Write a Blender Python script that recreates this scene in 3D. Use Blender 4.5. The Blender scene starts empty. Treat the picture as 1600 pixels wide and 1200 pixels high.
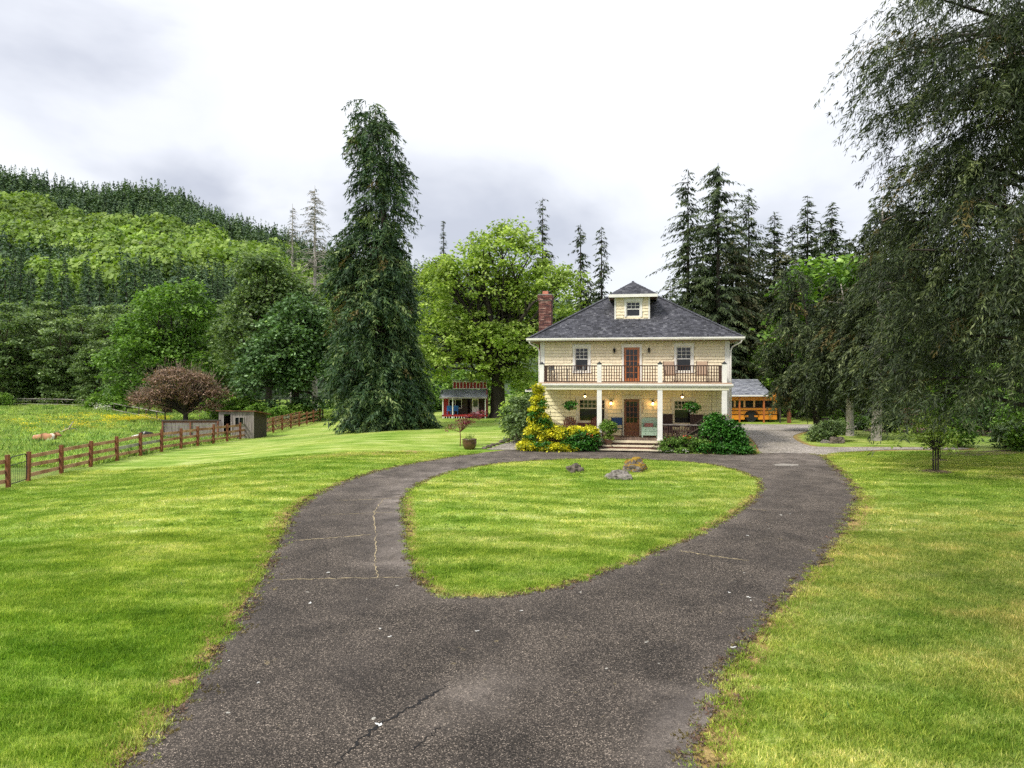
import bpy, math, random
import numpy as np
from mathutils import Vector, Matrix
from mathutils.geometry import delaunay_2d_cdt

random.seed(7)
rng = np.random.default_rng(11)
sc = bpy.context.scene
col = sc.collection
R = math.radians

# ------------------------------------------------------------------ camera
CZ = 4.0
F = 1066.7
cam_d = bpy.data.cameras.new('camera')
cam_d.sensor_width = 36.0
cam_d.lens = 24.0
cam_d.shift_y = -20.0 / 1600.0
cam_d.clip_start = 0.2
cam_d.clip_end = 4000
cam = bpy.data.objects.new('camera', cam_d)
col.objects.link(cam)
cam.location = (0, 0, CZ)
cam.rotation_euler = (R(90), 0, 0)
sc.camera = cam

# ------------------------------------------------------------------ light
SUN_EL, SUN_AZ = 48.0, -128.0      # azimuth measured from +Y towards +X (the sun stands behind the camera, to the left)
sv = Vector((math.sin(R(SUN_AZ)) * math.cos(R(SUN_EL)), math.cos(R(SUN_AZ)) * math.cos(R(SUN_EL)), math.sin(R(SUN_EL))))
sun_d = bpy.data.lights.new('sun', 'SUN')
sun_d.energy = 1.5
sun_d.angle = R(10)
sun_d.color = (1.0, 0.95, 0.86)
sun = bpy.data.objects.new('sun', sun_d)
col.objects.link(sun)
sun.location = (-20, -20, 40)
sun.rotation_euler = sv.to_track_quat('Z', 'Y').to_euler()

world = bpy.data.worlds.new('World')
sc.world = world
world.use_nodes = True
wn, wl = world.node_tree.nodes, world.node_tree.links
wn.clear()
wo = wn.new('ShaderNodeOutputWorld')
bg1 = wn.new('ShaderNodeBackground'); bg2 = wn.new('ShaderNodeBackground')
add = wn.new('ShaderNodeAddShader')
sky = wn.new('ShaderNodeTexSky'); sky.sky_type = 'NISHITA'; sky.sun_disc = False
sky.sun_elevation = R(SUN_EL); sky.sun_rotation = R(SUN_AZ)
bg1.inputs[1].default_value = 0.008
wl.new(sky.outputs[0], bg1.inputs[0])
tc = wn.new('ShaderNodeTexCoord')
mp = wn.new('ShaderNodeMapping'); mp.inputs['Scale'].default_value = (1.0, 1.0, 2.0); mp.inputs['Location'].default_value = (3.9, 0.3, 0.75)
n1 = wn.new('ShaderNodeTexNoise'); n1.inputs['Scale'].default_value = 2.1; n1.inputs['Detail'].default_value = 6; n1.inputs['Roughness'].default_value = 0.48; n1.inputs['Distortion'].default_value = 0.25
cr = wn.new('ShaderNodeValToRGB')
cr.color_ramp.elements[0].position = 0.34; cr.color_ramp.elements[0].color = (0.50, 0.52, 0.59, 1)
cr.color_ramp.elements[1].position = 0.60; cr.color_ramp.elements[1].color = (0.87, 0.88, 0.90, 1)
e = cr.color_ramp.elements.new(0.47); e.color = (0.76, 0.775, 0.82, 1)
wl.new(tc.outputs['Generated'], mp.inputs[0]); wl.new(mp.outputs[0], n1.inputs[0]); wl.new(n1.outputs[0], cr.inputs[0])
wl.new(cr.outputs[0], bg2.inputs[0])
sx = wn.new('ShaderNodeSeparateXYZ'); wl.new(tc.outputs['Generated'], sx.inputs[0])
mr = wn.new('ShaderNodeMapRange'); mr.inputs[1].default_value = 0.0; mr.inputs[2].default_value = 1.0; mr.inputs[3].default_value = 0.45; mr.inputs[4].default_value = 0.60
wl.new(sx.outputs[2], mr.inputs[0]); wl.new(mr.outputs[0], bg2.inputs[1])
wl.new(bg1.outputs[0], add.inputs[0]); wl.new(bg2.outputs[0], add.inputs[1]); wl.new(add.outputs[0], wo.inputs[0])

sc.view_settings.view_transform = 'Standard'
sc.view_settings.look = 'None'
sc.view_settings.gamma = 1
sc.view_settings.exposure = 1.28
sc.view_settings.use_curve_mapping = False
sc.render.engine = 'CYCLES'
sc.cycles.use_denoising = False
sc.cycles.max_bounces = 6
sc.cycles.diffuse_bounces = 3
sc.cycles.transmission_bounces = 4
sc.cycles.transparent_max_bounces = 4
sc.cycles.use_adaptive_sampling = True
sc.cycles.adaptive_threshold = 0.02

# ------------------------------------------------------------------ terrain
def sst(t):
    t = np.clip(t, 0, 1)
    return t * t * (3 - 2 * t)
SIL_X = np.array([-700, -300, 0, 100, 200, 300, 400, 440, 540, 680, 900, 1000, 1100, 1200, 1600, 2300])
SIL_Y = np.array([180, 205, 243, 270, 283, 302, 336, 348, 384, 405, 445, 462, 458, 448, 400, 350])
def hgt(x, y):
    x = np.asarray(x, float); y = np.asarray(y, float)
    h = -0.95 * sst((-x - 7) / 14) - 0.55 * sst((y - 38) / 22)
    yy = np.maximum(y, 60)
    px = np.clip(800 + F * x / yy, -700, 2300)
    ridge = 4 + (580 - np.interp(px, SIL_X, SIL_Y)) / F * 700 - 22
    g = np.clip((y - 140) / 560, 0, 1) ** 1.5
    bump = 1 + 0.035 * np.sin(x * 0.021 + y * 0.013) + 0.03 * np.sin(x * 0.05 - y * 0.017)
    return h + ridge * g * bump * (1 - 0.3 * np.clip((y - 720) / 200, 0, 1))
def H1(x, y):
    return float(hgt(x, y))
def gp(px, py):
    """the point of the ground seen at a pixel of the photograph"""
    dx, dz = (px - 800) / F, (580 - py) / F
    t = 3.0
    prev = t
    while t < 900:
        if CZ + t * dz < H1(t * dx, t):
            lo, hi = prev, t
            for _ in range(30):
                m = (lo + hi) / 2
                if CZ + m * dz < H1(m * dx, m): hi = m
                else: lo = m
            return Vector((hi * dx, hi, H1(hi * dx, hi)))
        prev = t; t += 0.5
    return Vector((900 * dx, 900, 0))
def at(px, Y):
    x = (px - 800) / F * Y
    return Vector((x, Y, H1(x, Y)))
def zat(py, Y):
    return CZ + (580 - py) / F * Y

# ------------------------------------------------------------------ materials
def new_mat(name):
    m = bpy.data.materials.new(name); m.use_nodes = True
    nt = m.node_tree; nt.nodes.clear()
    out = nt.nodes.new('ShaderNodeOutputMaterial')
    return m, nt, out
def ND(nt, t, **kw):
    n = nt.nodes.new(t)
    for k, v in kw.items():
        if k in n.inputs: n.inputs[k].default_value = v
        else: setattr(n, k, v)
    return n
def ramp(nt, src, stops):
    r = nt.nodes.new('ShaderNodeValToRGB')
    el = r.color_ramp.elements
    while len(el) < len(stops): el.new(0.5)
    for e_, (p, c) in zip(el, stops):
        e_.position = p; e_.color = tuple(c) + (1,) if len(c) == 3 else c
    nt.links.new(src, r.inputs[0])
    return r.outputs[0]
def mixc(nt, f, a, b, blend='MIX'):
    m = nt.nodes.new('ShaderNodeMix'); m.data_type = 'RGBA'; m.blend_type = blend
    for s, i in ((f, 0), (a, 6), (b, 7)):
        if hasattr(s, 'links'): nt.links.new(s, m.inputs[i])
        elif isinstance(s, (int, float)): m.inputs[i].default_value = s if i == 0 else (s, s, s, 1)
        else: m.inputs[i].default_value = tuple(s) + (1,)
    return m.outputs[2]
def coords(nt, kind='Object', scale=(1, 1, 1)):
    if kind == 'World':
        g = nt.nodes.new('ShaderNodeNewGeometry'); src = g.outputs['Position']
    else:
        g = nt.nodes.new('ShaderNodeTexCoord'); src = g.outputs[kind]
    m = nt.nodes.new('ShaderNodeMapping'); m.inputs['Scale'].default_value = scale
    nt.links.new(src, m.inputs[0])
    return m.outputs[0]
def noise(nt, vec, scale, detail=4, rough=0.55, dist=0.0):
    n = ND(nt, 'ShaderNodeTexNoise', Scale=scale, Detail=detail, Roughness=rough, Distortion=dist)
    nt.links.new(vec, n.inputs['Vector'])
    return n.outputs['Fac']
def bump(nt, h, strength, dist=0.02):
    b = ND(nt, 'ShaderNodeBump', Strength=strength, Distance=dist)
    nt.links.new(h, b.inputs['Height'])
    return b.outputs[0]
def simple(name, c, rough=0.7, vary=0.18, nscale=6, metal=0.0, bumps=0.15, c2=None, space='Object', stretch=(1, 1, 1), tint=False, coat=0, spec=0.5):
    m, nt, out = new_mat(name)
    p = ND(nt, 'ShaderNodeBsdfPrincipled', Roughness=rough, Metallic=metal)
    p.inputs['Specular IOR Level'].default_value = spec
    if coat: p.inputs['Coat Weight'].default_value = coat
    v = coords(nt, space, stretch)
    n = noise(nt, v, nscale, 5, 0.6)
    c2 = c2 or tuple(x * (1 - vary * 1.6) for x in c)
    hi = tuple(min(1, x * (1 + vary * 0.5)) for x in c)
    cc = ramp(nt, n, [(0.3, c2), (0.55, c), (0.75, hi)])
    if tint:
        a = ND(nt, 'ShaderNodeAttribute', attribute_name='tint')
        t = ramp(nt, a.outputs['Fac'], [(0, (1 - tint,) * 3), (1, (1 + tint * 0.3,) * 3)])
        cc = mixc(nt, 1.0, cc, t, 'MULTIPLY')
    nt.links.new(cc, p.inputs['Base Color'])
    if bumps:
        n2 = noise(nt, v, nscale * 6, 3, 0.6)
        nt.links.new(bump(nt, n2, bumps), p.inputs['Normal'])
    nt.links.new(p.outputs[0], out.inputs[0])
    return m
def leafmat(name, cols, trans=0.3, rough=0.55, nscale=0.5, spread=0.35, gain=1.3):
    """foliage: colour of each leaf by its own tint, drift across the crown, some light passing through"""
    m, nt, out = new_mat(name)
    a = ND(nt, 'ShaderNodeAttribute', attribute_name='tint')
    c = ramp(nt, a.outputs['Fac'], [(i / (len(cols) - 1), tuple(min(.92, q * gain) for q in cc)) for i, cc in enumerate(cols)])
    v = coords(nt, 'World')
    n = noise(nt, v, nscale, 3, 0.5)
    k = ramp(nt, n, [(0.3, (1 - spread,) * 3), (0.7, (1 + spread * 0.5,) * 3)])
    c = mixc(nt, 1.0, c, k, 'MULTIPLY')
    p = ND(nt, 'ShaderNodeBsdfPrincipled', Roughness=rough)
    p.inputs['Specular IOR Level'].default_value = 0.35
    nt.links.new(c, p.inputs['Base Color'])
    t = ND(nt, 'ShaderNodeBsdfTranslucent')
    c3 = mixc(nt, 1.0, c, (1.5, 1.6, 0.7), 'MULTIPLY')
    nt.links.new(c3, t.inputs[0])
    mx = ND(nt, 'ShaderNodeMixShader'); mx.inputs[0].default_value = trans
    nt.links.new(p.outputs[0], mx.inputs[1]); nt.links.new(t.outputs[0], mx.inputs[2])
    nt.links.new(mx.outputs[0], out.inputs[0])
    return m

# colour of mown grass, shared by the ground sheet and the blades so that they agree
def grass_color(nt, dry=True):
    v = coords(nt, 'World')
    vs = coords(nt, 'World', (0.35, 1.0, 1.0))
    big = noise(nt, v, 0.16, 3, 0.5)
    mid = noise(nt, vs, 1.3, 7, 0.72, 0.2)
    c = ramp(nt, mid, [(0.30, (0.15, 0.26, 0.022)), (0.45, (0.29, 0.41, 0.055)), (0.56, (0.44, 0.53, 0.13)), (0.70, (0.60, 0.62, 0.28))])
    c2 = ramp(nt, big, [(0.38, (0.70, 0.84, 0.62)), (0.62, (1.18, 1.10, 1.25))])
    c = mixc(nt, 1.0, c, c2, 'MULTIPLY')
    # mowing passes
    wv_ = ND(nt, 'ShaderNodeTexWave', Scale=0.42, Distortion=2.2, Detail=2.0); wv_.inputs['Detail Scale'].default_value = 0.5; wv_.bands_direction = 'DIAGONAL'
    nt.links.new(coords(nt, 'World', (0.35, 1.0, 0.0)), wv_.inputs['Vector'])
    c = mixc(nt, 1.0, c, ramp(nt, wv_.outputs['Fac'], [(0.2, (0.84, 0.88, 0.78)), (0.8, (1.06, 1.04, 1.1))]), 'MULTIPLY')
    # deeper green on the near left, with vignette darkening painted into the colour
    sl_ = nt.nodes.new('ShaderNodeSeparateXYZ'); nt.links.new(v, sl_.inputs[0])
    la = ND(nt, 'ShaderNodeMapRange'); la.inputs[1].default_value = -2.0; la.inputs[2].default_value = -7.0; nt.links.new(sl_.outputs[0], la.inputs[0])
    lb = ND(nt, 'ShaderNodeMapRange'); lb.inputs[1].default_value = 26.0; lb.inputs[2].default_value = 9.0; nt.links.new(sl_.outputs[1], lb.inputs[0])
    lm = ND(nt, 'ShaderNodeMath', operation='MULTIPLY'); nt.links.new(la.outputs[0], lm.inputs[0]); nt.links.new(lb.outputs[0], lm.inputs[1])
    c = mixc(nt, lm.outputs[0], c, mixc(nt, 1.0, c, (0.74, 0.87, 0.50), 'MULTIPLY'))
    # right-hand side greyer and more olive, wear with a shape of its own
    sx_ = nt.nodes.new('ShaderNodeSeparateXYZ'); nt.links.new(v, sx_.inputs[0])
    mr_ = ND(nt, 'ShaderNodeMapRange'); mr_.inputs[1].default_value = 2; mr_.inputs[2].default_value = 9
    nt.links.new(sx_.outputs[0], mr_.inputs[0])
    n3 = noise(nt, v, 0.5, 4, 0.6)
    ol = ramp(nt, n3, [(0.35, (0.07, 0.13, 0.018)), (0.5, (0.20, 0.25, 0.06)), (0.64, (0.42, 0.36, 0.13))])
    mry = ND(nt, 'ShaderNodeMapRange'); mry.inputs[1].default_value = 12; mry.inputs[2].default_value = 24; mry.inputs[3].default_value = 0.8; mry.inputs[4].default_value = 0.1
    nt.links.new(sx_.outputs[1], mry.inputs[0])
    mm = ND(nt, 'ShaderNodeMath', operation='MULTIPLY')
    nt.links.new(mr_.outputs[0], mm.inputs[0]); nt.links.new(mry.outputs[0], mm.inputs[1])
    c = mixc(nt, mm.outputs[0], c, ol)
    return c, v, sx_
def lawn_material(name, attr=True):
    m, nt, out = new_mat(name)
    c, v, _ = grass_color(nt)
    if attr:
        a = ND(nt, 'ShaderNodeAttribute', attribute_name='dry')
        n = noise(nt, v, 3.2, 5, 0.7)
        s = ND(nt, 'ShaderNodeMath', operation='ADD'); nt.links.new(a.outputs['Fac'], s.inputs[0]); nt.links.new(n, s.inputs[1])
        k = ramp(nt, s.outputs[0], [(0.80, (0, 0, 0)), (1.0, (1, 1, 1))])
        tan = ramp(nt, noise(nt, v, 9, 4, 0.7), [(0.35, (0.22, 0.15, 0.05)), (0.6, (0.46, 0.33, 0.13)), (0.75, (0.55, 0.40, 0.20))])
        c = mixc(nt, k, c, tan)
    fine = noise(nt, v, 26, 4, 0.75)
    f = ramp(nt, fine, [(0.3, (0.50,) * 3), (0.65, (1.22,) * 3)])
    c = mixc(nt, 1.0, c, f, 'MULTIPLY')
    p = ND(nt, 'ShaderNodeBsdfPrincipled', Roughness=0.8)
    p.inputs['Specular IOR Level'].default_value = 0.15
    nt.links.new(c, p.inputs['Base Color'])
    nt.links.new(bump(nt, noise(nt, v, 14, 5, 0.8), 0.7, 0.05), p.inputs['Normal'])
    nt.links.new(p.outputs[0], out.inputs[0])
    return m
def blade_material(name):
    m, nt, out = new_mat(name)
    c, v, _ = grass_color(nt)
    oi = nt.nodes.new('ShaderNodeObjectInfo')
    r = ramp(nt, oi.outputs['Random'], [(0, (0.86, 0.92, 0.8)), (0.6, (1.14, 1.12, 1.05)), (1, (1.38, 1.25, 1.2))])
    c = mixc(nt, 1.0, c, r, 'MULTIPLY')
    a = ND(nt, 'ShaderNodeAttribute', attribute_name='tint')
    r2 = ramp(nt, a.outputs['Fac'], [(0, (0.55, 0.66, 0.45)), (0.75, (1.2, 1.15, 1.0)), (1, (2.0, 1.6, 2.4))])
    c = mixc(nt, 1.0, c, r2, 'MULTIPLY')
    p = ND(nt, 'ShaderNodeBsdfPrincipled', Roughness=0.6); nt.links.new(c, p.inputs['Base Color'])
    p.inputs['Specular IOR Level'].default_value = 0.25
    t = ND(nt, 'ShaderNodeBsdfTranslucent'); nt.links.new(c, t.inputs[0])
    mx = ND(nt, 'ShaderNodeMixShader'); mx.inputs[0].default_value = 0.35
    nt.links.new(p.outputs[0], mx.inputs[1]); nt.links.new(t.outputs[0], mx.inputs[2])
    nt.links.new(mx.outputs[0], out.inputs[0])
    return m
def asphalt_material():
    m, nt, out = new_mat('asphalt')
    v = coords(nt, 'World')
    vo = ND(nt, 'ShaderNodeTexVoronoi', Scale=85.0); nt.links.new(v, vo.inputs['Vector'])
    sep = nt.nodes.new('ShaderNodeSeparateColor'); nt.links.new(vo.outputs['Color'], sep.inputs[0])
    st = ramp(nt, sep.outputs[0], [(0.0, (0.010, 0.008, 0.006)), (0.42, (0.042, 0.035, 0.028)), (0.74, (0.098, 0.083, 0.067)), (0.90, (0.18, 0.152, 0.125)), (1.0, (0.48, 0.41, 0.33))])
    patch = noise(nt, v, 0.33, 5, 0.6, 0.8)
    dust = ramp(nt, patch, [(0.40, (0, 0, 0)), (0.72, (1, 1, 1))])
    c = mixc(nt, 0.0, st, (0.2, 0.18, 0.16))
    a = ND(nt, 'ShaderNodeAttribute', attribute_name='dry')
    n = noise(nt, v, 1.6, 5, 0.7)
    s = ND(nt, 'ShaderNodeMath', operation='MULTIPLY'); nt.links.new(a.outputs['Fac'], s.inputs[0])
    k0 = ramp(nt, n, [(0.3, (0.2,) * 3), (0.7, (1.5,) * 3)]); nt.links.new(k0, s.inputs[1])
    c = mixc(nt, s.outputs[0], c, ramp(nt, noise(nt, v, 40, 3, 0.8), [(0.35, (0.12, 0.105, 0.095)), (0.65, (0.34, 0.30, 0.26))]))
    # pale dusting and tan moss flecks
    d2 = ND(nt, 'ShaderNodeMath', operation='MULTIPLY'); nt.links.new(dust, d2.inputs[0]); d2.inputs[1].default_value = 0.35
    c = mixc(nt, d2.outputs[0], c, (0.085, 0.073, 0.065))
    blot = ramp(nt, noise(nt, v, 0.8, 6, 0.7, 0.6), [(0.36, (0.62, 0.60, 0.60)), (0.62, (1.18, 1.14, 1.12))])
    c = mixc(nt, 1.0, c, blot, 'MULTIPLY')
    fl = ramp(nt, noise(nt, v, 3.1, 6, 0.75, 0.4), [(0.655, (0, 0, 0)), (0.70, (0.6, 0.6, 0.6))])
    c = mixc(nt, fl, c, (0.33, 0.26, 0.13))
    sp = ramp(nt, noise(nt, v, 5.3, 2, 0.5), [(0.75, (0, 0, 0)), (0.77, (0.8, 0.8, 0.8))])
    c = mixc(nt, sp, c, (0.52, 0.5, 0.44))
    p = ND(nt, 'ShaderNodeBsdfPrincipled', Roughness=0.82)
    p.inputs['Specular IOR Level'].default_value = 0.3
    nt.links.new(c, p.inputs['Base Color'])
    nt.links.new(bump(nt, vo.outputs['Distance'], 0.9, 0.012), p.inputs['Normal'])
    nt.links.new(p.outputs[0], out.inputs[0])
    return m
def gravel_material(name, cols, scale=30):
    m, nt, out = new_mat(name)
    v = coords(nt, 'World')
    vo = ND(nt, 'ShaderNodeTexVoronoi', Scale=scale); nt.links.new(v, vo.inputs['Vector'])
    sep = nt.nodes.new('ShaderNodeSeparateColor'); nt.links.new(vo.outputs['Color'], sep.inputs[0])
    c = ramp(nt, sep.outputs[0], [(i / (len(cols) - 1), cc) for i, cc in enumerate(cols)])
    k = ramp(nt, noise(nt, v, 0.5, 5, 0.65), [(0.35, (0.72, 0.70, 0.62)), (0.65, (1.15, 1.12, 1.08))])
    c = mixc(nt, 1.0, c, k, 'MULTIPLY')
    p = ND(nt, 'ShaderNodeBsdfPrincipled', Roughness=0.9); nt.links.new(c, p.inputs['Base Color'])
    nt.links.new(bump(nt, vo.outputs['Distance'], 0.8, 0.03), p.inputs['Normal'])
    nt.links.new(p.outputs[0], out.inputs[0])
    return m
def pasture_material():
    m, nt, out = new_mat('pasture_grass')
    v = coords(nt, 'World'); vs = coords(nt, 'World', (0.4, 1, 1))
    c = ramp(nt, noise(nt, vs, 0.45, 6, 0.7, 0.5), [(0.3, (0.07, 0.14, 0.02)), (0.45, (0.17, 0.28, 0.035)), (0.56, (0.27, 0.38, 0.06)), (0.72, (0.36, 0.40, 0.10))])
    y = ramp(nt, noise(nt, vs, 0.16, 3, 0.6), [(0.55, (0, 0, 0)), (0.68, (1, 1, 1))])
    y2 = ramp(nt, noise(nt, v, 3.0, 5, 0.8), [(0.45, (0, 0, 0)), (0.6, (0.75, 0.75, 0.75))])
    c = mixc(nt, mixc(nt, 1.0, y, y2, 'MULTIPLY'), c, (0.62, 0.52, 0.02))
    p = ND(nt, 'ShaderNodeBsdfPrincipled', Roughness=0.9); nt.links.new(c, p.inputs['Base Color'])
    nt.links.new(bump(nt, noise(nt, v, 4, 6, 0.8), 0.9, 0.3), p.inputs['Normal'])
    nt.links.new(p.outputs[0], out.inputs[0])
    return m
def brick_like(name, cols, nscale=3):
    m, nt, out = new_mat(name)
    a = ND(nt, 'ShaderNodeAttribute', attribute_name='tint')
    c = ramp(nt, a.outputs['Fac'], [(i / (len(cols) - 1), cc) for i, cc in enumerate(cols)])
    v = coords(nt, 'Object')
    k = ramp(nt, noise(nt, v, nscale, 4, 0.6), [(0.32, (0.7,) * 3), (0.7, (1.15,) * 3)])
    c = mixc(nt, 1.0, c, k, 'MULTIPLY')
    p = ND(nt, 'ShaderNodeBsdfPrincipled', Roughness=0.85); nt.links.new(c, p.inputs['Base Color'])
    nt.links.new(bump(nt, noise(nt, v, 60, 3, 0.7), 0.3), p.inputs['Normal'])
    nt.links.new(p.outputs[0], out.inputs[0])
    return m
def emis(name, c, s):
    m, nt, out = new_mat(name)
    em = ND(nt, 'ShaderNodeEmission', Strength=s); em.inputs[0].default_value = tuple(c) + (1,)
    nt.links.new(em.outputs[0], out.inputs[0])
    return m

M = {}
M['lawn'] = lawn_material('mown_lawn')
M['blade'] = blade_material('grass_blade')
M['pasture'] = pasture_material()
M['forest_floor'] = simple('forest_floor', (0.035, 0.065, 0.015), 0.95, 0.4, 0.06, space='World', bumps=0)
M['asphalt'] = asphalt_material()
M['gravel'] = gravel_material('pale_gravel', [(0.13, 0.12, 0.11), (0.30, 0.28, 0.26), (0.42, 0.38, 0.36), (0.60, 0.56, 0.52)], 22)
M['mulch'] = gravel_material('bark_mulch', [(0.06, 0.035, 0.025), (0.13, 0.08, 0.06), (0.24, 0.16, 0.12)], 16)
M['white'] = simple('white_trim_paint', (0.82, 0.80, 0.75), 0.5, 0.10, 1.6, bumps=0.04)
M['cream'] = simple('cream_trim_paint', (0.72, 0.69, 0.52), 0.55, 0.06, 3, bumps=0.04)
M['shingle_up'] = simple('cream_cedar_shingle', (0.92, 0.80, 0.58), 0.8, 0.05, 2.5, tint=0.09, bumps=0.2)
M['shingle_gap'] = simple('darker_shingle_backing', (0.66, 0.56, 0.40), 0.9, 0.1, 3, bumps=0)  # underlay of a darker colour than the shingles, so the joints show
M['shingle_low'] = simple('pale_yellow_shingle', (0.90, 0.83, 0.52), 0.8, 0.05, 2.5, tint=0.07, bumps=0.2)
M['roof'] = brick_like('slate_grey_roof_shingle', [(0.035, 0.036, 0.046), (0.062, 0.063, 0.078), (0.095, 0.096, 0.115), (0.16, 0.16, 0.18)], 0.6)
M['shed_roof'] = brick_like('light_grey_roof_shingle', [(0.16, 0.17, 0.20), (0.27, 0.28, 0.32), (0.42, 0.43, 0.47)], 2)
M['brick'] = brick_like('chimney_brick', [(0.07, 0.03, 0.03), (0.17, 0.06, 0.05), (0.24, 0.09, 0.075), (0.42, 0.26, 0.22)], 2.5)
M['mortar'] = simple('mortar', (0.28, 0.25, 0.23), 0.9, 0.2, 20)
M['terracotta'] = simple('terracotta', (0.55, 0.20, 0.13), 0.7, 0.15, 8)
M['glass'] = simple('dark_window_glass', (0.012, 0.014, 0.016), 0.06, 0.3, 2, bumps=0, spec=0.6)
M['door_orange'] = simple('orange_stained_wood', (0.46, 0.14, 0.035), 0.4, 0.3, 4, stretch=(6, 6, 0.6), coat=0.3)
M['door_brown'] = simple('brown_stained_wood', (0.26, 0.085, 0.022), 0.4, 0.35, 4, stretch=(6, 6, 0.6), coat=0.3)
M['rail_brown'] = simple('dark_brown_rail_wood', (0.055, 0.022, 0.015), 0.6, 0.3, 5)
M['deck'] = simple('weathered_deck_board', (0.20, 0.14, 0.11), 0.75, 0.3, 5, stretch=(4, 0.6, 1), tint=0.3)
M['tan_deck'] = simple('tan_balcony_floor', (0.45, 0.30, 0.20), 0.8, 0.1, 3)
M['soffit'] = simple('brown_soffit_wood', (0.16, 0.085, 0.04), 0.7, 0.2, 5)
M['step_tread'] = simple('cream_step_tread', (0.66, 0.58, 0.42), 0.7, 0.15, 4, bumps=0.1)
M['step_riser'] = simple('brown_step_riser', (0.16, 0.07, 0.05), 0.7, 0.2, 4)
M['black_metal'] = simple('black_metal', (0.015, 0.015, 0.016), 0.45, 0.2, 8, spec=0.5, bumps=0)
M['grey_metal'] = simple('grey_painted_metal', (0.16, 0.18, 0.19), 0.45, 0.15, 8, metal=0.2, bumps=0)
M['fence_post'] = simple('red_brown_fence_post', (0.22, 0.075, 0.028), 0.8, 0.4, 3, stretch=(3, 3, 0.7), c2=(0.06, 0.022, 0.012))
M['fence_rail'] = simple('faded_red_fence_rail', (0.46, 0.26, 0.16), 0.85, 0.3, 1.4, c2=(0.20, 0.07, 0.03), stretch=(1, 1, 1), space='World')
M['fence_grey'] = simple('bare_grey_fence_rail', (0.36, 0.33, 0.30), 0.85, 0.3, 1.4, c2=(0.18, 0.15, 0.13), space='World')
M['dark_wood'] = simple('dark_weathered_wood', (0.06, 0.045, 0.035), 0.85, 0.4, 5)
M['grey_wood'] = simple('silver_grey_boards', (0.25, 0.22, 0.20), 0.85, 0.35, 2.5, stretch=(3, 3, 0.5), c2=(0.11, 0.09, 0.08))
M['rust'] = simple('rusty_sheet', (0.22, 0.09, 0.05), 0.8, 0.5, 2)
M['red'] = simple('barn_red_board', (0.36, 0.02, 0.018), 0.6, 0.2, 4)
M['blue'] = simple('sky_blue_canvas', (0.03, 0.17, 0.45), 0.6, 0.15, 4)
M['navy'] = simple('navy_canvas', (0.012, 0.05, 0.15), 0.6, 0.15, 4)
M['adiron'] = simple('reddish_brown_chair_paint', (0.16, 0.045, 0.03), 0.6, 0.2, 6)
M['wicker'] = simple('dark_brown_wicker', (0.05, 0.026, 0.02), 0.7, 0.3, 30)
M['sling'] = simple('tan_sling_fabric', (0.42, 0.29, 0.20), 0.8, 0.1, 10)
M['mint'] = simple('mint_green_paint', (0.46, 0.62, 0.46), 0.55, 0.1, 6)
M['pinkcloth'] = simple('dusty_pink_cushion', (0.42, 0.17, 0.15), 0.9, 0.3, 12)
M['bus'] = simple('school_bus_orange', (0.92, 0.33, 0.025), 0.4, 0.08, 2, bumps=0, coat=0.2)
M['bus_cream'] = simple('pale_orange_window_surround', (0.80, 0.42, 0.16), 0.5, 0.08, 2, bumps=0)
M['bus_dark'] = simple('dark_brown_bus_rail', (0.05, 0.018, 0.01), 0.5, 0.2, 2, bumps=0)
M['rubber'] = simple('tyre_rubber', (0.02, 0.02, 0.022), 0.8, 0.2, 8)
M['pot'] = simple('brown_glazed_pot', (0.11, 0.05, 0.03), 0.35, 0.35, 5, coat=0.4)
M['soil'] = simple('potting_soil', (0.03, 0.02, 0.015), 0.95, 0.3, 20)
M['rock'] = simple('grey_boulder', (0.15, 0.122, 0.095), 0.9, 0.4, 5, c2=(0.024, 0.018, 0.012), bumps=0.9)
M['rock_pale'] = simple('pale_boulder', (0.25, 0.225, 0.20), 0.9, 0.3, 5, c2=(0.038, 0.030, 0.024), bumps=0.9)
M['bark'] = simple('grey_brown_bark', (0.10, 0.075, 0.055), 0.95, 0.4, 3, stretch=(4, 4, 0.6), bumps=0.8)
M['bark_red'] = simple('reddish_cedar_bark', (0.19, 0.085, 0.05), 0.95, 0.4, 3, stretch=(4, 4, 0.5), bumps=0.8)
M['bark_dark'] = simple('dark_bark', (0.045, 0.036, 0.028), 0.95, 0.4, 3, stretch=(4, 4, 0.6), bumps=0.8)
M['twig'] = simple('pale_bare_twig', (0.30, 0.22, 0.17), 0.9, 0.3, 4, bumps=0)
M['snag'] = simple('silver_dead_wood', (0.42, 0.38, 0.34), 0.9, 0.3, 3, bumps=0)
M['aqua'] = simple('teal_trampoline_pad', (0.18, 0.42, 0.42), 0.6, 0.1, 4)

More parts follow.
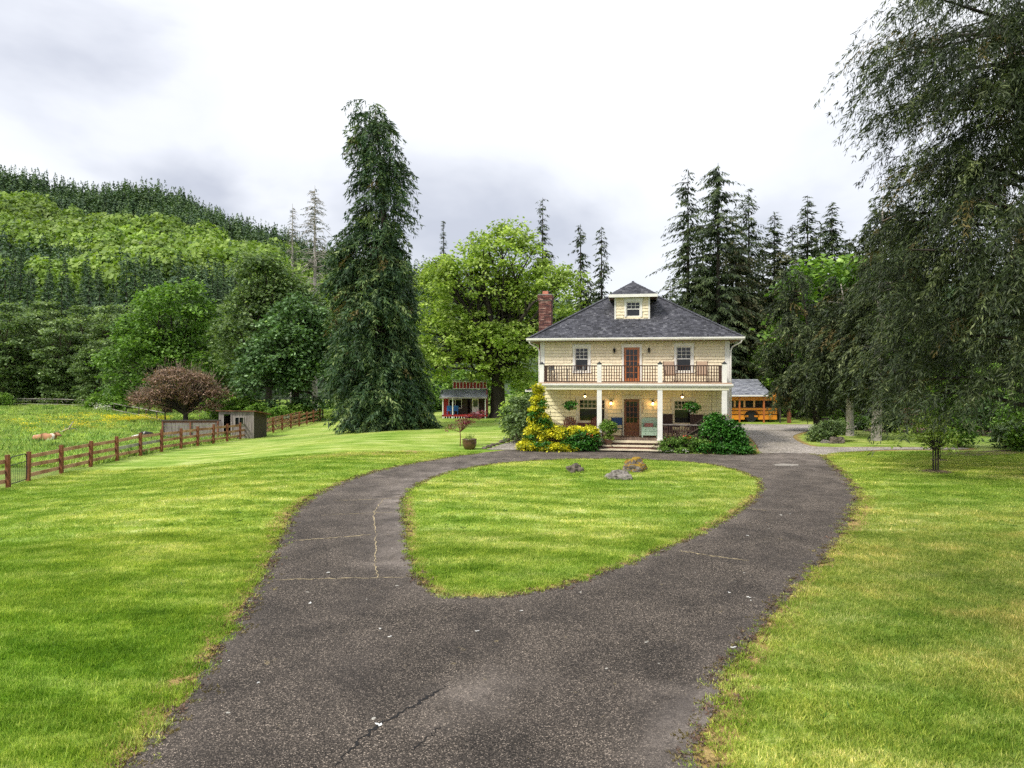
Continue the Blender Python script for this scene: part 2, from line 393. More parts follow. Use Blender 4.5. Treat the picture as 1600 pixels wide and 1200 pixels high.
def moss_rock():
    m, nt, out = new_mat('mossy_boulder')
    v = coords(nt, 'Object')
    c = ramp(nt, noise(nt, v, 4, 6, 0.7), [(0.32, (0.035, 0.026, 0.022)), (0.5, (0.20, 0.16, 0.14)), (0.68, (0.42, 0.38, 0.35))])
    g = nt.nodes.new('ShaderNodeNewGeometry'); s = nt.nodes.new('ShaderNodeSeparateXYZ'); nt.links.new(g.outputs['Normal'], s.inputs[0])
    n = noise(nt, v, 3, 4, 0.6)
    a = ND(nt, 'ShaderNodeMath', operation='ADD'); nt.links.new(s.outputs[2], a.inputs[0]); nt.links.new(n, a.inputs[1])
    k = ramp(nt, a.outputs[0], [(0.72, (0, 0, 0)), (0.95, (1, 1, 1))])
    mo = ramp(nt, noise(nt, v, 9, 4, 0.7), [(0.35, (0.12, 0.07, 0.008)), (0.65, (0.42, 0.26, 0.02))])
    c = mixc(nt, k, c, mo)
    p = ND(nt, 'ShaderNodeBsdfPrincipled', Roughness=0.9); nt.links.new(c, p.inputs['Base Color'])
    nt.links.new(bump(nt, noise(nt, v, 14, 5, 0.7), 0.8, 0.06), p.inputs['Normal'])
    nt.links.new(p.outputs[0], out.inputs[0])
    return m
M['moss_rock'] = moss_rock()
M['crack'] = simple('open_crack', (0.008, 0.007, 0.007), 0.95, 0.2, 20, bumps=0)
M['joint'] = simple('dry_moss_in_joint', (0.42, 0.34, 0.20), 0.95, 0.4, 9, space='World', bumps=0.3)
M['concrete'] = simple('pale_concrete', (0.34, 0.31, 0.27), 0.85, 0.2, 2)

M['lf_maple'] = leafmat('spring_maple_leaves', [(0.075, 0.115, 0.022), (0.18, 0.25, 0.05), (0.32, 0.40, 0.11), (0.48, 0.55, 0.22)], 0.35, gain=1.6)
M['lf_green'] = leafmat('mid_green_leaves', [(0.03, 0.07, 0.012), (0.085, 0.165, 0.026), (0.17, 0.29, 0.055), (0.28, 0.41, 0.12)], 0.28, gain=1.4)
M['lf_dark'] = leafmat('deep_green_leaves', [(0.02, 0.045, 0.014), (0.055, 0.11, 0.034), (0.13, 0.22, 0.085), (0.32, 0.44, 0.24)], 0.2, gain=1.45)
M['lf_alder'] = leafmat('grey_green_leaves', [(0.03, 0.055, 0.018), (0.09, 0.14, 0.048), (0.18, 0.25, 0.10), (0.33, 0.40, 0.21)], 0.28, gain=1.45)
M['lf_bright'] = leafmat('bright_green_leaves', [(0.04, 0.09, 0.012), (0.10, 0.19, 0.025), (0.20, 0.32, 0.055), (0.32, 0.44, 0.12)], 0.3, gain=1.35)
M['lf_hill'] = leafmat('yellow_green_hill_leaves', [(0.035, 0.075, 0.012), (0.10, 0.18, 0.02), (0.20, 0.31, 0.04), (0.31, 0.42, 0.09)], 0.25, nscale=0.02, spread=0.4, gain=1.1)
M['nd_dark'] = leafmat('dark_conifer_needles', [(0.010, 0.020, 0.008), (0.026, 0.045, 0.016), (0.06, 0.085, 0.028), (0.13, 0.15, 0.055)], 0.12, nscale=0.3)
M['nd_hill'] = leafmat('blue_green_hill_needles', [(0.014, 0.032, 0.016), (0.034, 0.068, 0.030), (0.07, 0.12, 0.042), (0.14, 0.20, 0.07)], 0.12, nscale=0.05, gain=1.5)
M['nd_weep'] = leafmat('weeping_conifer_sprays', [(0.010, 0.026, 0.012), (0.028, 0.062, 0.025), (0.078, 0.120, 0.038), (0.24, 0.29, 0.11)], 0.15, nscale=0.7, gain=1.5)
M['nd_olive'] = leafmat('olive_cedar_sprays', [(0.008, 0.014, 0.005), (0.030, 0.048, 0.016), (0.080, 0.105, 0.036), (0.23, 0.26, 0.11)], 0.14, nscale=1.1, spread=0.5, gain=1.22)
M['nd_brown'] = leafmat('golden_brown_cedar_sprays', [(0.04, 0.03, 0.01), (0.09, 0.07, 0.02), (0.15, 0.12, 0.04), (0.22, 0.18, 0.07)], 0.15)
M['nd_tan'] = leafmat('cone_laden_conifer_sprays', [(0.018, 0.028, 0.010), (0.05, 0.065, 0.022), (0.12, 0.115, 0.045), (0.22, 0.18, 0.085)], 0.12, nscale=0.4)
M['lf_gold'] = leafmat('golden_climber_leaves', [(0.16, 0.20, 0.012), (0.42, 0.42, 0.02), (0.72, 0.62, 0.035), (0.90, 0.80, 0.13)], 0.3, spread=0.45, nscale=3)
M['lf_ivy'] = leafmat('glossy_ivy_leaves', [(0.012, 0.05, 0.008), (0.035, 0.12, 0.016), (0.07, 0.21, 0.03), (0.16, 0.33, 0.08)], 0.2, rough=0.35, nscale=2)
M['lf_red'] = leafmat('purple_maple_leaves', [(0.07, 0.014, 0.02), (0.16, 0.035, 0.05), (0.26, 0.08, 0.10), (0.36, 0.17, 0.17)], 0.25, nscale=2)
M['petal_pink'] = leafmat('pink_red_petals', [(0.55, 0.05, 0.02), (0.70, 0.12, 0.04), (0.72, 0.16, 0.20)], 0.2)
M['petal_white'] = leafmat('white_petals', [(0.7, 0.68, 0.6), (0.8, 0.8, 0.78)], 0.2)
M['petal_yellow'] = leafmat('yellow_buttercups', [(0.6, 0.45, 0.01), (0.8, 0.65, 0.02)], 0.2)
M['lf_brown'] = leafmat('copper_twig_leaves', [(0.07, 0.035, 0.02), (0.17, 0.10, 0.065), (0.30, 0.20, 0.14), (0.36, 0.26, 0.18)], 0.15, nscale=1)
M['lamp'] = emis('warm_lamp_bulb', (1.0, 0.55, 0.22), 5)

# ------------------------------------------------------------------ mesh helpers
def V3(p): return np.array(p, float)
class MB:
    def __init__(s): s.v = []; s.f = []; s.t = []; s.n = 0
    def add(s, vs, fs, tint=0.5):
        b = s.n
        s.v.extend([tuple(p) for p in vs]); s.n += len(vs)
        for f in fs: s.f.append(tuple(i + b for i in f)); s.t.append(tint)
        return s
    def box(s, x0, x1, y0, y1, z0, z1, tint=0.5, M_=None):
        vs = [(x0, y0, z0), (x1, y0, z0), (x1, y1, z0), (x0, y1, z0), (x0, y0, z1), (x1, y0, z1), (x1, y1, z1), (x0, y1, z1)]
        if M_ is not None: vs = [tuple(M_ @ Vector(v)) for v in vs]
        return s.add(vs, [(0, 3, 2, 1), (4, 5, 6, 7), (0, 1, 5, 4), (1, 2, 6, 5), (2, 3, 7, 6), (3, 0, 4, 7)], tint)
    def beam(s, a, b, w, h, tint=0.5):
        """a plank of width w and height h running from a to b"""
        a = Vector(a); b = Vector(b); d = b - a; L = d.length
        up = Vector((0, 0, 1)) if abs(d.normalized().z) < 0.95 else Vector((0, 1, 0))
        x = d.normalized(); y = up.cross(x).normalized(); z = x.cross(y)
        vs = []
        for q in (a, b):
            for (i, j) in ((-1, -1), (1, -1), (1, 1), (-1, 1)):
                vs.append(q + y * w / 2 * i + z * h / 2 * j)
        return s.add(vs, [(0, 1, 2, 3), (7, 6, 5, 4), (0, 4, 5, 1), (1, 5, 6, 2), (2, 6, 7, 3), (3, 7, 4, 0)], tint)
    def tube(s, pts, rad, n=6, cap=True, tint=0.5):
        pts = [Vector(p) for p in pts]
        if not hasattr(rad, '__len__'): rad = [rad] * len(pts)
        prevx = None; vs = []
        for i, p in enumerate(pts):
            d = (pts[min(i + 1, len(pts) - 1)] - pts[max(i - 1, 0)])
            if d.length < 1e-9: d = Vector((0, 0, 1))
            d.normalize()
            if prevx is None:
                ref = Vector((1, 0, 0)) if abs(d.x) < 0.9 else Vector((0, 1, 0))
                x = (ref - d * ref.dot(d)).normalized()
            else:
                x = prevx - d * prevx.dot(d)
                x = x.normalized() if x.length > 1e-6 else Vector((1, 0, 0))
            prevx = x; y = d.cross(x)
            for k in range(n):
                a = 2 * math.pi * k / n
                vs.append(p + (x * math.cos(a) + y * math.sin(a)) * rad[i])
        fs = []
        for i in range(len(pts) - 1):
            for k in range(n):
                k2 = (k + 1) % n
                fs.append((i * n + k, i * n + k2, (i + 1) * n + k2, (i + 1) * n + k))
        if cap:
            fs.append(tuple(reversed(range(n)))); fs.append(tuple((len(pts) - 1) * n + k for k in range(n)))
        return s.add(vs, fs, tint)
    def lathe(s, prof, c=(0, 0, 0), n=16, tint=0.5):
        vs = []; fs = []
        for r, z in prof:
            for k in range(n):
                a = 2 * math.pi * k / n
                vs.append((c[0] + r * math.cos(a), c[1] + r * math.sin(a), c[2] + z))
        for i in range(len(prof) - 1):
            for k in range(n):
                k2 = (k + 1) % n
                fs.append((i * n + k, i * n + k2, (i + 1) * n + k2, (i + 1) * n + k))
        fs.append(tuple(reversed(range(n)))); fs.append(tuple((len(prof) - 1) * n + k for k in range(n)))
        return s.add(vs, fs, tint)
    def prism(s, poly, axis, a, b, tint=0.5):
        """extrude a 2-D outline along axis ('x' or 'y' or 'z') from a to b"""
        def P(p, q):
            return (q, p[0], p[1]) if axis == 'x' else ((p[0], q, p[1]) if axis == 'y' else (p[0], p[1], q))
        n = len(poly)
        vs = [P(p, a) for p in poly] + [P(p, b) for p in poly]
        fs = [tuple(range(n)), tuple(reversed(range(n, 2 * n)))] + [(i, i + n, (i + 1) % n + n, (i + 1) % n) for i in range(n)]
        return s.add(vs, fs, tint)
    def mesh(s, name, smooth=False):
        me = bpy.data.meshes.new(name)
        me.from_pydata(s.v, [], s.f)
        at_ = me.attributes.new('tint', 'FLOAT', 'FACE'); at_.data.foreach_set('value', s.t)
        if smooth: me.polygons.foreach_set('use_smooth', [True] * len(s.f))
        me.update()
        return me
def link(name, me, mat=None, parent=None, loc=None, rotz=None):
    o = bpy.data.objects.new(name, me); col.objects.link(o)
    if mat is not None and len(me.materials) == 0: me.materials.append(M[mat] if isinstance(mat, str) else mat)
    if parent is not None: o.parent = parent
    if loc is not None: o.location = loc
    if rotz is not None: o.rotation_euler = (0, 0, rotz)
    return o
def part(name, mb, mat, parent, smooth=False, stuff=False, label=None):
    o = link(name, mb.mesh(name, smooth), mat, parent)
    if stuff: o['kind'] = 'stuff'
    if label: o['label'] = label
    return o
def tag(o, label, cat, group=None):
    o['label'] = label; o['category'] = cat
    if group: o['group'] = group
    return o
def thing(name, label, cat, loc=(0, 0, 0), rotz=0.0, group=None):
    o = bpy.data.objects.new(name, None); col.objects.link(o)
    o.empty_display_size = 0.2
    o.location = loc; o.rotation_euler = (0, 0, rotz)
    return tag(o, label, cat, group)
def structure(name, me, mat, kind='structure'):
    o = link(name, me, mat); o['kind'] = kind
    return o
def dup(o, loc, rotz=0, scale=1, label=None, group=None):
    def cp(a, par):
        c = a.copy(); col.objects.link(c)
        if par is not None: c.parent = par
        for ch in a.children: cp(ch, c)
        return c
    r = cp(o, None)
    r.location = loc; r.rotation_euler = (0, 0, rotz)
    r.scale = (scale,) * 3 if not hasattr(scale, '__len__') else scale
    if label: r['label'] = label
    if group: r['group'] = group
    return r

# leaf cards ---------------------------------------------------------
def unit(a): return a / np.maximum(np.linalg.norm(a, axis=1, keepdims=True), 1e-9)
def cards(P, D, N, L, W):
    D = unit(D); S = unit(np.cross(D, N))
    L = np.asarray(L).reshape(-1, 1); W = np.asarray(W).reshape(-1, 1)
    Mid = P + D * L * 0.45
    return np.stack([P, Mid + S * W / 2, P + D * L, Mid - S * W / 2], 1)
def card_mesh(name, quads, tint):
    n = len(quads)
    me = bpy.data.meshes.new(name)
    me.vertices.add(n * 4); me.loops.add(n * 4); me.polygons.add(n)
    me.vertices.foreach_set('co', np.ascontiguousarray(quads, np.float32).reshape(-1))
    me.loops.foreach_set('vertex_index', np.arange(n * 4, dtype=np.int32))
    me.polygons.foreach_set('loop_start', np.arange(0, n * 4, 4, dtype=np.int32))
    me.polygons.foreach_set('loop_total', np.full(n, 4, np.int32))
    a = me.attributes.new('tint', 'FLOAT', 'FACE'); a.data.foreach_set('value', np.ascontiguousarray(np.clip(tint, 0, 1), np.float32))
    me.update(calc_edges=True)
    return me
def rdir(n): return unit(rng.normal(size=(n, 3)))

def broadleaf_cards(ells, n_cl, per, leaf, cr, zmin=-1e9, flat=0.6, droop=0.25):
    """clumps of leaves spread through a union of ellipsoids, mostly near the outside"""
    ells = np.array(ells, float)
    w = ells[:, 3] * ells[:, 4] + ells[:, 4] * ells[:, 5]
    k = rng.choice(len(ells), n_cl, p=w / w.sum())
    d = rdir(n_cl)
    d[:, 2] = np.where(rng.random(n_cl) < 0.35, np.abs(d[:, 2]), d[:, 2])
    rad = 1.0 - np.abs(rng.normal(0, 0.2, n_cl)); rad = np.clip(rad, 0.25, 1) * (0.92 + 0.16 * rng.random(n_cl))
    C = ells[k, :3] + d * ells[k, 3:6] * rad[:, None]
    C = C[C[:, 2] > zmin]
    n_cl = len(C)
    ctint = rng.normal(0, 0.13, n_cl); crs = cr * (0.6 + 0.8 * rng.random(n_cl))
    i = np.repeat(np.arange(n_cl), per); n = len(i)
    off = rng.normal(0, 1, (n, 3)) * np.array([1, 1, flat * 0.75]) * 0.55 * crs[i][:, None]
    off[:, 2] -= 0.25 * (off[:, 0] ** 2 + off[:, 1] ** 2) / crs[i]
    P = C[i] + off
    out = unit(off + 1e-6); out[:, 2] = 0
    D = out + rng.normal(0, 0.5, (n, 3)); D[:, 2] -= droop
    N = rng.normal(0, 0.45, (n, 3)) + np.array([0, 0, 1.0])
    L = leaf * (0.65 + 0.7 * rng.random(n))
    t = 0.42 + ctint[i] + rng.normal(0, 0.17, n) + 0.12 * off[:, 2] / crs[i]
    return cards(P, D, N, L, L * 0.75), t, C
def limbs(mb, base, H0, r0, targets, n_main, seed=0, sides=6, lean=(0, 0)):
    rd = random.Random(seed)
    base = Vector(base); top = base + Vector((lean[0], lean[1], H0))
    mb.tube([base + Vector((0, 0, -0.3)), base, base.lerp(top, 0.08), base.lerp(top, 0.5), top], [r0 * 1.5, r0 * 1.3, r0, r0 * 0.85, r0 * 0.7], 10)
    T = list(targets); rd.shuffle(T)
    for t in T[:n_main]:
        t = Vector(t); f = rd.uniform(0.55, 1.0)
        s = base.lerp(top, f); d = t - s; L = d.length
        mid1 = s + d * 0.33 + Vector((rd.uniform(-.09, .09) * L, rd.uniform(-.09, .09) * L, 0.09 * L))
        mid2 = s + d * 0.66 + Vector((rd.uniform(-.08, .08) * L, rd.uniform(-.08, .08) * L, 0.07 * L))
        rr = r0 * rd.uniform(0.22, 0.45)
        mb.tube([s, mid1, mid2, t], [rr, rr * 0.7, rr * 0.42, rr * 0.15], 5, cap=False)
        for _ in range(2):
            q = mid2 + Vector((rd.uniform(-1, 1), rd.uniform(-1, 1), rd.uniform(0, 1))) * L * 0.25
            mb.tube([mid1.lerp(mid2, rd.random()), q], [rr * 0.4, rr * 0.1], 4, cap=False)
def make_broadleaf(name, label, cat, base, ells, leafmat_, n_cl, per, leaf, cr, trunk_h, trunk_r, bark='bark', n_limbs=40, zmin=0.4, flat=0.6, group=None, seed=0, droop=0.25, rotz=0):
    q, t, C = broadleaf_cards(ells, n_cl, per, leaf, cr, zmin, flat, droop)
    o = thing(name, label, cat, base, rotz, group)
    mb = MB(); limbs(mb, (0, 0, 0), trunk_h, trunk_r, C, n_limbs, seed)
    part('trunk', mb, bark, o, smooth=True)
    c = link('crown', card_mesh('crown', q, t), leafmat_, o)
    return o

def conifer_cards(H, Rb, z0=0.08, step=0.45, nb=5, droop=0.35, tw=0.3, L=0.5, W=0.16, pw=0.9, irregular=0.25, rise=0.15, sag=0.5):
    """spruce-like: whorled branches carrying rows of drooping twigs"""
    Ps = []; Ds = []; Ns = []; Ls = []; Ts = []; br = []
    z = z0 * H
    while z < H * 0.985:
        f = (z - z0 * H) / (H * (1 - z0))
        r0 = Rb * (1 - f) ** pw + 0.12
        for b in range(nb):
            if rng.random() < irregular * 0.5: continue
            az = rng.random() * 2 * math.pi
            r = r0 * (1 - irregular + 2 * irregular * rng.random()) * (0.75 + 0.25 * min(1, f * 6 + 0.3))
            zz = z + rng.normal() * step * 0.3
            out = np.array([math.cos(az), math.sin(az), 0]); side = np.array([-out[1], out[0], 0])
            n = max(2, int(r / tw))
            s = (np.arange(n) + rng.random(n)) / n; s = np.clip(s, 0.12, 1)
            pt = out[None] * (s * r)[:, None]; pt[:, 2] = zz + r * (rise * s - droop * s ** 2)
            tint0 = rng.normal(0, 0.13)
            for sg in (-1, 1, 0):
                m = len(s)
                D = out[None] * 0.8 + side[None] * sg * 0.9 + rng.normal(0, 0.22, (m, 3)); D[:, 2] -= sag
                Ps.append(pt + rng.normal(0, 0.05, (m, 3))); Ds.append(D)
                Nn = np.tile([0, 0, 1.0], (m, 1)) + rng.normal(0, 0.4, (m, 3)); Ns.append(Nn)
                Ls.append(L * (1.15 - 0.5 * s) * (0.7 + 0.6 * rng.random(m)) * (0.55 + 0.45 * min(1, r / 1.2)))
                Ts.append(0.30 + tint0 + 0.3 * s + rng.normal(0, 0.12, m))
            br.append((zz, out * r, r, rise, droop))
        z += step * (0.75 + 0.5 * rng.random())
    P = np.concatenate(Ps); D = np.concatenate(Ds); N = np.concatenate(Ns); Lc = np.concatenate(Ls); T = np.concatenate(Ts)
    return cards(P, D, N, Lc, Lc * (W / L)), T, br
def make_conifer(name, label, cat, base, H, Rb, mat, bark='bark_dark', bare=0.5, group=None, rotz=0, r_tr=None, **kw):
    q, t, br = conifer_cards(H, Rb, **kw)
    o = thing(name, label, cat, base, rotz, group)
    mb = MB(); r = r_tr or H * 0.012
    mb.tube([(0, 0, -0.3), (0, 0, H * 0.02), (0, 0, H * 0.5), (0, 0, H * 0.98)], [r * 1.3, r, r * 0.6, 0.02], 7)
    for (zz, out, rr, ri, dr) in br:
        if rng.random() < bare:
            p1 = Vector(out) * 0.5; p2 = Vector(out) * 0.97
            mb.tube([(0, 0, zz), (p1.x, p1.y, zz + rr * (ri * .5 - dr * .25)), (p2.x, p2.y, zz + rr * (ri - dr * .95))], [0.045, 0.03, 0.008], 3, cap=False)
    part('trunk', mb, bark, o)
    link('crown', card_mesh('crown', q, t), mat, o)
    return o

def weeping(name, label, base, H, prof, mat, n_br, bark='bark_red', strand=(0.8, 2.4), leafL=0.34, leafW=0.10, spacing=0.5, step=0.16, zmin=0.3,
            trunk_r=0.35, lead=((0, 0), (0, 0)), z_lo=0.4, rise=0.15, droop=0.45, brown=0.0, show=0.5, zpow=1.0, dens=None, spread=0.4, frond=0.0, r_lo=0.35, frond_n=3, fan=0.5, lump=0.25, btv=.14):
    """branches that arch out and carry curtains of hanging sprays. prof(z, az) gives the reach of the crown"""
    o = thing(name, label, 'tree', base)
    mb = MB(); (lx, ly), (tx, ty) = lead
    def axis(z):
        f = z / H
        return np.array([lx * f + tx * f ** 4, ly * f + ty * f ** 4, z])
    zs = [i / 8 * H * 0.985 for i in range(9)]
    mb.tube([(0, 0, -0.3)] + [tuple(axis(z)) for z in zs], [trunk_r * 1.35] + [max(0.03, trunk_r * (1 - z / H) ** 0.8) for z in zs], 8)
    sp = MB()
    P = []; D = []; N = []; L = []; T = []; B = []
    for b in range(n_br):
        z = z_lo + (H - z_lo) * rng.random() ** zpow
        if dens is not None and rng.random() > dens(z): continue
        az = rng.random() * 2 * math.pi
        rl = r_lo(z) if callable(r_lo) else r_lo
        r = prof(z, az) * (rl + (1.08 - rl) * rng.random() ** 0.55)
        r *= 1 + lump * math.sin(z * 2.1 + 2.2 * math.sin(az * 2 + 1) + z * az * .12)
        if r < 0.15: r = 0.15
        out = np.array([math.cos(az), math.sin(az), 0.0]); side = np.array([-out[1], out[0], 0])
        bow = rng.normal(0, 0.14) * r; wv = rng.random(4) * 6.28; wa = .045 * r + .05
        a0 = axis(z)
        ds = droop * (0.6 + 0.8 * rng.random()); rs = rise * (0.4 + 1.2 * rng.random())
        def bp(s):
            s = np.atleast_1d(s)
            p = a0[None] + out[None] * (s * r)[:, None] + side[None] * (bow * np.sin(s * math.pi))[:, None]
            p += side[None] * (wa * np.sin(s * 7 + wv[0]))[:, None]
            p[:, 2] += r * (rs * s - ds * s ** 2.2) + wa * .9 * np.sin(s * 6 + wv[1]) * s
            return p
        pts = bp(np.linspace(0, .93, 8))
        rb = 0.02 + 0.009 * r
        (sp if rng.random() < show else mb).tube([tuple(p) for p in pts], [rb * q for q in (1.5, 1.3, 1.1, .9, .7, .5, .35, .15)], 4, cap=False)
        bt = rng.normal(0, btv); isb = rng.random() < brown
        ns = max(2, int(r / spacing))
        s = 0.18 + 0.82 * (np.arange(ns) + rng.random(ns)) / ns
        # side branchlets, each carrying hanging strands
        for si in s:
            for k in range(frond_n):
                o_ = bp(si)[0] + side * rng.normal(0, spread) * (0.5 + 0.5 * min(1, r / 3)) + out * rng.normal(0, 0.15)
                ln = strand[0] + (strand[1] - strand[0]) * rng.random() ** 1.5
                ln = min(ln, o_[2] + base[2] - zmin - H1(base[0], base[1]))
                if ln < 0.2: continue
                m = max(3, int(ln / step))
                q = (np.arange(m) + 0.5 * rng.random(m)) / m
                flare = frond * rng.random()
                pp = np.tile(o_, (m, 1)); pp[:, 2] -= q * ln
                pp += out[None] * (flare * np.sqrt(q))[:, None] + rng.normal(0, 0.045, (m, 3))
                pp[:, :2] += (rng.normal(0, 0.05, 2)[None]) * q[:, None] * ln
                for sg in (-1, 1):
                    dd = rng.normal(0, 0.30, (m, 3)) + side[None] * sg * fan + out[None] * (0.15 + frond * 0.5); dd[:, 2] -= 1.0
                    P.append(pp); D.append(dd)
                    N.append(out[None] * 1.0 + rng.normal(0, 0.5, (m, 3)))
                    L.append(leafL * (1.1 - 0.55 * q) * (0.6 + 0.8 * rng.random(m)))
                    T.append(0.34 + bt + rng.normal(0, 0.13, m) + 0.22 * (1 - q) * rng.random())
                    B.append(np.full(m, isb or rng.random() < brown * 0.3))
    P = np.concatenate(P); D = np.concatenate(D); N = np.concatenate(N); L = np.concatenate(L); T = np.concatenate(T); B = np.concatenate(B)
    q = cards(P, D, N, L, L * (leafW / leafL))
    part('trunk', mb, bark, o, smooth=True)
    if sp.f: part('bare_branches', sp, 'twig', o, stuff=True)
    link('crown', card_mesh('crown', q[~B], T[~B]), mat, o)
    if B.any():
        c = link('browned_foliage', card_mesh('browned_foliage', q[B], T[B]), 'nd_brown', o); c['label'] = 'browned and dying foliage'
    return o

def boughed(name, label, base, H, prof, mat, n_b, bark='bark_dark', bl=(0.8, 2.0), strand=(0.2, 0.9), leafL=.24, leafW=.06, spacing=.09, step=.11, zmin=.5, z_lo=1.5, trunk_r=.35,
            lead=((0, 0), (0, 0)), brown=0.0, pale=.08, zpow=1.0, dens=None, inner=.42, arch=.75, limb_share=.16, turn=.8, n_limb=90, layer=.22, sagl=.035):
    '''a conifer of many drooping boughs: each bough is an arching ridge with a dense hanging fringe'''
    o = thing(name, label, 'tree', base)
    mb = MB(); (lx, ly), (tx, ty) = lead
    def axis(z):
        f = z / H
        return np.array([lx * f + tx * f ** 4, ly * f + ty * f ** 4, z])
    mb.tube([(0, 0, -0.3)] + [tuple(axis(i / 8 * H * .985)) for i in range(9)], [trunk_r * 1.35] + [max(0.03, trunk_r * (1 - i / 8 * .985) ** 0.8) for i in range(9)], 8)
    sp = MB(); gz = base[2]
    P = []; D = []; N = []; L = []; T = []; B = []
    LM = [((z_lo + (H - z_lo) * ((i + rng.random()) / n_limb) ** zpow), (i * 2.39996 + rng.normal(0, .25)) % (2 * math.pi), .82 + .30 * rng.random()) for i in range(n_limb)]
    wts = np.array([.4 + prof(l_[0], l_[1]) for l_ in LM]); wts /= wts.sum()
    for b in range(n_b):
        zl, al, fl = LM[rng.choice(n_limb, p=wts)]
        if dens is not None and rng.random() > dens(zl): continue
        az = al + rng.normal(0, .16)
        R_ = max(.12, prof(zl, az) * fl); z = zl
        lb = bl[0] + (bl[1] - bl[0]) * rng.random(); lb = min(lb, .5 + R_ * .8)
        rr = max(.05, (R_ - lb * .55) * (inner + (1 - inner) * rng.random() ** .55))
        z = max(z_lo * .7, zl + .10 * rr - sagl * rr * rr + rng.normal(0, layer))
        out = np.array([math.cos(az), math.sin(az), 0.0])
        a0 = axis(max(.3, z - rr * .12)); p0 = axis(z) + out * rr
        th = az + rng.normal(0, turn) * min(1, rr / 1.0); d = np.array([math.cos(th), math.sin(th), 0.0]); sd = np.array([-d[1], d[0], 0.0])
        if rng.random() < limb_share:
            m_ = (a0 + p0) / 2 + np.array([rng.normal(0, .07) * rr, rng.normal(0, .07) * rr, rr * (-.04 + .16 * rng.random())]); rb = .015 + .010 * rr
            (sp if rng.random() < pale else mb).tube([tuple(a0), tuple(m_), tuple(p0)], [rb * 1.6, rb, rb * .5], 4, cap=False)
        k = max(3, int(lb / spacing)); s = (np.arange(k) + rng.random(k)) / k
        up = .10 + .22 * rng.random(); ar = arch * (.7 + .6 * rng.random())
        ridge = p0[None] + d[None] * (s * lb)[:, None] + sd[None] * (.10 * lb * np.sin(s * 5 + rng.random() * 6))[:, None]
        ridge[:, 2] += lb * (up * s - ar * s ** 2)
        bt = rng.normal(0, .15); isb = rng.random() < brown
        # ridge sprays
        for sg in (-1, 1):
            for rep in range(2):
                dd = d[None] * .9 + sd[None] * sg * .9 + rng.normal(0, .3, (k, 3)); dd[:, 2] -= .45 + .5 * s
                P.append(ridge + rng.normal(0, .03, (k, 3))); D.append(dd); N.append(np.tile([0, 0, 1.], (k, 1)) + rng.normal(0, .5, (k, 3)))
                L.append(leafL * 1.15 * (.6 + .7 * rng.random(k))); T.append(.44 + bt + rng.normal(0, .14, k)); B.append(np.full(k, isb))
        # hanging fringe
        hl = strand[0] + (strand[1] - strand[0]) * rng.random(k) * np.sin(np.clip(s * 1.1 + .25, 0, 1) * math.pi) ** .5
        hl = np.minimum(hl, ridge[:, 2] - zmin)
        for i in range(k):
            if hl[i] < .12: continue
            m = max(2, int(hl[i] / step)); q = (np.arange(m) + .6 * rng.random(m)) / m
            side_off = rng.normal(0, .10 * lb)
            pp = np.tile(ridge[i] + sd * side_off, (m, 1)); pp[:, 2] -= q * hl[i] + abs(side_off) * .4; pp += rng.normal(0, .035, (m, 3))
            sg = np.where(rng.random(m) < .5, -1, 1)[:, None]
            dd = rng.normal(0, .25, (m, 3)) + sd[None] * sg * .38 + d[None] * .25; dd[:, 2] -= 1
            P.append(pp); D.append(dd); N.append(out[None] + rng.normal(0, .55, (m, 3))); L.append(leafL * (1.1 - .45 * q) * (.6 + .7 * rng.random(m)))
            T.append(.34 + bt + rng.normal(0, .14, m)); B.append(np.full(m, isb))
    P = np.concatenate(P); D = np.concatenate(D); N = np.concatenate(N); L = np.concatenate(L); T = np.concatenate(T); B = np.concatenate(B)
    q = cards(P, D, N, L, L * (leafW / leafL))
    part('trunk', mb, bark, o, smooth=True)
    if sp.f: part('bare_branches', sp, 'twig', o, stuff=True)
    link('crown', card_mesh('crown', q[~B], T[~B]), mat, o)
    if B.any():
        c = link('browned_foliage', card_mesh('browned_foliage', q[B], T[B]), 'nd_brown', o); c['label'] = 'browned and dying foliage'
    return o

# ------------------------------------------------------------------ DRIVEWAY outlines (ground plan)
def pl(pts): return [tuple(gp(x, y)[:2]) for x, y in pts]
def catmull(pts, n=6, closed=False):
    out = []; N_ = len(pts)
    rngi = range(N_ if closed else N_ - 1)
    for i in rngi:
        if closed: p0, p1, p2, p3 = pts[i - 1], pts[i], pts[(i + 1) % N_], pts[(i + 2) % N_]
        else: p0, p1, p2, p3 = pts[max(i - 1, 0)], pts[i], pts[i + 1], pts[min(i + 2, N_ - 1)]
        for k in range(n):
            t = k / n
            out.append(tuple(0.5 * ((2 * p1[j]) + (-p0[j] + p2[j]) * t + (2 * p0[j] - 5 * p1[j] + 4 * p2[j] - p3[j]) * t * t + (-p0[j] + 3 * p1[j] - 3 * p2[j] + p3[j]) * t ** 3) for j in (0, 1)))
    if not closed: out.append(tuple(pts[-1]))
    return out
left_edge = [(-3.0, -12), (-3.2, -2), (-3.5, 4.0)] + pl([(205, 1190), (300, 1075), (368, 975), (405, 910), (428, 860), (452, 812), (486, 778), (540, 752), (600, 734), (700, 715), (790, 703.5)])
right_edge = pl([(1284, 712), (1300, 726), (1322, 746), (1337, 770), (1336, 795), (1318, 830), (1282, 878), (1238, 928), (1182, 990), (1135, 1055), (1108, 1125), (1090, 1190)]) + [(1.75, 4.0), (1.6, -2), (1.5, -12)]
house_edge = pl([(790, 703.5), (860, 703), (935, 704.5), (1030, 707), (1100, 709.5), (1165, 711), (1187, 709), (1225, 708), (1262, 709), (1284, 712)])
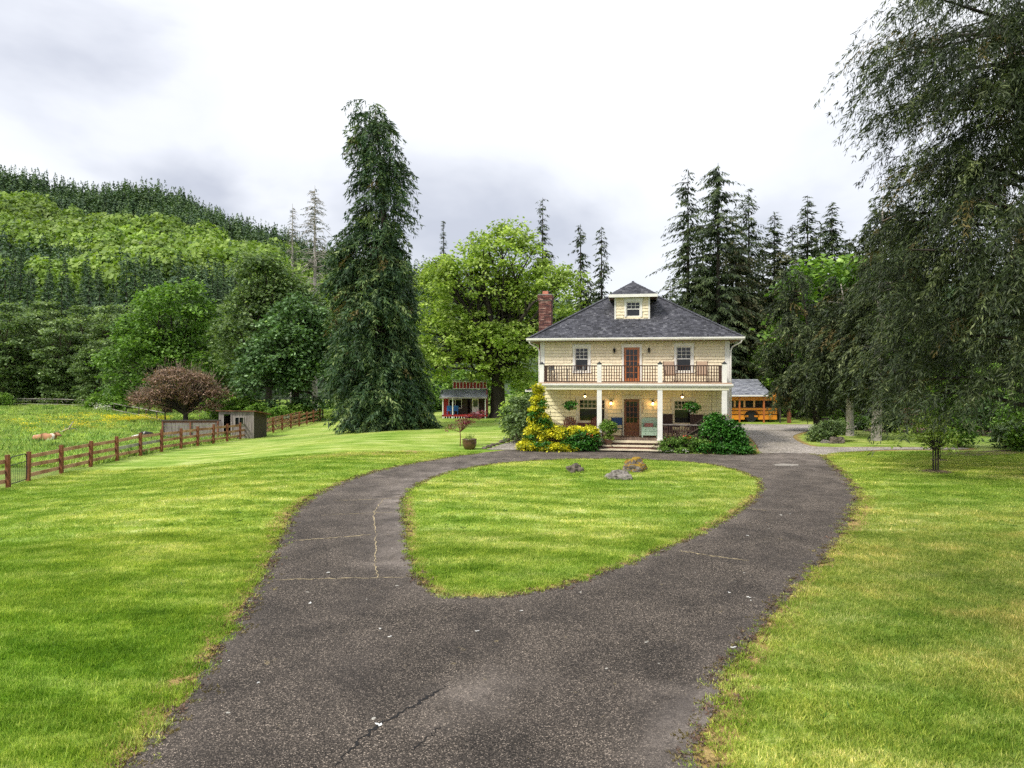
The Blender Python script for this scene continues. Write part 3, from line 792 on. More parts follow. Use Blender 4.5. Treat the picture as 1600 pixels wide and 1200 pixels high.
def jit(pts, a, seed):
    rd = random.Random(seed)
    return [(p[0] + rd.uniform(-a, a), p[1] + rd.uniform(-a, a)) for p in pts]
outer = jit(catmull(left_edge, 12), 0.05, 1)[:-1] + house_edge[:-1] + jit(catmull(right_edge, 12), 0.05, 2)
island = jit(catmull(pl([(631, 800), (629, 781), (643, 764), (682, 744), (745, 729), (820, 721), (900, 717.5), (1000, 718), (1085, 723), (1140, 732), (1176, 745), (1188, 757), (1182, 776), (1150, 802), (1095, 833), (1000, 873), (905, 908), (850, 922), (790, 931), (735, 933.5), (690, 930), (664, 914), (645, 886), (635, 845)]), 10, True), 0.035, 3)
gravel_poly = catmull(pl([(1187, 709), (1183, 697), (1172, 684), (1160, 676), (1150, 672), (1140, 663.5), (1215, 663.5), (1300, 664), (1352, 667), (1330, 672.5), (1275, 673), (1246, 678), (1240, 685), (1262, 696), (1300, 699), (1380, 699), (1500, 700), (1500, 702.5), (1390, 703), (1320, 707), (1284, 712)]), 5) + pl([(1262, 709), (1225, 708)])
side_bed = catmull(pl([(760, 703), (783, 695), (806, 687), (822, 676), (838, 666), (850, 668), (850, 690), (862, 703)]), 5)

def inside(poly, X, Y):
    poly = np.array(poly); x1 = poly[:, 0]; y1 = poly[:, 1]; x2 = np.roll(x1, -1); y2 = np.roll(y1, -1)
    X = np.asarray(X); Y = np.asarray(Y); c = np.zeros(X.shape, bool)
    for a, b, c_, d in zip(x1, y1, x2, y2):
        if b == d: continue
        c ^= ((b > Y) != (d > Y)) & (X < (c_ - a) * (Y - b) / (d - b) + a)
    return c
def dist_poly(poly, X, Y):
    poly = np.array(poly); d = np.full(np.shape(X), 1e9)
    for a, b in zip(poly, np.roll(poly, -1, 0)):
        ab = b - a; L2 = max((ab ** 2).sum(), 1e-9)
        t = np.clip(((X - a[0]) * ab[0] + (Y - a[1]) * ab[1]) / L2, 0, 1)
        d = np.minimum(d, np.hypot(X - a[0] - t * ab[0], Y - a[1] - t * ab[1]))
    return d
def sheet(name, outer_, hole, lift, mat, step, dry=None, thick=0.0):
    o = np.array(outer_); x0, y0 = o.min(0); x1, y1 = o.max(0)
    gx, gy = np.meshgrid(np.arange(x0, x1, step), np.arange(y0, y1, step))
    gx = gx.ravel() + rng.uniform(-.2, .2, gx.size) * step; gy = gy.ravel() + rng.uniform(-.2, .2, gy.size) * step
    ok = inside(outer_, gx, gy) & (dist_poly(outer_, gx, gy) > step * 0.4)
    if hole is not None: ok &= ~inside(hole, gx, gy) & (dist_poly(hole, gx, gy) > step * 0.4)
    vs = [Vector(p) for p in outer_]; edges = [(i, (i + 1) % len(outer_)) for i in range(len(outer_))]
    if hole is not None:
        b = len(vs); vs += [Vector(p) for p in hole]; edges += [(b + i, b + (i + 1) % len(hole)) for i in range(len(hole))]
    vs += [Vector((a, b)) for a, b in zip(gx[ok], gy[ok])]
    rv, re, rf, _, _, _ = delaunay_2d_cdt(vs, edges, [], 0, 1e-4)
    V = np.array([(v.x, v.y) for v in rv]); fs = []
    C = np.array([V[list(f)].mean(0) for f in rf])
    keep = inside(outer_, C[:, 0], C[:, 1])
    if hole is not None: keep &= ~inside(hole, C[:, 0], C[:, 1])
    fs = [tuple(f) for f, k in zip(rf, keep) if k]
    z = hgt(V[:, 0], V[:, 1]) + lift
    me = bpy.data.meshes.new(name); me.from_pydata([(a, b, c) for (a, b), c in zip(V, z)], [], fs)
    if dry is not None:
        a = me.attributes.new('dry', 'FLOAT', 'POINT'); a.data.foreach_set('value', np.ascontiguousarray(dry(V[:, 0], V[:, 1]), np.float32))
    me.update()
    return structure(name, me, mat)
def seg_d(X, Y, a, b):
    a = np.array(a); b = np.array(b); ab = b - a
    t = np.clip(((X - a[0]) * ab[0] + (Y - a[1]) * ab[1]) / (ab ** 2).sum(), 0, 1)
    return np.hypot(X - a[0] - t * ab[0], Y - a[1] - t * ab[1])
def road_dry(X, Y):
    d = np.minimum(dist_poly(outer, X, Y), 9)
    e_ = 0.25 * np.exp(-(d / 0.22) ** 2)
    di = dist_poly(island, X, Y)
    left = sst((-X - 0.5) / 1.5) * sst((Y - 12.5) / 2)
    e_ += 0.75 * np.exp(-(di / 0.9) ** 2) * left + 0.25 * np.exp(-(di / 0.2) ** 2)
    g1 = gp(700, 1110); g2 = gp(780, 1060)
    e_ += 0.55 * np.exp(-(seg_d(X, Y, g1[:2], g2[:2]) / 0.35) ** 2)
    g1 = gp(1095, 1090); g2 = gp(1040, 1195)
    e_ += 1.0 * np.exp(-(seg_d(X, Y, g1[:2], g2[:2]) / 0.3) ** 2)
    g = gp(1235, 716)
    e_ += 0.8 * np.exp(-(np.hypot(X - g[0], (Y - g[1])) / 2.2) ** 2)
    e_ += 0.42 * sst((Y - 15) / 14)
    return np.clip(e_, 0, 1)
sheet('driveway', outer, island, 0.012, 'asphalt', 0.55, road_dry)
sheet('gravel_drive', gravel_poly, None, 0.017, 'gravel', 0.8)
sheet('gravel_bed', side_bed, None, 0.017, 'gravel', 0.5)

# ground: one grid of cells, shared edges, three surfaces
xs = np.unique(np.round(np.concatenate([[-1400, -1000], np.arange(-800, -240, 40), np.arange(-240, -60, 12), np.arange(-60, -21.8, 2.5), np.arange(-21.8, 26, 0.3), np.arange(26, 60, 1.5), np.arange(60, 240, 12), np.arange(240, 800, 40), [1000, 1400]]), 3))
ys = np.unique(np.round(np.concatenate([[-200, -100, -60, -30, -16, -10], np.arange(-4, 40, 0.3), np.arange(40, 76, 1.2), np.arange(76, 132, 3), np.arange(132, 720, 14), np.arange(720, 1000, 40), [1200, 2500]]), 3))
GX, GY = np.meshgrid(xs, ys); GZ = hgt(GX, GY)
nx, ny = len(xs), len(ys)
cx = (GX[:-1, :-1] + GX[1:, 1:]) / 2; cy = (GY[:-1, :-1] + GY[1:, 1:]) / 2
idx = np.arange(nx * ny).reshape(ny, nx)
Q = np.stack([idx[:-1, :-1], idx[:-1, 1:], idx[1:, 1:], idx[1:, :-1]], -1)
lawn_sel = (cx > -21.8) & (cx < 60) & (cy < 76) & (cy > -60)
past_sel = ~lawn_sel & (cx > -240) & (cx < 240) & (cy < 132)
hill_sel = ~lawn_sel & ~past_sel
def ground_part(name, sel, mat, attr=False):
    q = Q[sel].reshape(-1, 4); u, inv = np.unique(q, return_inverse=True)
    X = GX.ravel()[u]; Y = GY.ravel()[u]; Z = GZ.ravel()[u]
    me = bpy.data.meshes.new(name)
    n = len(q)
    me.vertices.add(len(u)); me.loops.add(n * 4); me.polygons.add(n)
    me.vertices.foreach_set('co', np.stack([X, Y, Z], 1).astype(np.float32).ravel())
    me.loops.foreach_set('vertex_index', inv.astype(np.int32).ravel())
    me.polygons.foreach_set('loop_start', np.arange(0, n * 4, 4, dtype=np.int32)); me.polygons.foreach_set('loop_total', np.full(n, 4, np.int32))
    me.polygons.foreach_set('use_smooth', np.ones(n, bool))
    if attr:
        d = np.minimum(dist_poly(outer, X, Y), dist_poly(island, X, Y) * 1.6)
        dg = dist_poly(gravel_poly, X, Y)
        dry = 0.55 * np.exp(-(d / 0.30) ** 2) + 0.42 * np.exp(-(d / 0.8) ** 2) * (Y < 22)
        dry = np.maximum(dry, 0.62 * np.exp(-(dg / 0.5) ** 2))
        a_, b_ = gp(470, 716), gp(640, 707)
        dry = np.maximum(dry, 0.58 * np.exp(-(seg_d(X, Y, a_[:2], b_[:2]) / 1.2) ** 2))
        a = me.attributes.new('dry', 'FLOAT', 'POINT'); a.data.foreach_set('value', dry.astype(np.float32))
    me.update(calc_edges=True)
    return structure(name, me, mat)
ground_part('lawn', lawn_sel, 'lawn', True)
ground_part('pasture', past_sel, 'pasture')
ground_part('hillside', hill_sel, 'forest_floor')

# cracks and mossy joints in the asphalt
def ribbon(name, pts, w, mat, lift, seed, wob=0.03, n=10):
    rd = random.Random(seed); P2 = catmull(pts, n); vs = []; fs = []
    for i, p in enumerate(P2):
        a = P2[max(i - 1, 0)]; b = P2[min(i + 1, len(P2) - 1)]
        d = Vector((b[0] - a[0], b[1] - a[1])); d.normalize(); nrm = Vector((-d.y, d.x))
        q = Vector(p) + nrm * rd.uniform(-wob, wob)
        ww = w * rd.uniform(0.25, 1.25) * min(1, 0.2 + 4 * i / len(P2), 0.2 + 4 * (len(P2) - 1 - i) / len(P2))
        for s in (1, -1):
            r = q + nrm * ww / 2 * s; vs.append((r.x, r.y, H1(r.x, r.y) + lift))
        if i: fs.append((2 * i - 2, 2 * i - 1, 2 * i + 1, 2 * i))
    me = bpy.data.meshes.new(name); me.from_pydata(vs, [], fs)
    return structure(name, me, mat)
ribbon('driveway_crack', pl([(525, 1200), (560, 1160), (600, 1130), (640, 1108), (668, 1090), (700, 1072)]), 0.045, 'crack', 0.0165, 5)
ribbon('driveway_crack', pl([(640, 1175), (668, 1155), (690, 1135)]), 0.02, 'crack', 0.0165, 6)
for k, (a, b, w) in enumerate([(((455, 846), (520, 841), (583, 836))), ((500, 806), (560, 803), (628, 801)), ((520, 783), (580, 781), (640, 777)), ((588, 835), (586, 870), (590, 905)), ((430, 907), (520, 905), (640, 903)), ((1060, 861), (1110, 869), (1170, 877)), ((1165, 795), (1185, 797), (1200, 799))]):
    ribbon('mossy_joint', pl([a, b, w]), 0.05 if k in (0, 5) else 0.03, 'joint', 0.0165, 20 + k, 0.035, 16)
ribbon('mossy_joint', pl([(588, 835), (585, 800), (600, 780)]), 0.03, 'joint', 0.0165, 33, 0.03, 16)
sl = MB()
for (px, py, rx) in [(1228, 727, 0.7)]:
    g = gp(px, py); sl.add([(g.x + rx * math.cos(a) * random.uniform(.6, 1.1), g.y + 0.45 * math.sin(a) * random.uniform(.6, 1.1), g.z + 0.022) for a in [i * math.pi / 7 for i in range(14)]], [tuple(range(14))])
structure('worn_concrete_patch', sl.mesh('worn_concrete_patch'), 'concrete')
# ------------------------------------------------------------------ HOUSE (local axes: x along the front, y into the house, z up)
HO = Vector((6.03, 34.4, 0.0)); HA = R(-10)
HM = Matrix.Translation(HO) @ Matrix.Rotation(HA, 4, 'Z')
def HL(u, v, w=0.0): return HM @ Vector((u, v, w))
house = thing('farmhouse', 'cream shingled two storey farmhouse with hipped grey roof, dormer and full width porch', 'house', HO, HA)

def holes_wall(u0, u1, w0, w1, v0, v1, holes):
    mb = MB()
    us = sorted({u0, u1} | {h[0] for h in holes} | {h[1] for h in holes}); ws = sorted({w0, w1} | {h[2] for h in holes} | {h[3] for h in holes})
    for a, b in zip(us, us[1:]):
        for c, d in zip(ws, ws[1:]):
            m, n = (a + b) / 2, (c + d) / 2
            if not any(h[0] < m < h[1] and h[2] < n < h[3] for h in holes): mb.box(a, b, v0, v1, c, d)
    return mb
def shingle_courses(a0, a1, w0, w1, fn, skips, course=0.17, seed=1, topf=None):
    """fn(a, w, out) -> point; each shingle has a sloping face, a butt and two edges"""
    rd = random.Random(seed); mb = MB(); w = w0; k = 0
    while w < w1 - 0.02:
        wt = min(w + course, w1); a = a0 - rd.random() * 0.1
        while a < a1 - 0.01:
            b = a + rd.uniform(0.13, 0.26); x0, x1 = max(a, a0) + 0.0025, min(b, a1) - 0.0025
            a = b
            if x1 - x0 < 0.02: continue
            m = ((x0 + x1) / 2, (w + wt) / 2)
            if any(s[0] - .01 < m[0] < s[1] + .01 and s[2] - .01 < m[1] < s[3] + .01 for s in skips): continue
            if topf and wt > topf(m[0]): continue
            o = 0.040 + rd.uniform(-.005, .008); wb = w + rd.uniform(-.006, .006)
            vs = [fn(x0, wb, o), fn(x1, wb, o), fn(x1, wt - 0.014, 0.012), fn(x0, wt - 0.014, 0.012), fn(x0, wb, 0), fn(x1, wb, 0)]
            mb.add(vs, [(0, 1, 2, 3), (4, 5, 1, 0), (4, 0, 3), (1, 5, 2)], rd.random())
        w += course
    return mb
FV = 2.4           # the front wall stands behind the porch
up_open = [(-3.05, -2.32, 3.99, 5.28), (2.34, 3.12, 3.99, 5.31), (-0.42, 0.42, 3.44, 5.28)]
lo_open = [(-2.84, -1.42, 1.26, 2.47), (2.21, 3.18, 1.20, 2.44), (-0.41, 0.41, 0.53, 2.50)]
part('wall', holes_wall(-4.93, 5.04, 3.25, 5.62, FV, FV + 0.16, up_open), 'shingle_gap', house)
part('wall', holes_wall(-4.93, 5.04, 0.0, 3.25, FV, FV + 0.16, lo_open), 'shingle_gap', house)
def inter(holes, c): return [(h[0] - c, h[1] + c, h[2] - c, h[3] + c) for h in holes]
ff = lambda a, w, o: (a, FV - 0.001 - o, w)
part('wall_shingle', shingle_courses(-4.72, 4.82, 3.44, 5.60, ff, inter(up_open, 0.1), seed=1), 'shingle_up', house, stuff=True)
part('wall_shingle', shingle_courses(-4.72, 4.82, 0.54, 3.10, ff, inter(lo_open, 0.1), course=0.2, seed=2), 'shingle_low', house, stuff=True)
for sgn, ux in ((-1, -4.93), (1, 5.04)):
    part('side_wall', MB().box(min(ux, ux - sgn * .16), max(ux, ux - sgn * .16), FV + 0.162, 12.2, 0, 5.62), 'shingle_up', house)
    fs_ = (lambda ux, sgn: (lambda a, w, o: (ux + sgn * (0.001 + o), a, w)))(ux, sgn)
    part('wall_shingle', shingle_courses(FV + 0.1, 12.2, 0.3, 5.60, fs_, [], course=0.17, seed=3 + sgn), 'shingle_up', house, stuff=True)
part('back_wall', MB().box(-4.93, 5.04, 12.202, 12.35, 0, 5.62), 'shingle_up', house)
for a, b in ((-4.96, -4.72), (4.82, 5.07)):
    part('corner_board', MB().box(a, b, FV - 0.05, FV - 0.002, 0.5, 5.60), 'white', house)
# roof
EV0, EH, EZ, RS = 1.75, 5.6, 5.80, 0.625
CV = EV0 + EH; UC = 0.05
ZA = EZ + EH * RS
roof = MB()
cs = [(UC - EH, EV0), (UC + EH, EV0), (UC + EH, EV0 + 2 * EH), (UC - EH, EV0 + 2 * EH)]
roof.add([(x, y, EZ - 0.03) for x, y in cs] + [(UC, CV, ZA - 0.03)], [(0, 1, 4), (1, 2, 4), (2, 3, 4), (3, 0, 4)])
roof_o = part('roof', roof, 'roof', house)
part('soffit', MB().box(UC - EH + .03, UC + EH - .03, EV0 + .03, EV0 + 2 * EH - .03, 5.62, 5.66), 'soffit', house)
def plane_shingles(halfw, slen, fn, expo=0.14, seed=1, wmin=.10, wmax=.22):
    """halfw(s) -> (left,right) of the course at slope distance s; fn(a,s,lift)->point"""
    rd = random.Random(seed); mb = MB(); s = 0.0
    while s < slen:
        l, r = halfw(s); l2, r2 = halfw(min(s + expo, slen)); a = l - rd.random() * .2
        while a < r:
            b = a + rd.uniform(wmin, wmax)
            x0, x1 = max(a, l) + .003, min(b, r) - .003; a = b
            if x1 - x0 < .03: continue
            y0, y1 = min(max(x0, l2), r2), min(max(x1, l2), r2)
            o = .020 + rd.uniform(-.003, .010)
            vs = [fn(x0, s - .012, o), fn(x1, s - .012, o), fn(y1, s + expo, .004), fn(y0, s + expo, .004), fn(x0, s - .012, 0), fn(x1, s - .012, 0)]
            mb.add(vs, [(0, 1, 2, 3), (4, 5, 1, 0)], min(1, max(0, rd.gauss(.45, .26))))
        s += expo
    return mb
for k in range(4):
    c_, s_ = math.cos(k * math.pi / 2), math.sin(k * math.pi / 2)
    def fn(a, s, o, c_=c_, s_=s_):
        y = -EH + s - o * 0.5; x = a
        return (UC + x * c_ - y * s_, CV + x * s_ + y * c_, EZ - 0.028 + s * RS + o)
    part('roof_shingle', plane_shingles(lambda s: (-(EH - s), EH - s), EH - .02, fn, expo=0.125, seed=10 + k), 'roof', roof_o, stuff=True)
for (x, y) in cs:
    mb = MB(); n = 34
    for i in range(n):
        t0 = i / n; t1 = (i + 1.15) / n
        a = Vector((x, y, EZ - .01)).lerp(Vector((UC, CV, ZA - .01)), t0) + Vector((0, 0, .03)); b = Vector((x, y, EZ - .01)).lerp(Vector((UC, CV, ZA - .01)), min(t1, 1))
        mb.beam(a, b, .24, .018, random.random() * .5 + .3)
    part('hip_cap', mb, 'roof', roof_o)
# gutter + fascia
gp_prof = [(EV0 - .10, 5.78), (EV0 - .10, 5.70), (EV0 - .05, 5.63), (EV0, 5.63), (EV0, 5.78)]
part('gutter', MB().prism(gp_prof, 'x', UC - EH - .09, UC + EH + .09), 'white', house)
part('fascia', MB().box(UC - EH - .002, UC - EH + .028, EV0 + .003, EV0 + 2 * EH, 5.60, 5.775).box(UC + EH - .028, UC + EH + .002, EV0 + .003, EV0 + 2 * EH, 5.60, 5.775).box(UC - EH, UC + EH, EV0 + 2 * EH + .003, EV0 + 2 * EH + .03, 5.6, 5.775), 'white', house)
for sgn, ux in ((-1, -4.99), (1, 5.10)):
    part('downspout', MB().tube([(ux + sgn * .50, EV0 + .0, 5.64), (ux + sgn * .46, EV0 + .05, 5.50), (ux + sgn * .12, FV - .05, 5.30), (ux + sgn * .02, FV - .09, 5.1), (ux + sgn * .02, FV - .09, 0.15)], .042, 8), 'white', house, smooth=True)

def window(u0, u1, w0, w1, v, cols, rows, mid, trim=.12, sill=True, mat='white', parent=house):
    """a sash window set in its opening: frame > panes, muntins, casing"""
    f = MB(); t = .05
    f.box(u0, u0 + t, v + .03, v + .09, w0, w1).box(u1 - t, u1, v + .03, v + .09, w0, w1).box(u0 + t, u1 - t, v + .03, v + .09, w1 - t, w1).box(u0 + t, u1 - t, v + .03, v + .09, w0, w0 + t)
    f.box(u0 + t, u1 - t, v + .025, v + .085, mid - .025, mid + .025)
    o = part('window', f, mat, parent)
    part('pane', MB().box(u0 + t - .01, u1 - t + .01, v + .060, v + .066, mid + .01, w1 - t + .01), 'glass', o)
    part('pane', MB().box(u0 + t - .01, u1 - t + .01, v + .078, v + .084, w0 + t - .01, mid), 'glass', o)
    mb = MB(); a0, a1, b0, b1 = u0 + t, u1 - t, mid + .025, w1 - t
    for i in range(1, cols): x = a0 + (a1 - a0) * i / cols; mb.box(x - .011, x + .011, v + .044, v + .058, b0, b1)
    for j in range(1, rows): z = b0 + (b1 - b0) * j / rows; mb.box(a0, a1, v + .041, v + .056, z - .011, z + .011)
    part('muntin', mb, mat, o)
    c = MB()
    c.box(u0 - trim, u0, v - .045, v - .002, w0 - .02, w1).box(u1, u1 + trim, v - .045, v - .002, w0 - .02, w1)
    c.box(u0 - trim - .02, u1 + trim + .02, v - .05, v - .003, w1 + .0005, w1 + .14).box(u0 - trim - .05, u1 + trim + .05, v - .08, v - .003, w1 + .1405, w1 + .18)
    if sill: c.box(u0 - trim - .03, u1 + trim + .03, v - .08, v - .003, w0 - .09, w0 - .0205)
    part('casing', c, mat, o)
    return o
window(-3.05, -2.32, 3.99, 5.28, FV, 3, 3, 4.66)
window(2.34, 3.12, 3.99, 5.31, FV, 3, 3, 4.66)
window(-2.84, -1.42, 1.26, 2.47, FV, 6, 2, 1.98, trim=.16, mat='cream')
window(2.21, 3.18, 1.20, 2.44, FV, 5, 2, 1.98, trim=.13, mat='cream')
def door(u0, u1, w0, w1, v, mat, cols, rows, g0, g1, side, panels=False, trimmat='white', label=None):
    f = MB()
    f.box(u0, u0 + side, v + .03, v + .08, w0, w1).box(u1 - side, u1, v + .03, v + .08, w0, w1).box(u0 + side, u1 - side, v + .03, v + .08, g1, w1).box(u0 + side, u1 - side, v + .03, v + .08, w0, g0)
    o = part('door', f, mat, house, label=label)
    part('pane', MB().box(u0 + side - .01, u1 - side + .01, v + .052, v + .06, g0 - .01, g1 + .01), 'glass', o)
    mb = MB()
    for i in range(1, cols): x = u0 + side + (u1 - u0 - 2 * side) * i / cols; mb.box(x - .014, x + .014, v + .036, v + .05, g0, g1)
    for j in range(1, rows): z = g0 + (g1 - g0) * j / rows; mb.box(u0 + side, u1 - side, v + .033, v + .048, z - .014, z + .014)
    part('muntin', mb, mat, o)
    if panels:
        for a in (g0 - .28, g0 - .52):
            part('panel', MB().box(u0 + side, u1 - side, v + .018, v + .029, a, a + .17), mat, o)
    part('knob', MB().lathe([(.01, -.03), (.032, -.015), (.035, 0), (.03, .02), (.008, .03)], (u1 - side * .5, v + .0, w0 + .95), 8), 'black_metal', o)
    c = MB(); t = .11
    c.box(u0 - t, u0, v - .045, v - .002, w0, w1).box(u1, u1 + t, v - .045, v - .002, w0, w1)
    c.box(u0 - t - .02, u1 + t + .02, v - .05, v - .003, w1 + .0005, w1 + .14).box(u0 - t - .05, u1 + t + .05, v - .08, v - .003, w1 + .1405, w1 + .18)
    part('casing', c, trimmat, o)
door(-.42, .42, 3.44, 5.28, FV, 'door_orange', 3, 5, 3.62, 5.16, .12, label='orange stained glazed balcony door')
door(-.41, .41, .53, 2.50, FV, 'door_brown', 3, 4, 1.23, 2.36, .12, True, 'cream', label='brown stained front door with panels under the glass')
# dormer
DV = 3.55; DZ0 = 6.90; DZ1 = 8.12
dm = holes_wall(-.93, .97, DZ0, DZ1, DV, DV + .12, [(-.30, .47, 7.03, 7.86)])
for ux in (-.93, .97):
    s = .12 if ux < 0 else -.12
    vv = [(DV + .12, DZ0 - .02), (DV + .12, DZ1), (EV0 + (DZ1 - EZ) / RS + .1, DZ1)]
    dm.prism(vv, 'x', min(ux, ux + s), max(ux, ux + s))
dormer = part('dormer', dm, 'shingle_up', house)
part('wall_shingle', shingle_courses(-.86, .90, DZ0 + .07, DZ1 - .03, lambda a, w, o: (a, DV - .001 - o, w), [(-.42, .58, 6.9, 8.02)], seed=8), 'shingle_up', dormer, stuff=True)
part('dormer_corner_board', MB().box(-.95, -.86, DV - .045, DV - .002, DZ0 + .002, DZ1).box(.90, .99, DV - .045, DV - .002, DZ0 + .002, DZ1).box(-.97, 1.01, DV - .055, DV - .003, DZ0 - .06, DZ0), 'white', dormer)
window(-.30, .47, 7.03, 7.86, DV, 3, 2, 7.45, trim=.10, sill=False)
dr = MB(); dp = 9.09; ey = 3.22; ez = 8.24; dc = .07
def zr(v): return EZ + (v - EV0) * RS
eb = EV0 + (ez - EZ) / RS - .1; rb = EV0 + (dp - EZ) / RS
dr.add([(-1.24, ey, ez), (1.38, ey, ez), (1.38, eb + .2, ez), (-1.24, eb + .2, ez), (dc, ey + 1.28, dp), (dc, rb + .1, dp)],
       [(0, 1, 4), (1, 2, 5, 4), (3, 0, 4, 5)])
dro = part('dormer_roof', dr, 'roof', house)
slp = (dp - ez) / 1.28
part('roof_shingle', plane_shingles(lambda s: (-1.31 + s * 1.023, 1.31 - s * 1.023), 1.27, lambda a, s, o: (dc + a, ey + s - o * .4, ez + s * slp + o), expo=.125, seed=21), 'roof', dro, stuff=True)
for sg in (-1, 1):
    part('roof_shingle', plane_shingles(lambda s: (s * .98, eb + .0 - ey + s * (rb - eb) / 1.31), 1.29, lambda a, s, o, sg=sg: (dc + sg * (1.31 - s + o * .4), ey + a, ez + s * (dp - ez) / 1.31 + o), expo=.125, seed=22), 'roof', dro, stuff=True)
part('dormer_fascia', MB().box(-1.26, 1.40, ey - .03, ey - .002, 8.08, 8.245).box(-1.268, -1.242, ey, eb, 8.08, 8.245).box(1.382, 1.408, ey, eb, 8.08, 8.245), 'white', house)
part('dormer_soffit', MB().box(-1.23, 1.37, ey, eb, 8.123, 8.15), 'soffit', house)
# chimney: bricks laid course by course
ch = part('chimney', MB().box(-5.42, -4.72, 5.28, 6.12, 0, 8.18).box(-5.47, -4.67, 5.23, 6.17, 8.181, 8.30), 'mortar', house)
br = MB(); rd = random.Random(4); z = 0.3; k = 0
while z < 8.44:
    e_ = .05 if z > 8.16 else 0; e_ += .03 if z > 8.3 else 0
    x0, x1, y0, y1 = -5.44 - e_, -4.70 + e_, 5.26 - e_, 6.14 + e_
    for (a0, a1, f) in ((x0, x1, lambda a, b: (a, b, y0, y0 + .1)), (x0, x1, lambda a, b: (a, b, y1 - .1, y1)), (y0 + .1, y1 - .1, lambda a, b: (x0, x0 + .1, a, b)), (y0 + .1, y1 - .1, lambda a, b: (x1 - .1, x1, a, b))):
        a = a0 - (.11 if k % 2 else 0)
        while a < a1 - .02:
            b = a + .21; p, q = max(a, a0), min(b, a1)
            if q - p > .03:
                X0, X1, Y0, Y1 = f(p + .004, q - .004); br.box(X0, X1, Y0, Y1, z, z + .062, rd.random() ** 1.3)
            a = b + .008
    z += .074; k += 1
part('brick', br, 'brick', ch, stuff=True)
part('chimney_cap', MB().box(-5.5, -4.64, 5.2, 6.2, z, z + .05), 'mortar', ch)
part('flue_pot', MB().box(-5.24, -4.92, 5.5, 5.85, z + .05, z + .26), 'terracotta', ch)
# porch and balcony
part('porch_floor', MB().box(-4.75, 4.8, .02, FV - .003, 0.0, .49), 'step_riser', house)
mb = MB(); x = -4.75; rd = random.Random(9)
while x < 4.8: mb.box(x + .004, min(x + .135, 4.8), -.03, FV - .003, .492, .522, rd.random()); x += .14
part('deck_board', mb, 'deck', house, stuff=True)
part('porch_edge', MB().box(-1.60, 1.60, -.075, -.032, .40, .52), 'step_tread', house)
st = part('porch_step', MB().box(-1.55, 1.40, -.46, -.077, .235, .295), 'step_tread', house)
part('riser', MB().box(-1.50, 1.35, -.42, -.080, 0.0, .234), 'step_riser', st)
part('porch_step', MB().box(-1.60, 1.45, -.84, -.422, .085, .135), 'step_tread', house)
part('porch_ceiling', MB().box(-4.62, 4.62, .16, FV - .003, 3.10, 3.14), 'cream', house)
part('porch_beam', MB().box(-4.70, 4.72, .0, .158, 3.06, 3.19).box(-4.70, -4.55, .16, FV - .003, 3.06, 3.099).box(4.57, 4.72, .16, FV - .003, 3.06, 3.099), 'cream', house)
part('balcony_fascia', MB().prism([(-.10, 3.37), (-.10, 3.29), (-.04, 3.20), (.0, 3.195), (.03, 3.195), (.03, 3.37)], 'x', -4.80, 4.92).box(-4.78, -4.74, .031, FV - .003, 3.2, 3.37).box(4.86, 4.90, .031, FV - .003, 3.2, 3.37), 'white', house)
part('balcony_floor', MB().box(-4.74, 4.86, -.02, FV - .003, 3.372, 3.425), 'tan_deck', house)
PU = (-4.57, -1.62, 1.40, 4.51)
for u in PU:
    part('column', MB().box(u - .12, u + .12, .02, .26, .523, 3.059).box(u - .15, u + .15, -.01, .29, .523, .60), 'white', house)
    b = part('balcony_post', MB().box(u - .11, u + .11, .01, .23, 3.426, 4.36), 'white', house)
    part('post_cap', MB().box(u - .13, u + .13, -.01, .25, 4.361, 4.385).lathe([(.12, 0), (.07, .05), (.035, .075), (.03, .10), (.005, .11)], (u, .12, 4.386), 8), 'black_metal', b)
bal = MB().box(-.022, .022, -.022, .022, 3.50, 4.245).mesh('baluster')
bal.materials.append(M['rail_brown'])
for a, b in zip(PU, PU[1:]):
    part('top_rail', MB().box(a + .112, b - .112, .07, .16, 4.247, 4.30), 'rail_brown', house)
    part('bottom_rail', MB().box(a + .112, b - .112, .09, .14, 3.455, 3.498), 'rail_brown', house)
    n = int((b - a - .22) / .125)
    for i in range(1, n):
        link('baluster', bal, None, house, (a + .11 + (b - a - .22) * i / n, .115, 0))
for u in (PU[0], PU[-1]):
    part('top_rail', MB().box(u - .045, u + .045, .24, FV - .05, 4.247, 4.30), 'rail_brown', house)
    part('bottom_rail', MB().box(u - .025, u + .025, .24, FV - .05, 3.455, 3.498), 'rail_brown', house)
    for i in range(1, 17): link('baluster', bal, None, house, (u, .24 + i * .125, 0))
# lower railing right of the steps
part('top_rail', MB().box(PU[2] + .13, PU[3] - .13, .06, .18, 1.30, 1.35), 'grey_wood', house)
part('bottom_rail', MB().box(PU[2] + .13, PU[3] - .13, .09, .15, .60, .65), 'rail_brown', house)
bl = MB().box(-.02, .02, -.02, .02, .652, 1.298).mesh('baluster'); bl.materials.append(M['rail_brown'])
for i in range(1, 24): link('baluster', bl, None, house, (PU[2] + .12 + (PU[3] - PU[2] - .24) * i / 24, .12, 0))
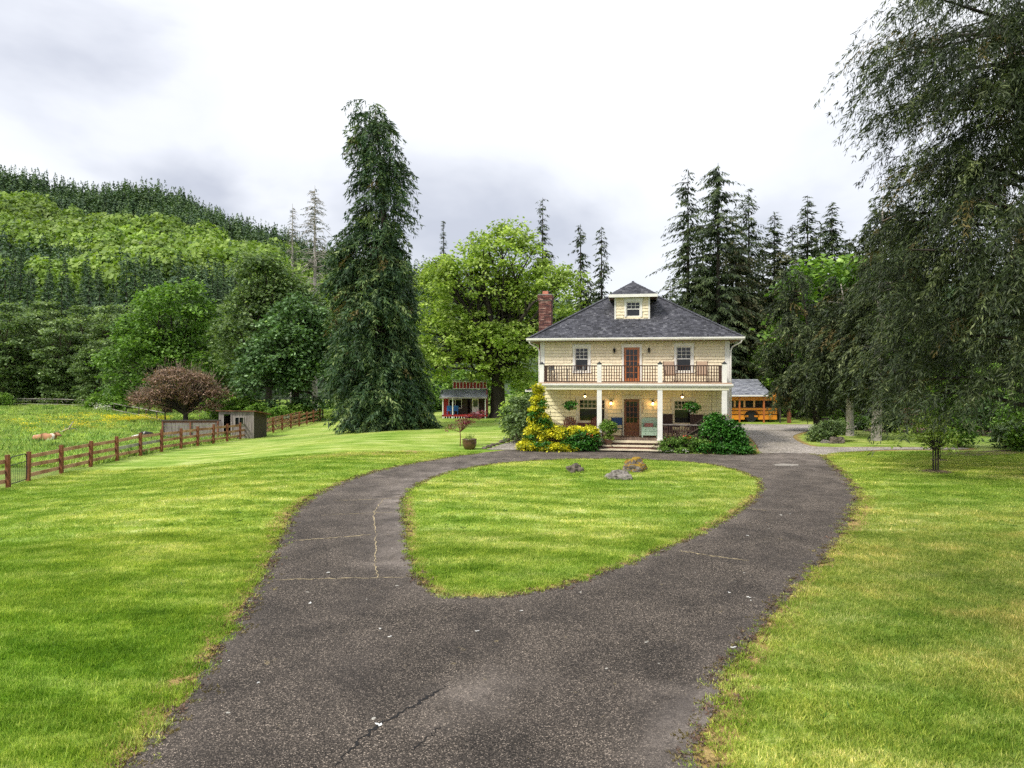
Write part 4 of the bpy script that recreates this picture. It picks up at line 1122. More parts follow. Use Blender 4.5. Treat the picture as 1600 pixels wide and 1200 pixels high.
# lights
def wall_lantern(u, w, lit):
    o = part('wall_lantern', MB().box(u - .05, u + .05, FV - .06, FV - .03, w - .06, w + .14).tube([(u, FV - .05, w + .12), (u, FV - .12, w + .17), (u, FV - .17, w + .12)], .012, 5).lathe([(.02, .12), (.09, .06), (.095, .045)], (u, FV - .17, w), 8).lathe([(.05, -.12), (.03, -.15)], (u, FV - .17, w), 8), 'black_metal', house)
    part('bulb' if lit else 'lantern_glass', MB().lathe([(.02, -.11), (.05, -.08), (.06, -.02), (.035, .035)], (u, FV - .17, w), 8), 'lamp' if lit else 'glass', o)
wall_lantern(-.92, 5.10, False); wall_lantern(.91, 5.10, False); wall_lantern(-1.10, 2.30, True); wall_lantern(1.11, 2.30, True)
for u in (-2.41, 2.55):
    o = part('pendant_light', MB().tube([(u, 1.0, 3.10), (u, 1.0, 2.82)], .01, 5).lathe([(.02, .12), (.03, .08), (.12, .02), (.125, 0)], (u, 1.0, 2.72), 10), 'black_metal', house)
    part('bulb', MB().lathe([(.02, .0), (.05, -.03), (.06, -.07), (.03, -.12)], (u, 1.0, 2.75), 8), 'lamp', o)
    pl_ = bpy.data.lights.new('porch_bulb_light', 'POINT'); pl_.energy = 4; pl_.color = (1, .62, .3); pl_.shadow_soft_size = .08
    lo = bpy.data.objects.new('porch_bulb_light', pl_); col.objects.link(lo); lo.parent = o; lo.location = (u, 1.0, 2.55)
for u in (-1.10, 1.11):
    pl_ = bpy.data.lights.new('porch_bulb_light', 'POINT'); pl_.energy = 2; pl_.color = (1, .5, .18); pl_.shadow_soft_size = .05
    lo = bpy.data.objects.new('porch_bulb_light', pl_); col.objects.link(lo); lo.parent = house; lo.location = (u, FV - .30, 2.27)
part('flower_box', MB().box(-2.9, -1.5, FV - .25, FV - .09, 1.0, 1.2), 'adiron', house)
# low side wings seen past the front corners
wg = part('side_wing', MB().box(-6.0, -5.1, 6.6, 11.5, 0, 2.78), 'shingle_up', house)
part('wing_roof', MB().add([(-6.35, 6.2, 2.86), (-5.0, 6.2, 3.42), (-5.0, 11.9, 3.42), (-6.35, 11.9, 2.86)], [(0, 1, 2, 3)]).prism([(-6.35, 2.80), (-5.0, 2.80), (-5.0, 3.38), (-6.35, 2.84)], 'y', 6.21, 11.88), 'roof', wg)
part('wing_fascia', MB().box(-6.40, -6.355, 6.18, 11.9, 2.75, 2.87).box(-6.35, -5.1, 6.16, 6.19, 2.75, 2.83), 'white', wg)

# ------------------------------------------------------------------ things on the porch and balcony
def HT(name, label, cat, u, v, w, rot=0, group=None):
    return thing(name, label, cat, HL(u, v, w), HA + rot, group)
def adirondack(u, v, rot, label):
    o = HT('adirondack_chair', label, 'chair', u, v, .523, rot, 'brown adirondack chairs on the porch')
    for i in range(7):
        x = -.27 + i * .09; h = 1.02 - .012 * (i - 3) ** 2 * 1.6
        part('back_slat', MB().beam((x * .8, .22, .32), (x * 1.15, .50, h), .078, .018), 'adiron', o)
    for i in range(5): part('seat_slat', MB().box(-.28, .28, -.28 + i * .1, -.19 + i * .1, .36 - i * .018, .38 - i * .018), 'adiron', o)
    for s in (-1, 1):
        part('arm', MB().box(s * .36 - .07, s * .36 + .07, -.36, .40, .56, .585), 'adiron', o)
        part('leg', MB().box(s * .32 - .02, s * .32 + .02, -.32, -.24, 0, .56), 'adiron', o)
        part('leg', MB().beam((s * .29, -.30, .33), (s * .29, .62, .04), .03, .10), 'adiron', o)
    return o
adirondack(-3.25, 1.6, .15, 'brown slatted adirondack chair under the hanging fern basket')
adirondack(-1.9, 1.7, -.1, 'brown slatted adirondack chair half hidden behind the porch column')
# navy sling chair left of the front door
o = HT('folding_chair', 'navy blue canvas folding chair left of the front door', 'chair', -.78, 1.5, .523)
part('backrest', MB().box(-.28, .28, .20, .225, .62, 1.02), 'navy', o); part('seat', MB().box(-.27, .27, -.22, .2, .44, .46), 'navy', o)
for s in (-1, 1):
    for y in (-.22, .21): part('leg', MB().box(s * .29 - .015, s * .29 + .015, y - .015, y + .015, 0, 1.03 if y > 0 else .62), 'dark_wood', o)
    part('arm', MB().box(s * .29 - .025, s * .29 + .025, -.24, .19, .621, .645), 'dark_wood', o)
# mint washstand right of the door
o = HT('washstand', 'mint green painted washstand with drawers right of the front door', 'cabinet', .93, 1.7, .523)
part('body', MB().box(-.42, .42, -.2, .25, .10, .55), 'mint', o)
part('backboard', MB().prism([(-.42, .56), (.42, .56), (.42, .92), (.30, 1.02), (-.30, 1.02), (-.42, .92)], 'y', .2, .25), 'mint', o)
for x in (-.40, .40):
    part('arm', MB().box(x - .02, x + .02, -.2, .199, .551, .80), 'mint', o)
for z in (.13, .34):
    d = part('drawer', MB().box(-.36, .36, -.225, -.202, z, z + .17), 'mint', o)
    for x in (-.22, .22): part('knob', MB().box(x - .018, x + .018, -.245, -.226, z + .07, z + .10), 'black_metal', d)
for x in (-.38, .38):
    for y in (-.16, .2): part('leg', MB().box(x - .025, x + .025, y - .025, y + .025, 0, .10), 'mint', o)
c = link('cushion', MB().box(-.27, .18, -.12, .08, .555, .74).mesh('cushion'), 'pinkcloth'); c.matrix_world = HM @ Matrix.Translation((.93, 1.7, .523))
tag(c, 'dusty pink cushion lying on the mint washstand', 'cushion')
# dark wicker chairs and table behind the lower railing
def wicker(u, v, rot, label):
    o = HT('wicker_chair', label, 'chair', u, v, .523, rot, 'dark wicker armchairs on the porch')
    part('seat', MB().box(-.3, .3, -.3, .3, .30, .42), 'wicker', o); part('backrest', MB().box(-.33, .33, .26, .34, .42, 1.18).box(-.36, .36, .24, .36, 1.181, 1.23), 'wicker', o)
    for s in (-1, 1):
        part('arm', MB().box(s * .34 - .05, s * .34 + .05, -.32, .25, .58, .66), 'wicker', o)
        for y in (-.28, .24): part('leg', MB().box(s * .29 - .03, s * .29 + .03, y - .03, y + .03, 0, .299), 'wicker', o)
wicker(1.95, 1.35, .5, 'dark wicker armchair right behind the porch column, left of the table')
wicker(3.20, 1.35, -.4, 'dark wicker armchair in front of the right porch window')
o = HT('coffee_table', 'low dark wooden table between the wicker armchairs', 'table', 2.6, .95, .523)
part('table_top', MB().box(-.38, .38, -.25, .25, .40, .44), 'wicker', o)
for s in (-1, 1):
    for y in (-.2, .2): part('leg', MB().box(s * .33 - .025, s * .33 + .025, y - .025, y + .025, 0, .399), 'wicker', o)
# balcony furniture
def rocker(u, v, rot, label):
    o = HT('sling_rocking_chair', label, 'chair', u, v, 3.43, rot, 'tan sling rocking chairs on the balcony')
    part('sling', MB().add([(-.26, -.24, .42), (.26, -.24, .42), (.26, .2, .38), (-.26, .2, .38), (.26, .36, 1.08), (-.26, .36, 1.08), (-.26, -.24, .40), (.26, -.24, .40), (.26, .22, .36), (-.26, .22, .36), (.26, .38, 1.08), (-.26, .38, 1.08)], [(0, 1, 2, 3), (3, 2, 4, 5), (6, 9, 8, 7), (9, 11, 10, 8), (5, 4, 10, 11), (0, 6, 7, 1)]), 'sling', o)
    for s in (-1, 1):
        part('side_frame', MB().tube([(s * .28, -.28, .40), (s * .28, .2, .36), (s * .28, .37, 1.1)], .016, 6).tube([(s * .28, -.26, .42), (s * .28, -.30, .62), (s * .28, .22, .62)], .014, 6), 'rail_brown', o)
        part('rocker_rail', MB().tube([(s * .28, -.42, .08), (s * .28, -.2, .02), (s * .28, .1, .015), (s * .28, .45, .10)], .016, 6).tube([(s * .28, -.22, .02), (s * .28, -.2, .4)], .014, 5).tube([(s * .28, .2, .03), (s * .28, .2, .37)], .014, 5), 'rail_brown', o)
rocker(1.95, 1.3, .12, 'tan sling rocking chair on the balcony beside the white post')
rocker(3.55, 1.3, -.12, 'tan sling rocking chair on the balcony right of the upper window')
def bistro(u, v, rot, label):
    o = HT('metal_patio_chair', label, 'chair', u, v, 3.43, rot, 'grey metal chairs on the balcony')
    part('seat', MB().box(-.22, .22, -.22, .22, .43, .45), 'grey_metal', o)
    part('backrest', MB().tube([(-.22, .22, .45), (-.23, .30, .9), (.23, .30, .9), (.22, .22, .45)], .014, 6).box(-.21, .21, .262, .27, .60, .88), 'grey_metal', o)
    for s in (-1, 1):
        part('arm', MB().tube([(s * .24, .26, .66), (s * .26, -.18, .66), (s * .24, -.22, .45)], .013, 6), 'grey_metal', o)
        for y in (-.21, .22): part('leg', MB().tube([(s * .21, y, .44), (s * .24, y * 1.25, 0)], .013, 6), 'grey_metal', o)
bistro(-3.95, 1.2, 1.1, 'grey metal patio chair at the left end of the balcony')
bistro(-2.75, 1.2, -1.1, 'grey metal patio chair on the balcony under the left window')
o = HT('bistro_table', 'small round metal table between the two grey balcony chairs', 'table', -3.35, 1.2, 3.43)
part('table_top', MB().lathe([(.33, .68), (.33, .70)], n=18), 'grey_metal', o); part('pedestal', MB().tube([(0, 0, .68), (0, 0, .02)], .02, 6).lathe([(.2, 0), (.2, .02)], n=12), 'grey_metal', o)
# hanging baskets
def basket(u, v, w, flowers, label):
    o = HT('hanging_basket', label, 'hanging basket', u, v, w)
    part('bowl', MB().lathe([(.04, -.20), (.14, -.15), (.20, -.05), (.21, 0)], n=12), 'twig', o)
    part('hanger', MB().tube([(0, 0, 3.06 - w), (0, 0, .30)], .007, 4).tube([(0, 0, .30), (.2, 0, 0)], .005, 4).tube([(0, 0, .30), (-.17, .1, 0)], .005, 4).tube([(0, 0, .30), (0, -.2, 0)], .005, 4), 'black_metal', o)
    q, t, C = broadleaf_cards([(0, 0, .05, .38, .30, .24)], 36, 22, .10, .10)
    link('foliage', card_mesh('foliage', q, t), 'lf_ivy', o)
    if flowers:
        q, t, C = broadleaf_cards([(.0, 0, -.05, .30, .28, .28)], 18, 6, .07, .07)
        link('flowers', card_mesh('flowers', q, t), 'petal_white', o)['kind'] = 'stuff'
basket(-3.14, .5, 2.2, False, 'hanging basket of dark green fern left of the pendant light')
basket(3.0, .5, 2.15, True, 'hanging basket with white flowers in front of the right porch window')
# wind chime and hanging rope at the right end
o = HT('wind_chime', 'long wind chime hanging at the right end of the porch', 'wind chime', 4.0, .9, 0)
part('cord', MB().tube([(0, 0, 3.1), (0, 0, 1.9)], .01, 4).tube([(.22, 0, 3.1), (.22, 0, 1.9)], .006, 4), 'black_metal', o)
part('disc', MB().lathe([(.03, 1.86), (.16, 1.84), (.16, 1.80)], (.08, 0, 0), 10), 'dark_wood', o)
for k in range(6):
    a = k * math.pi / 3; part('chime_tube', MB().tube([(.08 + .11 * math.cos(a), .11 * math.sin(a), 1.79), (.08 + .14 * math.cos(a), .14 * math.sin(a), 1.25 + .05 * k)], .012, 5), 'black_metal', o)
# deer figure standing at the left end of the porch
def skin_body(name, V, Eg, Rd, mat, parent, sub=2):
    me = bpy.data.meshes.new(name); me.from_pydata(V, Eg, []); me.update()
    o = link(name, me, mat, parent)
    o.modifiers.new('skin', 'SKIN'); o.modifiers['skin'].use_smooth_shade = True
    if not me.skin_vertices:
        bm_ = None
    sk = me.skin_vertices[0].data if me.skin_vertices else None
    if sk is None:
        import bmesh
        b = bmesh.new(); b.from_mesh(me); b.verts.layers.skin.verify(); b.to_mesh(me); b.free(); sk = me.skin_vertices[0].data
    for i, r in enumerate(Rd):
        sk[i].radius = (r, r) if not hasattr(r, '__len__') else r
        sk[i].use_root = (i == 0)
    s = o.modifiers.new('sub', 'SUBSURF'); s.levels = sub; s.render_levels = sub
    return o
o = HT('deer_statue', 'brown deer statue with antlers above the yellow climber', 'statue', -4.12, .55, .523, -.4)
V = [(0, .25, .62), (0, 0, .60), (0, -.25, .66), (0, -.36, .85), (0, -.42, 1.05), (0, -.56, 1.02), (.07, -.25, .35), (.07, -.25, 0), (-.07, -.25, .35), (-.07, -.25, 0), (.07, .27, .36), (.07, .25, 0), (-.07, .27, .36), (-.07, .25, 0), (0, .34, .66)]
skin_body('body', V, [(0, 1), (1, 2), (2, 3), (3, 4), (4, 5), (2, 6), (6, 7), (2, 8), (8, 9), (0, 10), (10, 11), (0, 12), (12, 13), (0, 14)], [.13, .14, .13, .08, .07, .04, .045, .025, .045, .025, .05, .025, .05, .025, .03], 'adiron', o)
for s in (-1, 1):
    part('antler', MB().tube([(s * .04, -.40, 1.10), (s * .16, -.38, 1.25), (s * .17, -.44, 1.42)], .016, 5).tube([(s * .12, -.38, 1.2), (s * .08, -.46, 1.33)], .012, 4), 'dark_wood', o)
    part('ear', MB().beam((s * .05, -.40, 1.08), (s * .15, -.37, 1.10), .05, .02), 'adiron', o)
# topiary in pot on the step
o = HT('potted_topiary', 'lime green clipped shrub in a dark pot beside the steps', 'potted plant', -1.15, -.22, .296)
part('pot', MB().lathe([(.14, 0), (.20, .12), (.22, .26), (.21, .30), (.19, .30), (.18, .26)], n=14), 'pot', o, smooth=True)
part('stem', MB().tube([(0, 0, .24), (.02, 0, .6), (0, 0, .95)], .022, 6), 'bark', o)
q, t, C = broadleaf_cards([(0, 0, .88, .36, .34, .36)], 70, 26, .085, .12)
link('foliage', card_mesh('foliage', q, t), 'lf_bright', o)
q, t, C = broadleaf_cards([(0, 0, .36, .24, .24, .12)], 24, 20, .075, .08)
c = link('underplanting', card_mesh('underplanting', q, t), 'lf_maple', o)

# planting against the porch
def shrub(name, label, cat, base, ells, mat, n, per, leaf, cr, rotz=0, flowers=None, group=None, zmin=0.02, stem=True):
    q, t, C = broadleaf_cards(ells, n, per, leaf, cr, zmin)
    o = thing(name, label, cat, base, rotz, group)
    if stem:
        mb = MB()
        for c_ in C[:14]: mb.tube([(c_[0] * .3, c_[1] * .3, -.05), (c_[0] * .7, c_[1] * .7, c_[2] * .6), tuple(c_)], [.02, .015, .006], 4, cap=False)
        part('stems', mb, 'bark', o)
    link('foliage', card_mesh('foliage', q, t), mat, o)
    if flowers:
        fm, fn_, fl = flowers
        q, t, C = broadleaf_cards([tuple(list(e_[:3]) + [e_[3] * 1.05, e_[4] * 1.08, e_[5] * 1.05]) for e_ in ells], fn_, 9, fl, fl * 1.2, zmin)
        link('flowers', card_mesh('flowers', q, t), fm, o)['kind'] = 'stuff'
    return o
shrub('golden_climber', 'golden yellow climber rising up the left porch column and spilling over the bed', 'climbing plant', HO,
      [(-4.78, -.15, 2.9, .22, .25, .55), (-4.74, -.15, 2.1, .36, .3, .7), (-4.65, -.25, 1.3, .55, .4, .7), (-4.5, -.4, .8, .85, .55, .65), (-3.7, -.45, .75, .8, .5, .5), (-2.9, -.4, .8, .75, .45, .42), (-2.2, -.3, .9, .5, .35, .4), (-4.7, -.95, .2, .95, .4, .22), (-3.5, -1.0, .22, .85, .3, .22), (-5.2, -.7, .22, .5, .4, .28)],
      'lf_gold', 680, 36, .115, .14, HA)
shrub('clematis', 'dark green clematis leaves among the golden climber on the column', 'climbing plant', HO, [(-4.5, -.42, 2.2, .18, .15, .5), (-4.35, -.65, 1.2, .35, .2, .5), (-5.1, -.85, .55, .25, .25, .35), (-3.3, -.75, .7, .6, .25, .3), (-4.8, -.5, 1.7, .3, .2, .3), (-4.3, -1.2, .35, .5, .2, .2)], 'lf_ivy', 110, 24, .11, .14, HA)
shrub('rose_bush', 'rose bush with coral flowers left of the porch steps', 'rose bush', HO, [(-2.5, -.75, .55, .75, .45, .50), (-1.95, -.7, .45, .4, .35, .42), (-3.1, -.9, .4, .4, .3, .35)], 'lf_ivy', 150, 30, .10, .18, HA, ('petal_pink', 16, .075))
shrub('rose_bush', 'low rose bush with coral and yellow flowers right of the porch steps', 'rose bush', HO, [(1.9, -.55, .38, .55, .35, .36), (2.7, -.5, .42, .6, .35, .38), (3.4, -.5, .36, .5, .35, .34)], 'lf_green', 130, 30, .10, .16, HA, ('petal_pink', 16, .075))
shrub('white_daisy_clump', 'small clump of white flowers between the steps and the roses', 'flowers', HO, [(1.6, -.8, .18, .35, .25, .17), (2.4, -.85, .16, .3, .2, .15)], 'lf_green', 40, 20, .08, .1, HA, ('petal_white', 12, .06))
shrub('ivy_mound', 'glossy green ivy mound around the right porch column', 'ivy', HO, [(4.0, -.25, .9, .65, .4, .75), (4.85, -.3, .85, .45, .4, .85), (5.1, -.3, .45, .45, .4, .5), (4.1, -.7, .28, 1.1, .3, .28), (5.3, -.5, .22, .4, .4, .24), (4.1, .1, 1.65, .45, .25, .3)], 'lf_ivy', 420, 32, .115, .18, HA)
shrub('clematis', 'brown stemmed climber with small leaves on the right white column', 'climbing plant', HO, [(4.5, -.02, 1.5, .16, .08, .7)], 'lf_brown', 14, 10, .09, .1, HA)
shrub('foundation_shrub', 'grey green shrub against the left side of the farmhouse', 'shrub', HL(-5.9, 1.6), [(0, 0, 1.0, .6, .8, 1.0), (-.3, 1.2, 1.4, .8, .9, 1.3), (.1, 2.6, 1.6, .7, 1.0, 1.3)], 'lf_alder', 170, 34, .16, .3, HA)
shrub('foundation_shrub', 'lime green taller shrub under the low wing roof', 'shrub', HL(-6.6, 4.4), [(0, 0, 1.3, .8, .8, 1.2), (.3, .6, 2.0, .5, .6, .6)], 'lf_maple', 110, 34, .16, .3, HA)
# edging stones between lawn and gravel bed
for i, (px, py) in enumerate([(757, 701.5), (764, 699.5), (770, 697), (777, 695), (784, 692), (791, 690), (797, 687), (804, 684.5), (811, 681), (817, 677.5), (824, 673), (831, 670)]):
    g = gp(px, py); s = random.uniform(.13, .22); mb = MB()
    mb.lathe([(s * .6, -.05), (s, s * .25), (s * .85, s * .6), (s * .4, s * .85)], n=7)
    vs = [(v[0] * random.uniform(.8, 1.2), v[1] * random.uniform(.8, 1.2), v[2] * random.uniform(.85, 1.15)) for v in mb.v]; mb.v = vs
    o = link('edging_stone', mb.mesh('edging_stone'), 'rock', None, g, random.random() * 6)
    tag(o, 'small rough grey stone in the row edging the gravel bed', 'stone', 'stones edging the gravel bed')

# ------------------------------------------------------------------ boulders on the island
def boulder(px, py, L, W, Hh, mat, label, seed, rot=0, flat=False):
    import bmesh
    from mathutils import noise as mn
    b = bmesh.new(); bmesh.ops.create_icosphere(b, subdivisions=4, radius=1)
    for v in b.verts:
        p = v.co.copy(); n = mn.noise(p * 1.1 + Vector((seed, 0, 0))) * .42 + mn.noise(p * 2.7 + Vector((0, seed, 0))) * .20 + mn.noise(p * 6 + Vector((0, 0, seed))) * .07
        q = Vector([round(c * 2.2) / 2.2 for c in p]) * .25 + p * .75
        v.co = q * (1 + n)
        v.co = Vector((v.co.x * L / 2, v.co.y * W / 2, max(v.co.z, -.45) * Hh * .62))
    me = bpy.data.meshes.new('boulder'); b.to_mesh(me); b.free()
    g = gp(px, py); o = link('boulder', me, mat, None, (g.x, g.y + W * .4, g.z + Hh * .2), rot)
    return tag(o, label, 'rock')
boulder(900, 739, .62, .5, .42, 'rock', 'small dark pointed boulder, leftmost on the grass island', 3.1, .3)
boulder(967, 750, .90, .55, .40, 'rock_pale', 'low pale grey boulder in front of the mossy one', 7.7, -.2)
boulder(993, 738, 1.0, .75, .62, 'moss_rock', 'largest boulder, rounded and capped with orange moss', 5.2, .1)

# ------------------------------------------------------------------ paddock fence
posts = [(-8, 757), (13, 755), (43.9, 749.6), (95.9, 740.6), (141.7, 732), (182.8, 723.7), (219.7, 715.5), (252.3, 710.5), (283, 704.5), (309, 698.5), (333.4, 694), (355, 690), (375.4, 686.5), (394, 683.5), (410.6, 680), (427, 676), (441, 672.5), (454.5, 669.5), (467.5, 666.5), (479.5, 664), (490, 661.5), (500, 658.5), (504.5, 657.5)]
f_o = thing('paddock_fence', 'long red brown post and rail fence along the left side of the lawn', 'fence', at(283, 43))
base0 = Vector(f_o.location)
FP = []
for i, (px, py) in enumerate(posts):
    Y = 28.2 if i == 0 else (29.0 if i == 1 else 30.7 + 2.35 * (i - 2))
    if i == 0: Y = 26.0; px = -95
    p = at(px, Y); FP.append(p)
    Hh = 1.36 + random.uniform(-.04, .05); q = p - base0
    mb = MB().box(-.07, .07, -.07, .07, -.2, Hh)
    po = part('fence_post', mb, 'fence_post', f_o); po.location = q; po.rotation_euler = (random.uniform(-.02, .02), random.uniform(-.02, .02), random.uniform(-.1, .1))
for i in range(len(FP) - 1):
    if i == 1: continue
    a, b = FP[i] - base0, FP[i + 1] - base0
    for j, h in enumerate((1.10, .68, .27)):
        s = Vector((.085, 0, 0))
        mb = MB().beam(a + Vector((-.09, 0, h + random.uniform(-.03, .03))), b + Vector((-.09, 0, h + random.uniform(-.03, .03))), .04, .165)
        grey = (i, j) in ((5, 1), (6, 1), (12, 0), (16, 0))
        part('fence_rail', mb, 'fence_grey' if grey else 'fence_rail', f_o, label='bare grey replacement rail' if grey else None)
# garden gate
a, b = FP[1], FP[2]; d = (b - a); L_ = d.length; ang = math.atan2(d.y, d.x)
g_o = thing('garden_gate', 'black metal garden gate with rounded top between two fence posts', 'gate', a, ang)
x0, x1 = .14, L_ - .14
part('gate_frame', MB().tube([(x0, 0, .12), (x0, 0, 1.12), (x0 + .05, 0, 1.22), (x0 + .15, 0, 1.27), (x1 - .15, 0, 1.27), (x1 - .05, 0, 1.22), (x1, 0, 1.12), (x1, 0, .12), (x0, 0, .12)], .022, 6).tube([(x0, 0, .92), (x1, 0, .92)], .015, 6), 'black_metal', g_o)
for k in range(1, 9): part('gate_bar', MB().tube([(x0 + (x1 - x0) * k / 9, 0, .13), (x0 + (x1 - x0) * k / 9, 0, .91)], .007, 4), 'black_metal', g_o)
# second fence run and rails behind, and the far pasture fence
def rail_fence(label, pts, nr, Hh, pm, rm, wpost=.10, rail_h=.10, name='rail_fence', cat='fence'):
    o = thing(name, label, cat, pts[0]); b0 = Vector(pts[0])
    for p in pts: part('fence_post', MB().box(p.x - b0.x - wpost / 2, p.x - b0.x + wpost / 2, p.y - b0.y - wpost / 2, p.y - b0.y + wpost / 2, p.z - b0.z - .2, p.z - b0.z + Hh), pm, o)
    for a, b in zip(pts, pts[1:]):
        for j in range(nr):
            h = Hh * (.92 - j * .72 / max(1, nr - 1)) if nr > 1 else Hh * .85
            part('fence_rail', MB().beam(a - b0 + Vector((0, -wpost / 2 - .02, h)), b - b0 + Vector((0, -wpost / 2 - .02, h)), .03, rail_h), rm, o)
    return o
rail_fence('dark low rail fence just behind the shed end of the paddock fence', [at(418, 62), at(431, 64.5), at(450, 68), at(462, 71), at(474, 74), at(488, 77.5)], 3, 1.25, 'dark_wood', 'fence_rail')
rail_fence('thin pale rail fence curving across the far side of the pasture', [at(-40, 112), at(20, 111), at(90, 109), at(150, 104), at(178, 94), at(197, 88), at(217, 83), at(228, 80), at(245, 76), at(258, 73)], 2, 1.15, 'dark_wood', 'fence_grey', .1, .09)
rail_fence('brown rail fence behind the carport across the back field', [at(1216, 64), at(1245, 65), at(1276, 66), at(1310, 67), at(1350, 68), at(1400, 69), at(1450, 70)], 2, 1.2, 'dark_wood', 'dark_wood', .14, .11)
# gate posts and old posts by the bus
for (px, Y, Hh, w, mt, lb) in [(1219, 60, 3.0, .10, 'dark_wood', 'thin dark pole just right of the school bus'), (1233, 60, 1.9, .26, 'fence_post', 'thick rust brown post right of the school bus')]:
    o = link('post', MB().box(-w / 2, w / 2, -w / 2, w / 2, -.2, Hh).box(-w / 2 - .02, w / 2 + .02, -w / 2 - .02, w / 2 + .02, Hh, Hh + .03).mesh('post'), mt, None, at(px, Y)); tag(o, lb, 'post')
o = link('rail_bench', MB().box(-.28, .28, -.2, .2, .35, .42).box(-.28, -.22, -.2, .2, 0, .35).box(.22, .28, -.2, .2, 0, .35).box(-.28, .28, .14, .2, .42, .8).mesh('rail_bench'), 'dark_wood', None, gp(1291, 669)); tag(o, 'small dark wooden bench at the edge of the gravel', 'bench')

# ------------------------------------------------------------------ shed, pen wall
g = at(342, 55.5)
s_o = thing('field_shed', 'weathered grey board shed with a slanted roof behind the paddock fence', 'shed', g, R(-6))
W_, D_, Hf, Hb = 3.0, 2.2, 2.15, 1.75
x = 0
for hz in (1,):
    rd = random.Random(3); x = 0
    while x < W_ - .05:
        b = min(x + .2, W_); m = (x + b) / 2
        segs = [(0, Hf)]
        if .42 < m < 1.08: segs = [(1.95, Hf)]
        elif 1.35 < m < 2.15: segs = [(0, 1.05), (1.7, Hf)]
        for z0, z1 in segs: part('board', MB().box(x + .006, b - .006, -.03 - rd.random() * .01, 0, z0, z1), 'grey_wood', s_o)
        x = b
part('wall', MB().box(0, .05, .001, D_, 0, Hb).prism([(.001, 0), (D_, 0), (D_, Hb), (.001, Hf)], 'x', W_ - .05, W_).box(.05, W_ - .05, D_ - .05, D_, 0, Hb), 'dark_wood', s_o)
part('door_frame', MB().box(.36, .44, -.06, -.042, 0, 1.97).box(1.06, 1.14, -.06, -.042, 0, 1.97), 'fence_grey', s_o)
w_ = part('window', MB().box(1.37, 2.17, -.07, -.045, 1.0, 1.06).box(1.37, 2.17, -.07, -.045, 1.69, 1.75).box(1.37, 1.43, -.07, -.045, 1.06, 1.69).box(2.11, 2.17, -.07, -.045, 1.06, 1.69).box(1.74, 1.79, -.07, -.045, 1.06, 1.69), 'fence_grey', s_o)
part('pane', MB().box(1.43, 2.11, .012, .02, 1.06, 1.69), 'glass', w_)
part('roof', MB().prism([(-.25, Hf + .05), (-.25, Hf + .12), (D_ + .2, Hb + .12), (D_ + .2, Hb + .03)], 'x', -.15, W_ + .3), 'rust', s_o)
g = at(254, 53.5)
p_o = thing('pen_wall', 'low pen wall of pale horizontal boards with a rusty capping beside the shed', 'wall', g, R(3))
for k in range(5): part('board', MB().box(0, 4.35, -.025 - .004 * (k % 2), 0, .06 + k * .27, .06 + k * .27 + (.255)), 'grey_wood', p_o)
part('capping', MB().box(-.05, 4.4, -.10, .25, 1.46, 1.54), 'dark_wood', p_o)
part('rusty_board', MB().box(0, 4.35, -.05, -.002, 1.36, 1.458), 'rust', p_o)
for x in (-.03, 2.1, 4.2): part('post', MB().box(x, x + .12, -.10, -.051, 0, 1.45), 'rust', p_o)

# ------------------------------------------------------------------ school bus under its carport
BY = 61.0; bz = H1(24, BY); xr = (1214 - 800) / F * BY
bus = thing('school_bus', 'orange school bus parked under the grey carport roof', 'bus', (xr, BY, bz), 0)
def bx_(z): return z
BL = 8.6; zs0 = .23; zw0 = 1.34; zw1 = 1.93; zt = 2.62; D = 2.3
WX = [-(1214 - 1173.5) / F * BY - 0.02]
pf = [(0, zs0), (0, 2.30), (.10, 2.50), (.35, 2.64), (D - .35, 2.64), (D - .10, 2.50), (D, 2.30), (D, zs0)]
mb = MB()
wx = -1.92 - .35; wr = .60
side = [(-BL, zs0), (wx - wr, zs0)] + [(wx + wr * math.cos(a), zs0 + .25 + wr * .9 * math.sin(a)) for a in np.linspace(math.pi * .97, math.pi * .03, 11)] + [(wx + wr, zs0), (0, zs0), (0, zw0 - .02), (-BL, zw0 - .02)]
mb.prism([(p[0], p[1]) for p in side], 'y', 0, .05)
mb.box(-BL, 0, .051, D - .051, .45, .60).box(-BL, 0, D - .05, D, zs0, zw0 - .02).box(-.05, 0, .051, D - .051, zs0, zw1).box(-BL, -BL + .05, .051, D - .051, zs0, zw1)
mb.prism([(0, zw1), (0, 2.30), (.10, 2.50), (.35, 2.64), (D - .35, 2.64), (D - .10, 2.50), (D, 2.30), (D, zw1)], 'x', -BL, 0)
part('body', mb, 'bus', bus)
pit = .87; x = -.33
while x - .70 > -BL:
    f = part('window', MB().box(x - .045, x + .12, .0, .05, zw0 - .019, zw1 - .001), 'bus_cream', bus)
    part('window', MB().box(x - .70, x - .06, .02, .05, zw0, zw0 + .03).box(x - .70, x - .06, .015, .05, (zw0 + zw1) / 2, (zw0 + zw1) / 2 + .025), 'bus_dark', bus)
    part('pane', MB().box(x - .75, x - .045, .035, .042, zw0 - .02, zw1), 'glass', f)
    x -= pit
part('body_rail', MB().box(-BL, .0, -.03, -.001, 1.0, 1.055), 'bus_dark', bus)
part('body_rail', MB().box(-BL, wx - wr - .05, -.03, -.001, .66, .72).box(wx + wr + .05, 0, -.03, -.001, .66, .72), 'bus_dark', bus)
part('body_rail', MB().box(-BL, 0, -.03, -.001, zw0 - .07, zw0 - .02), 'bus_dark', bus)
part('bumper', MB().box(.0, .14, .1, D - .1, .28, .5), 'black_metal', bus)
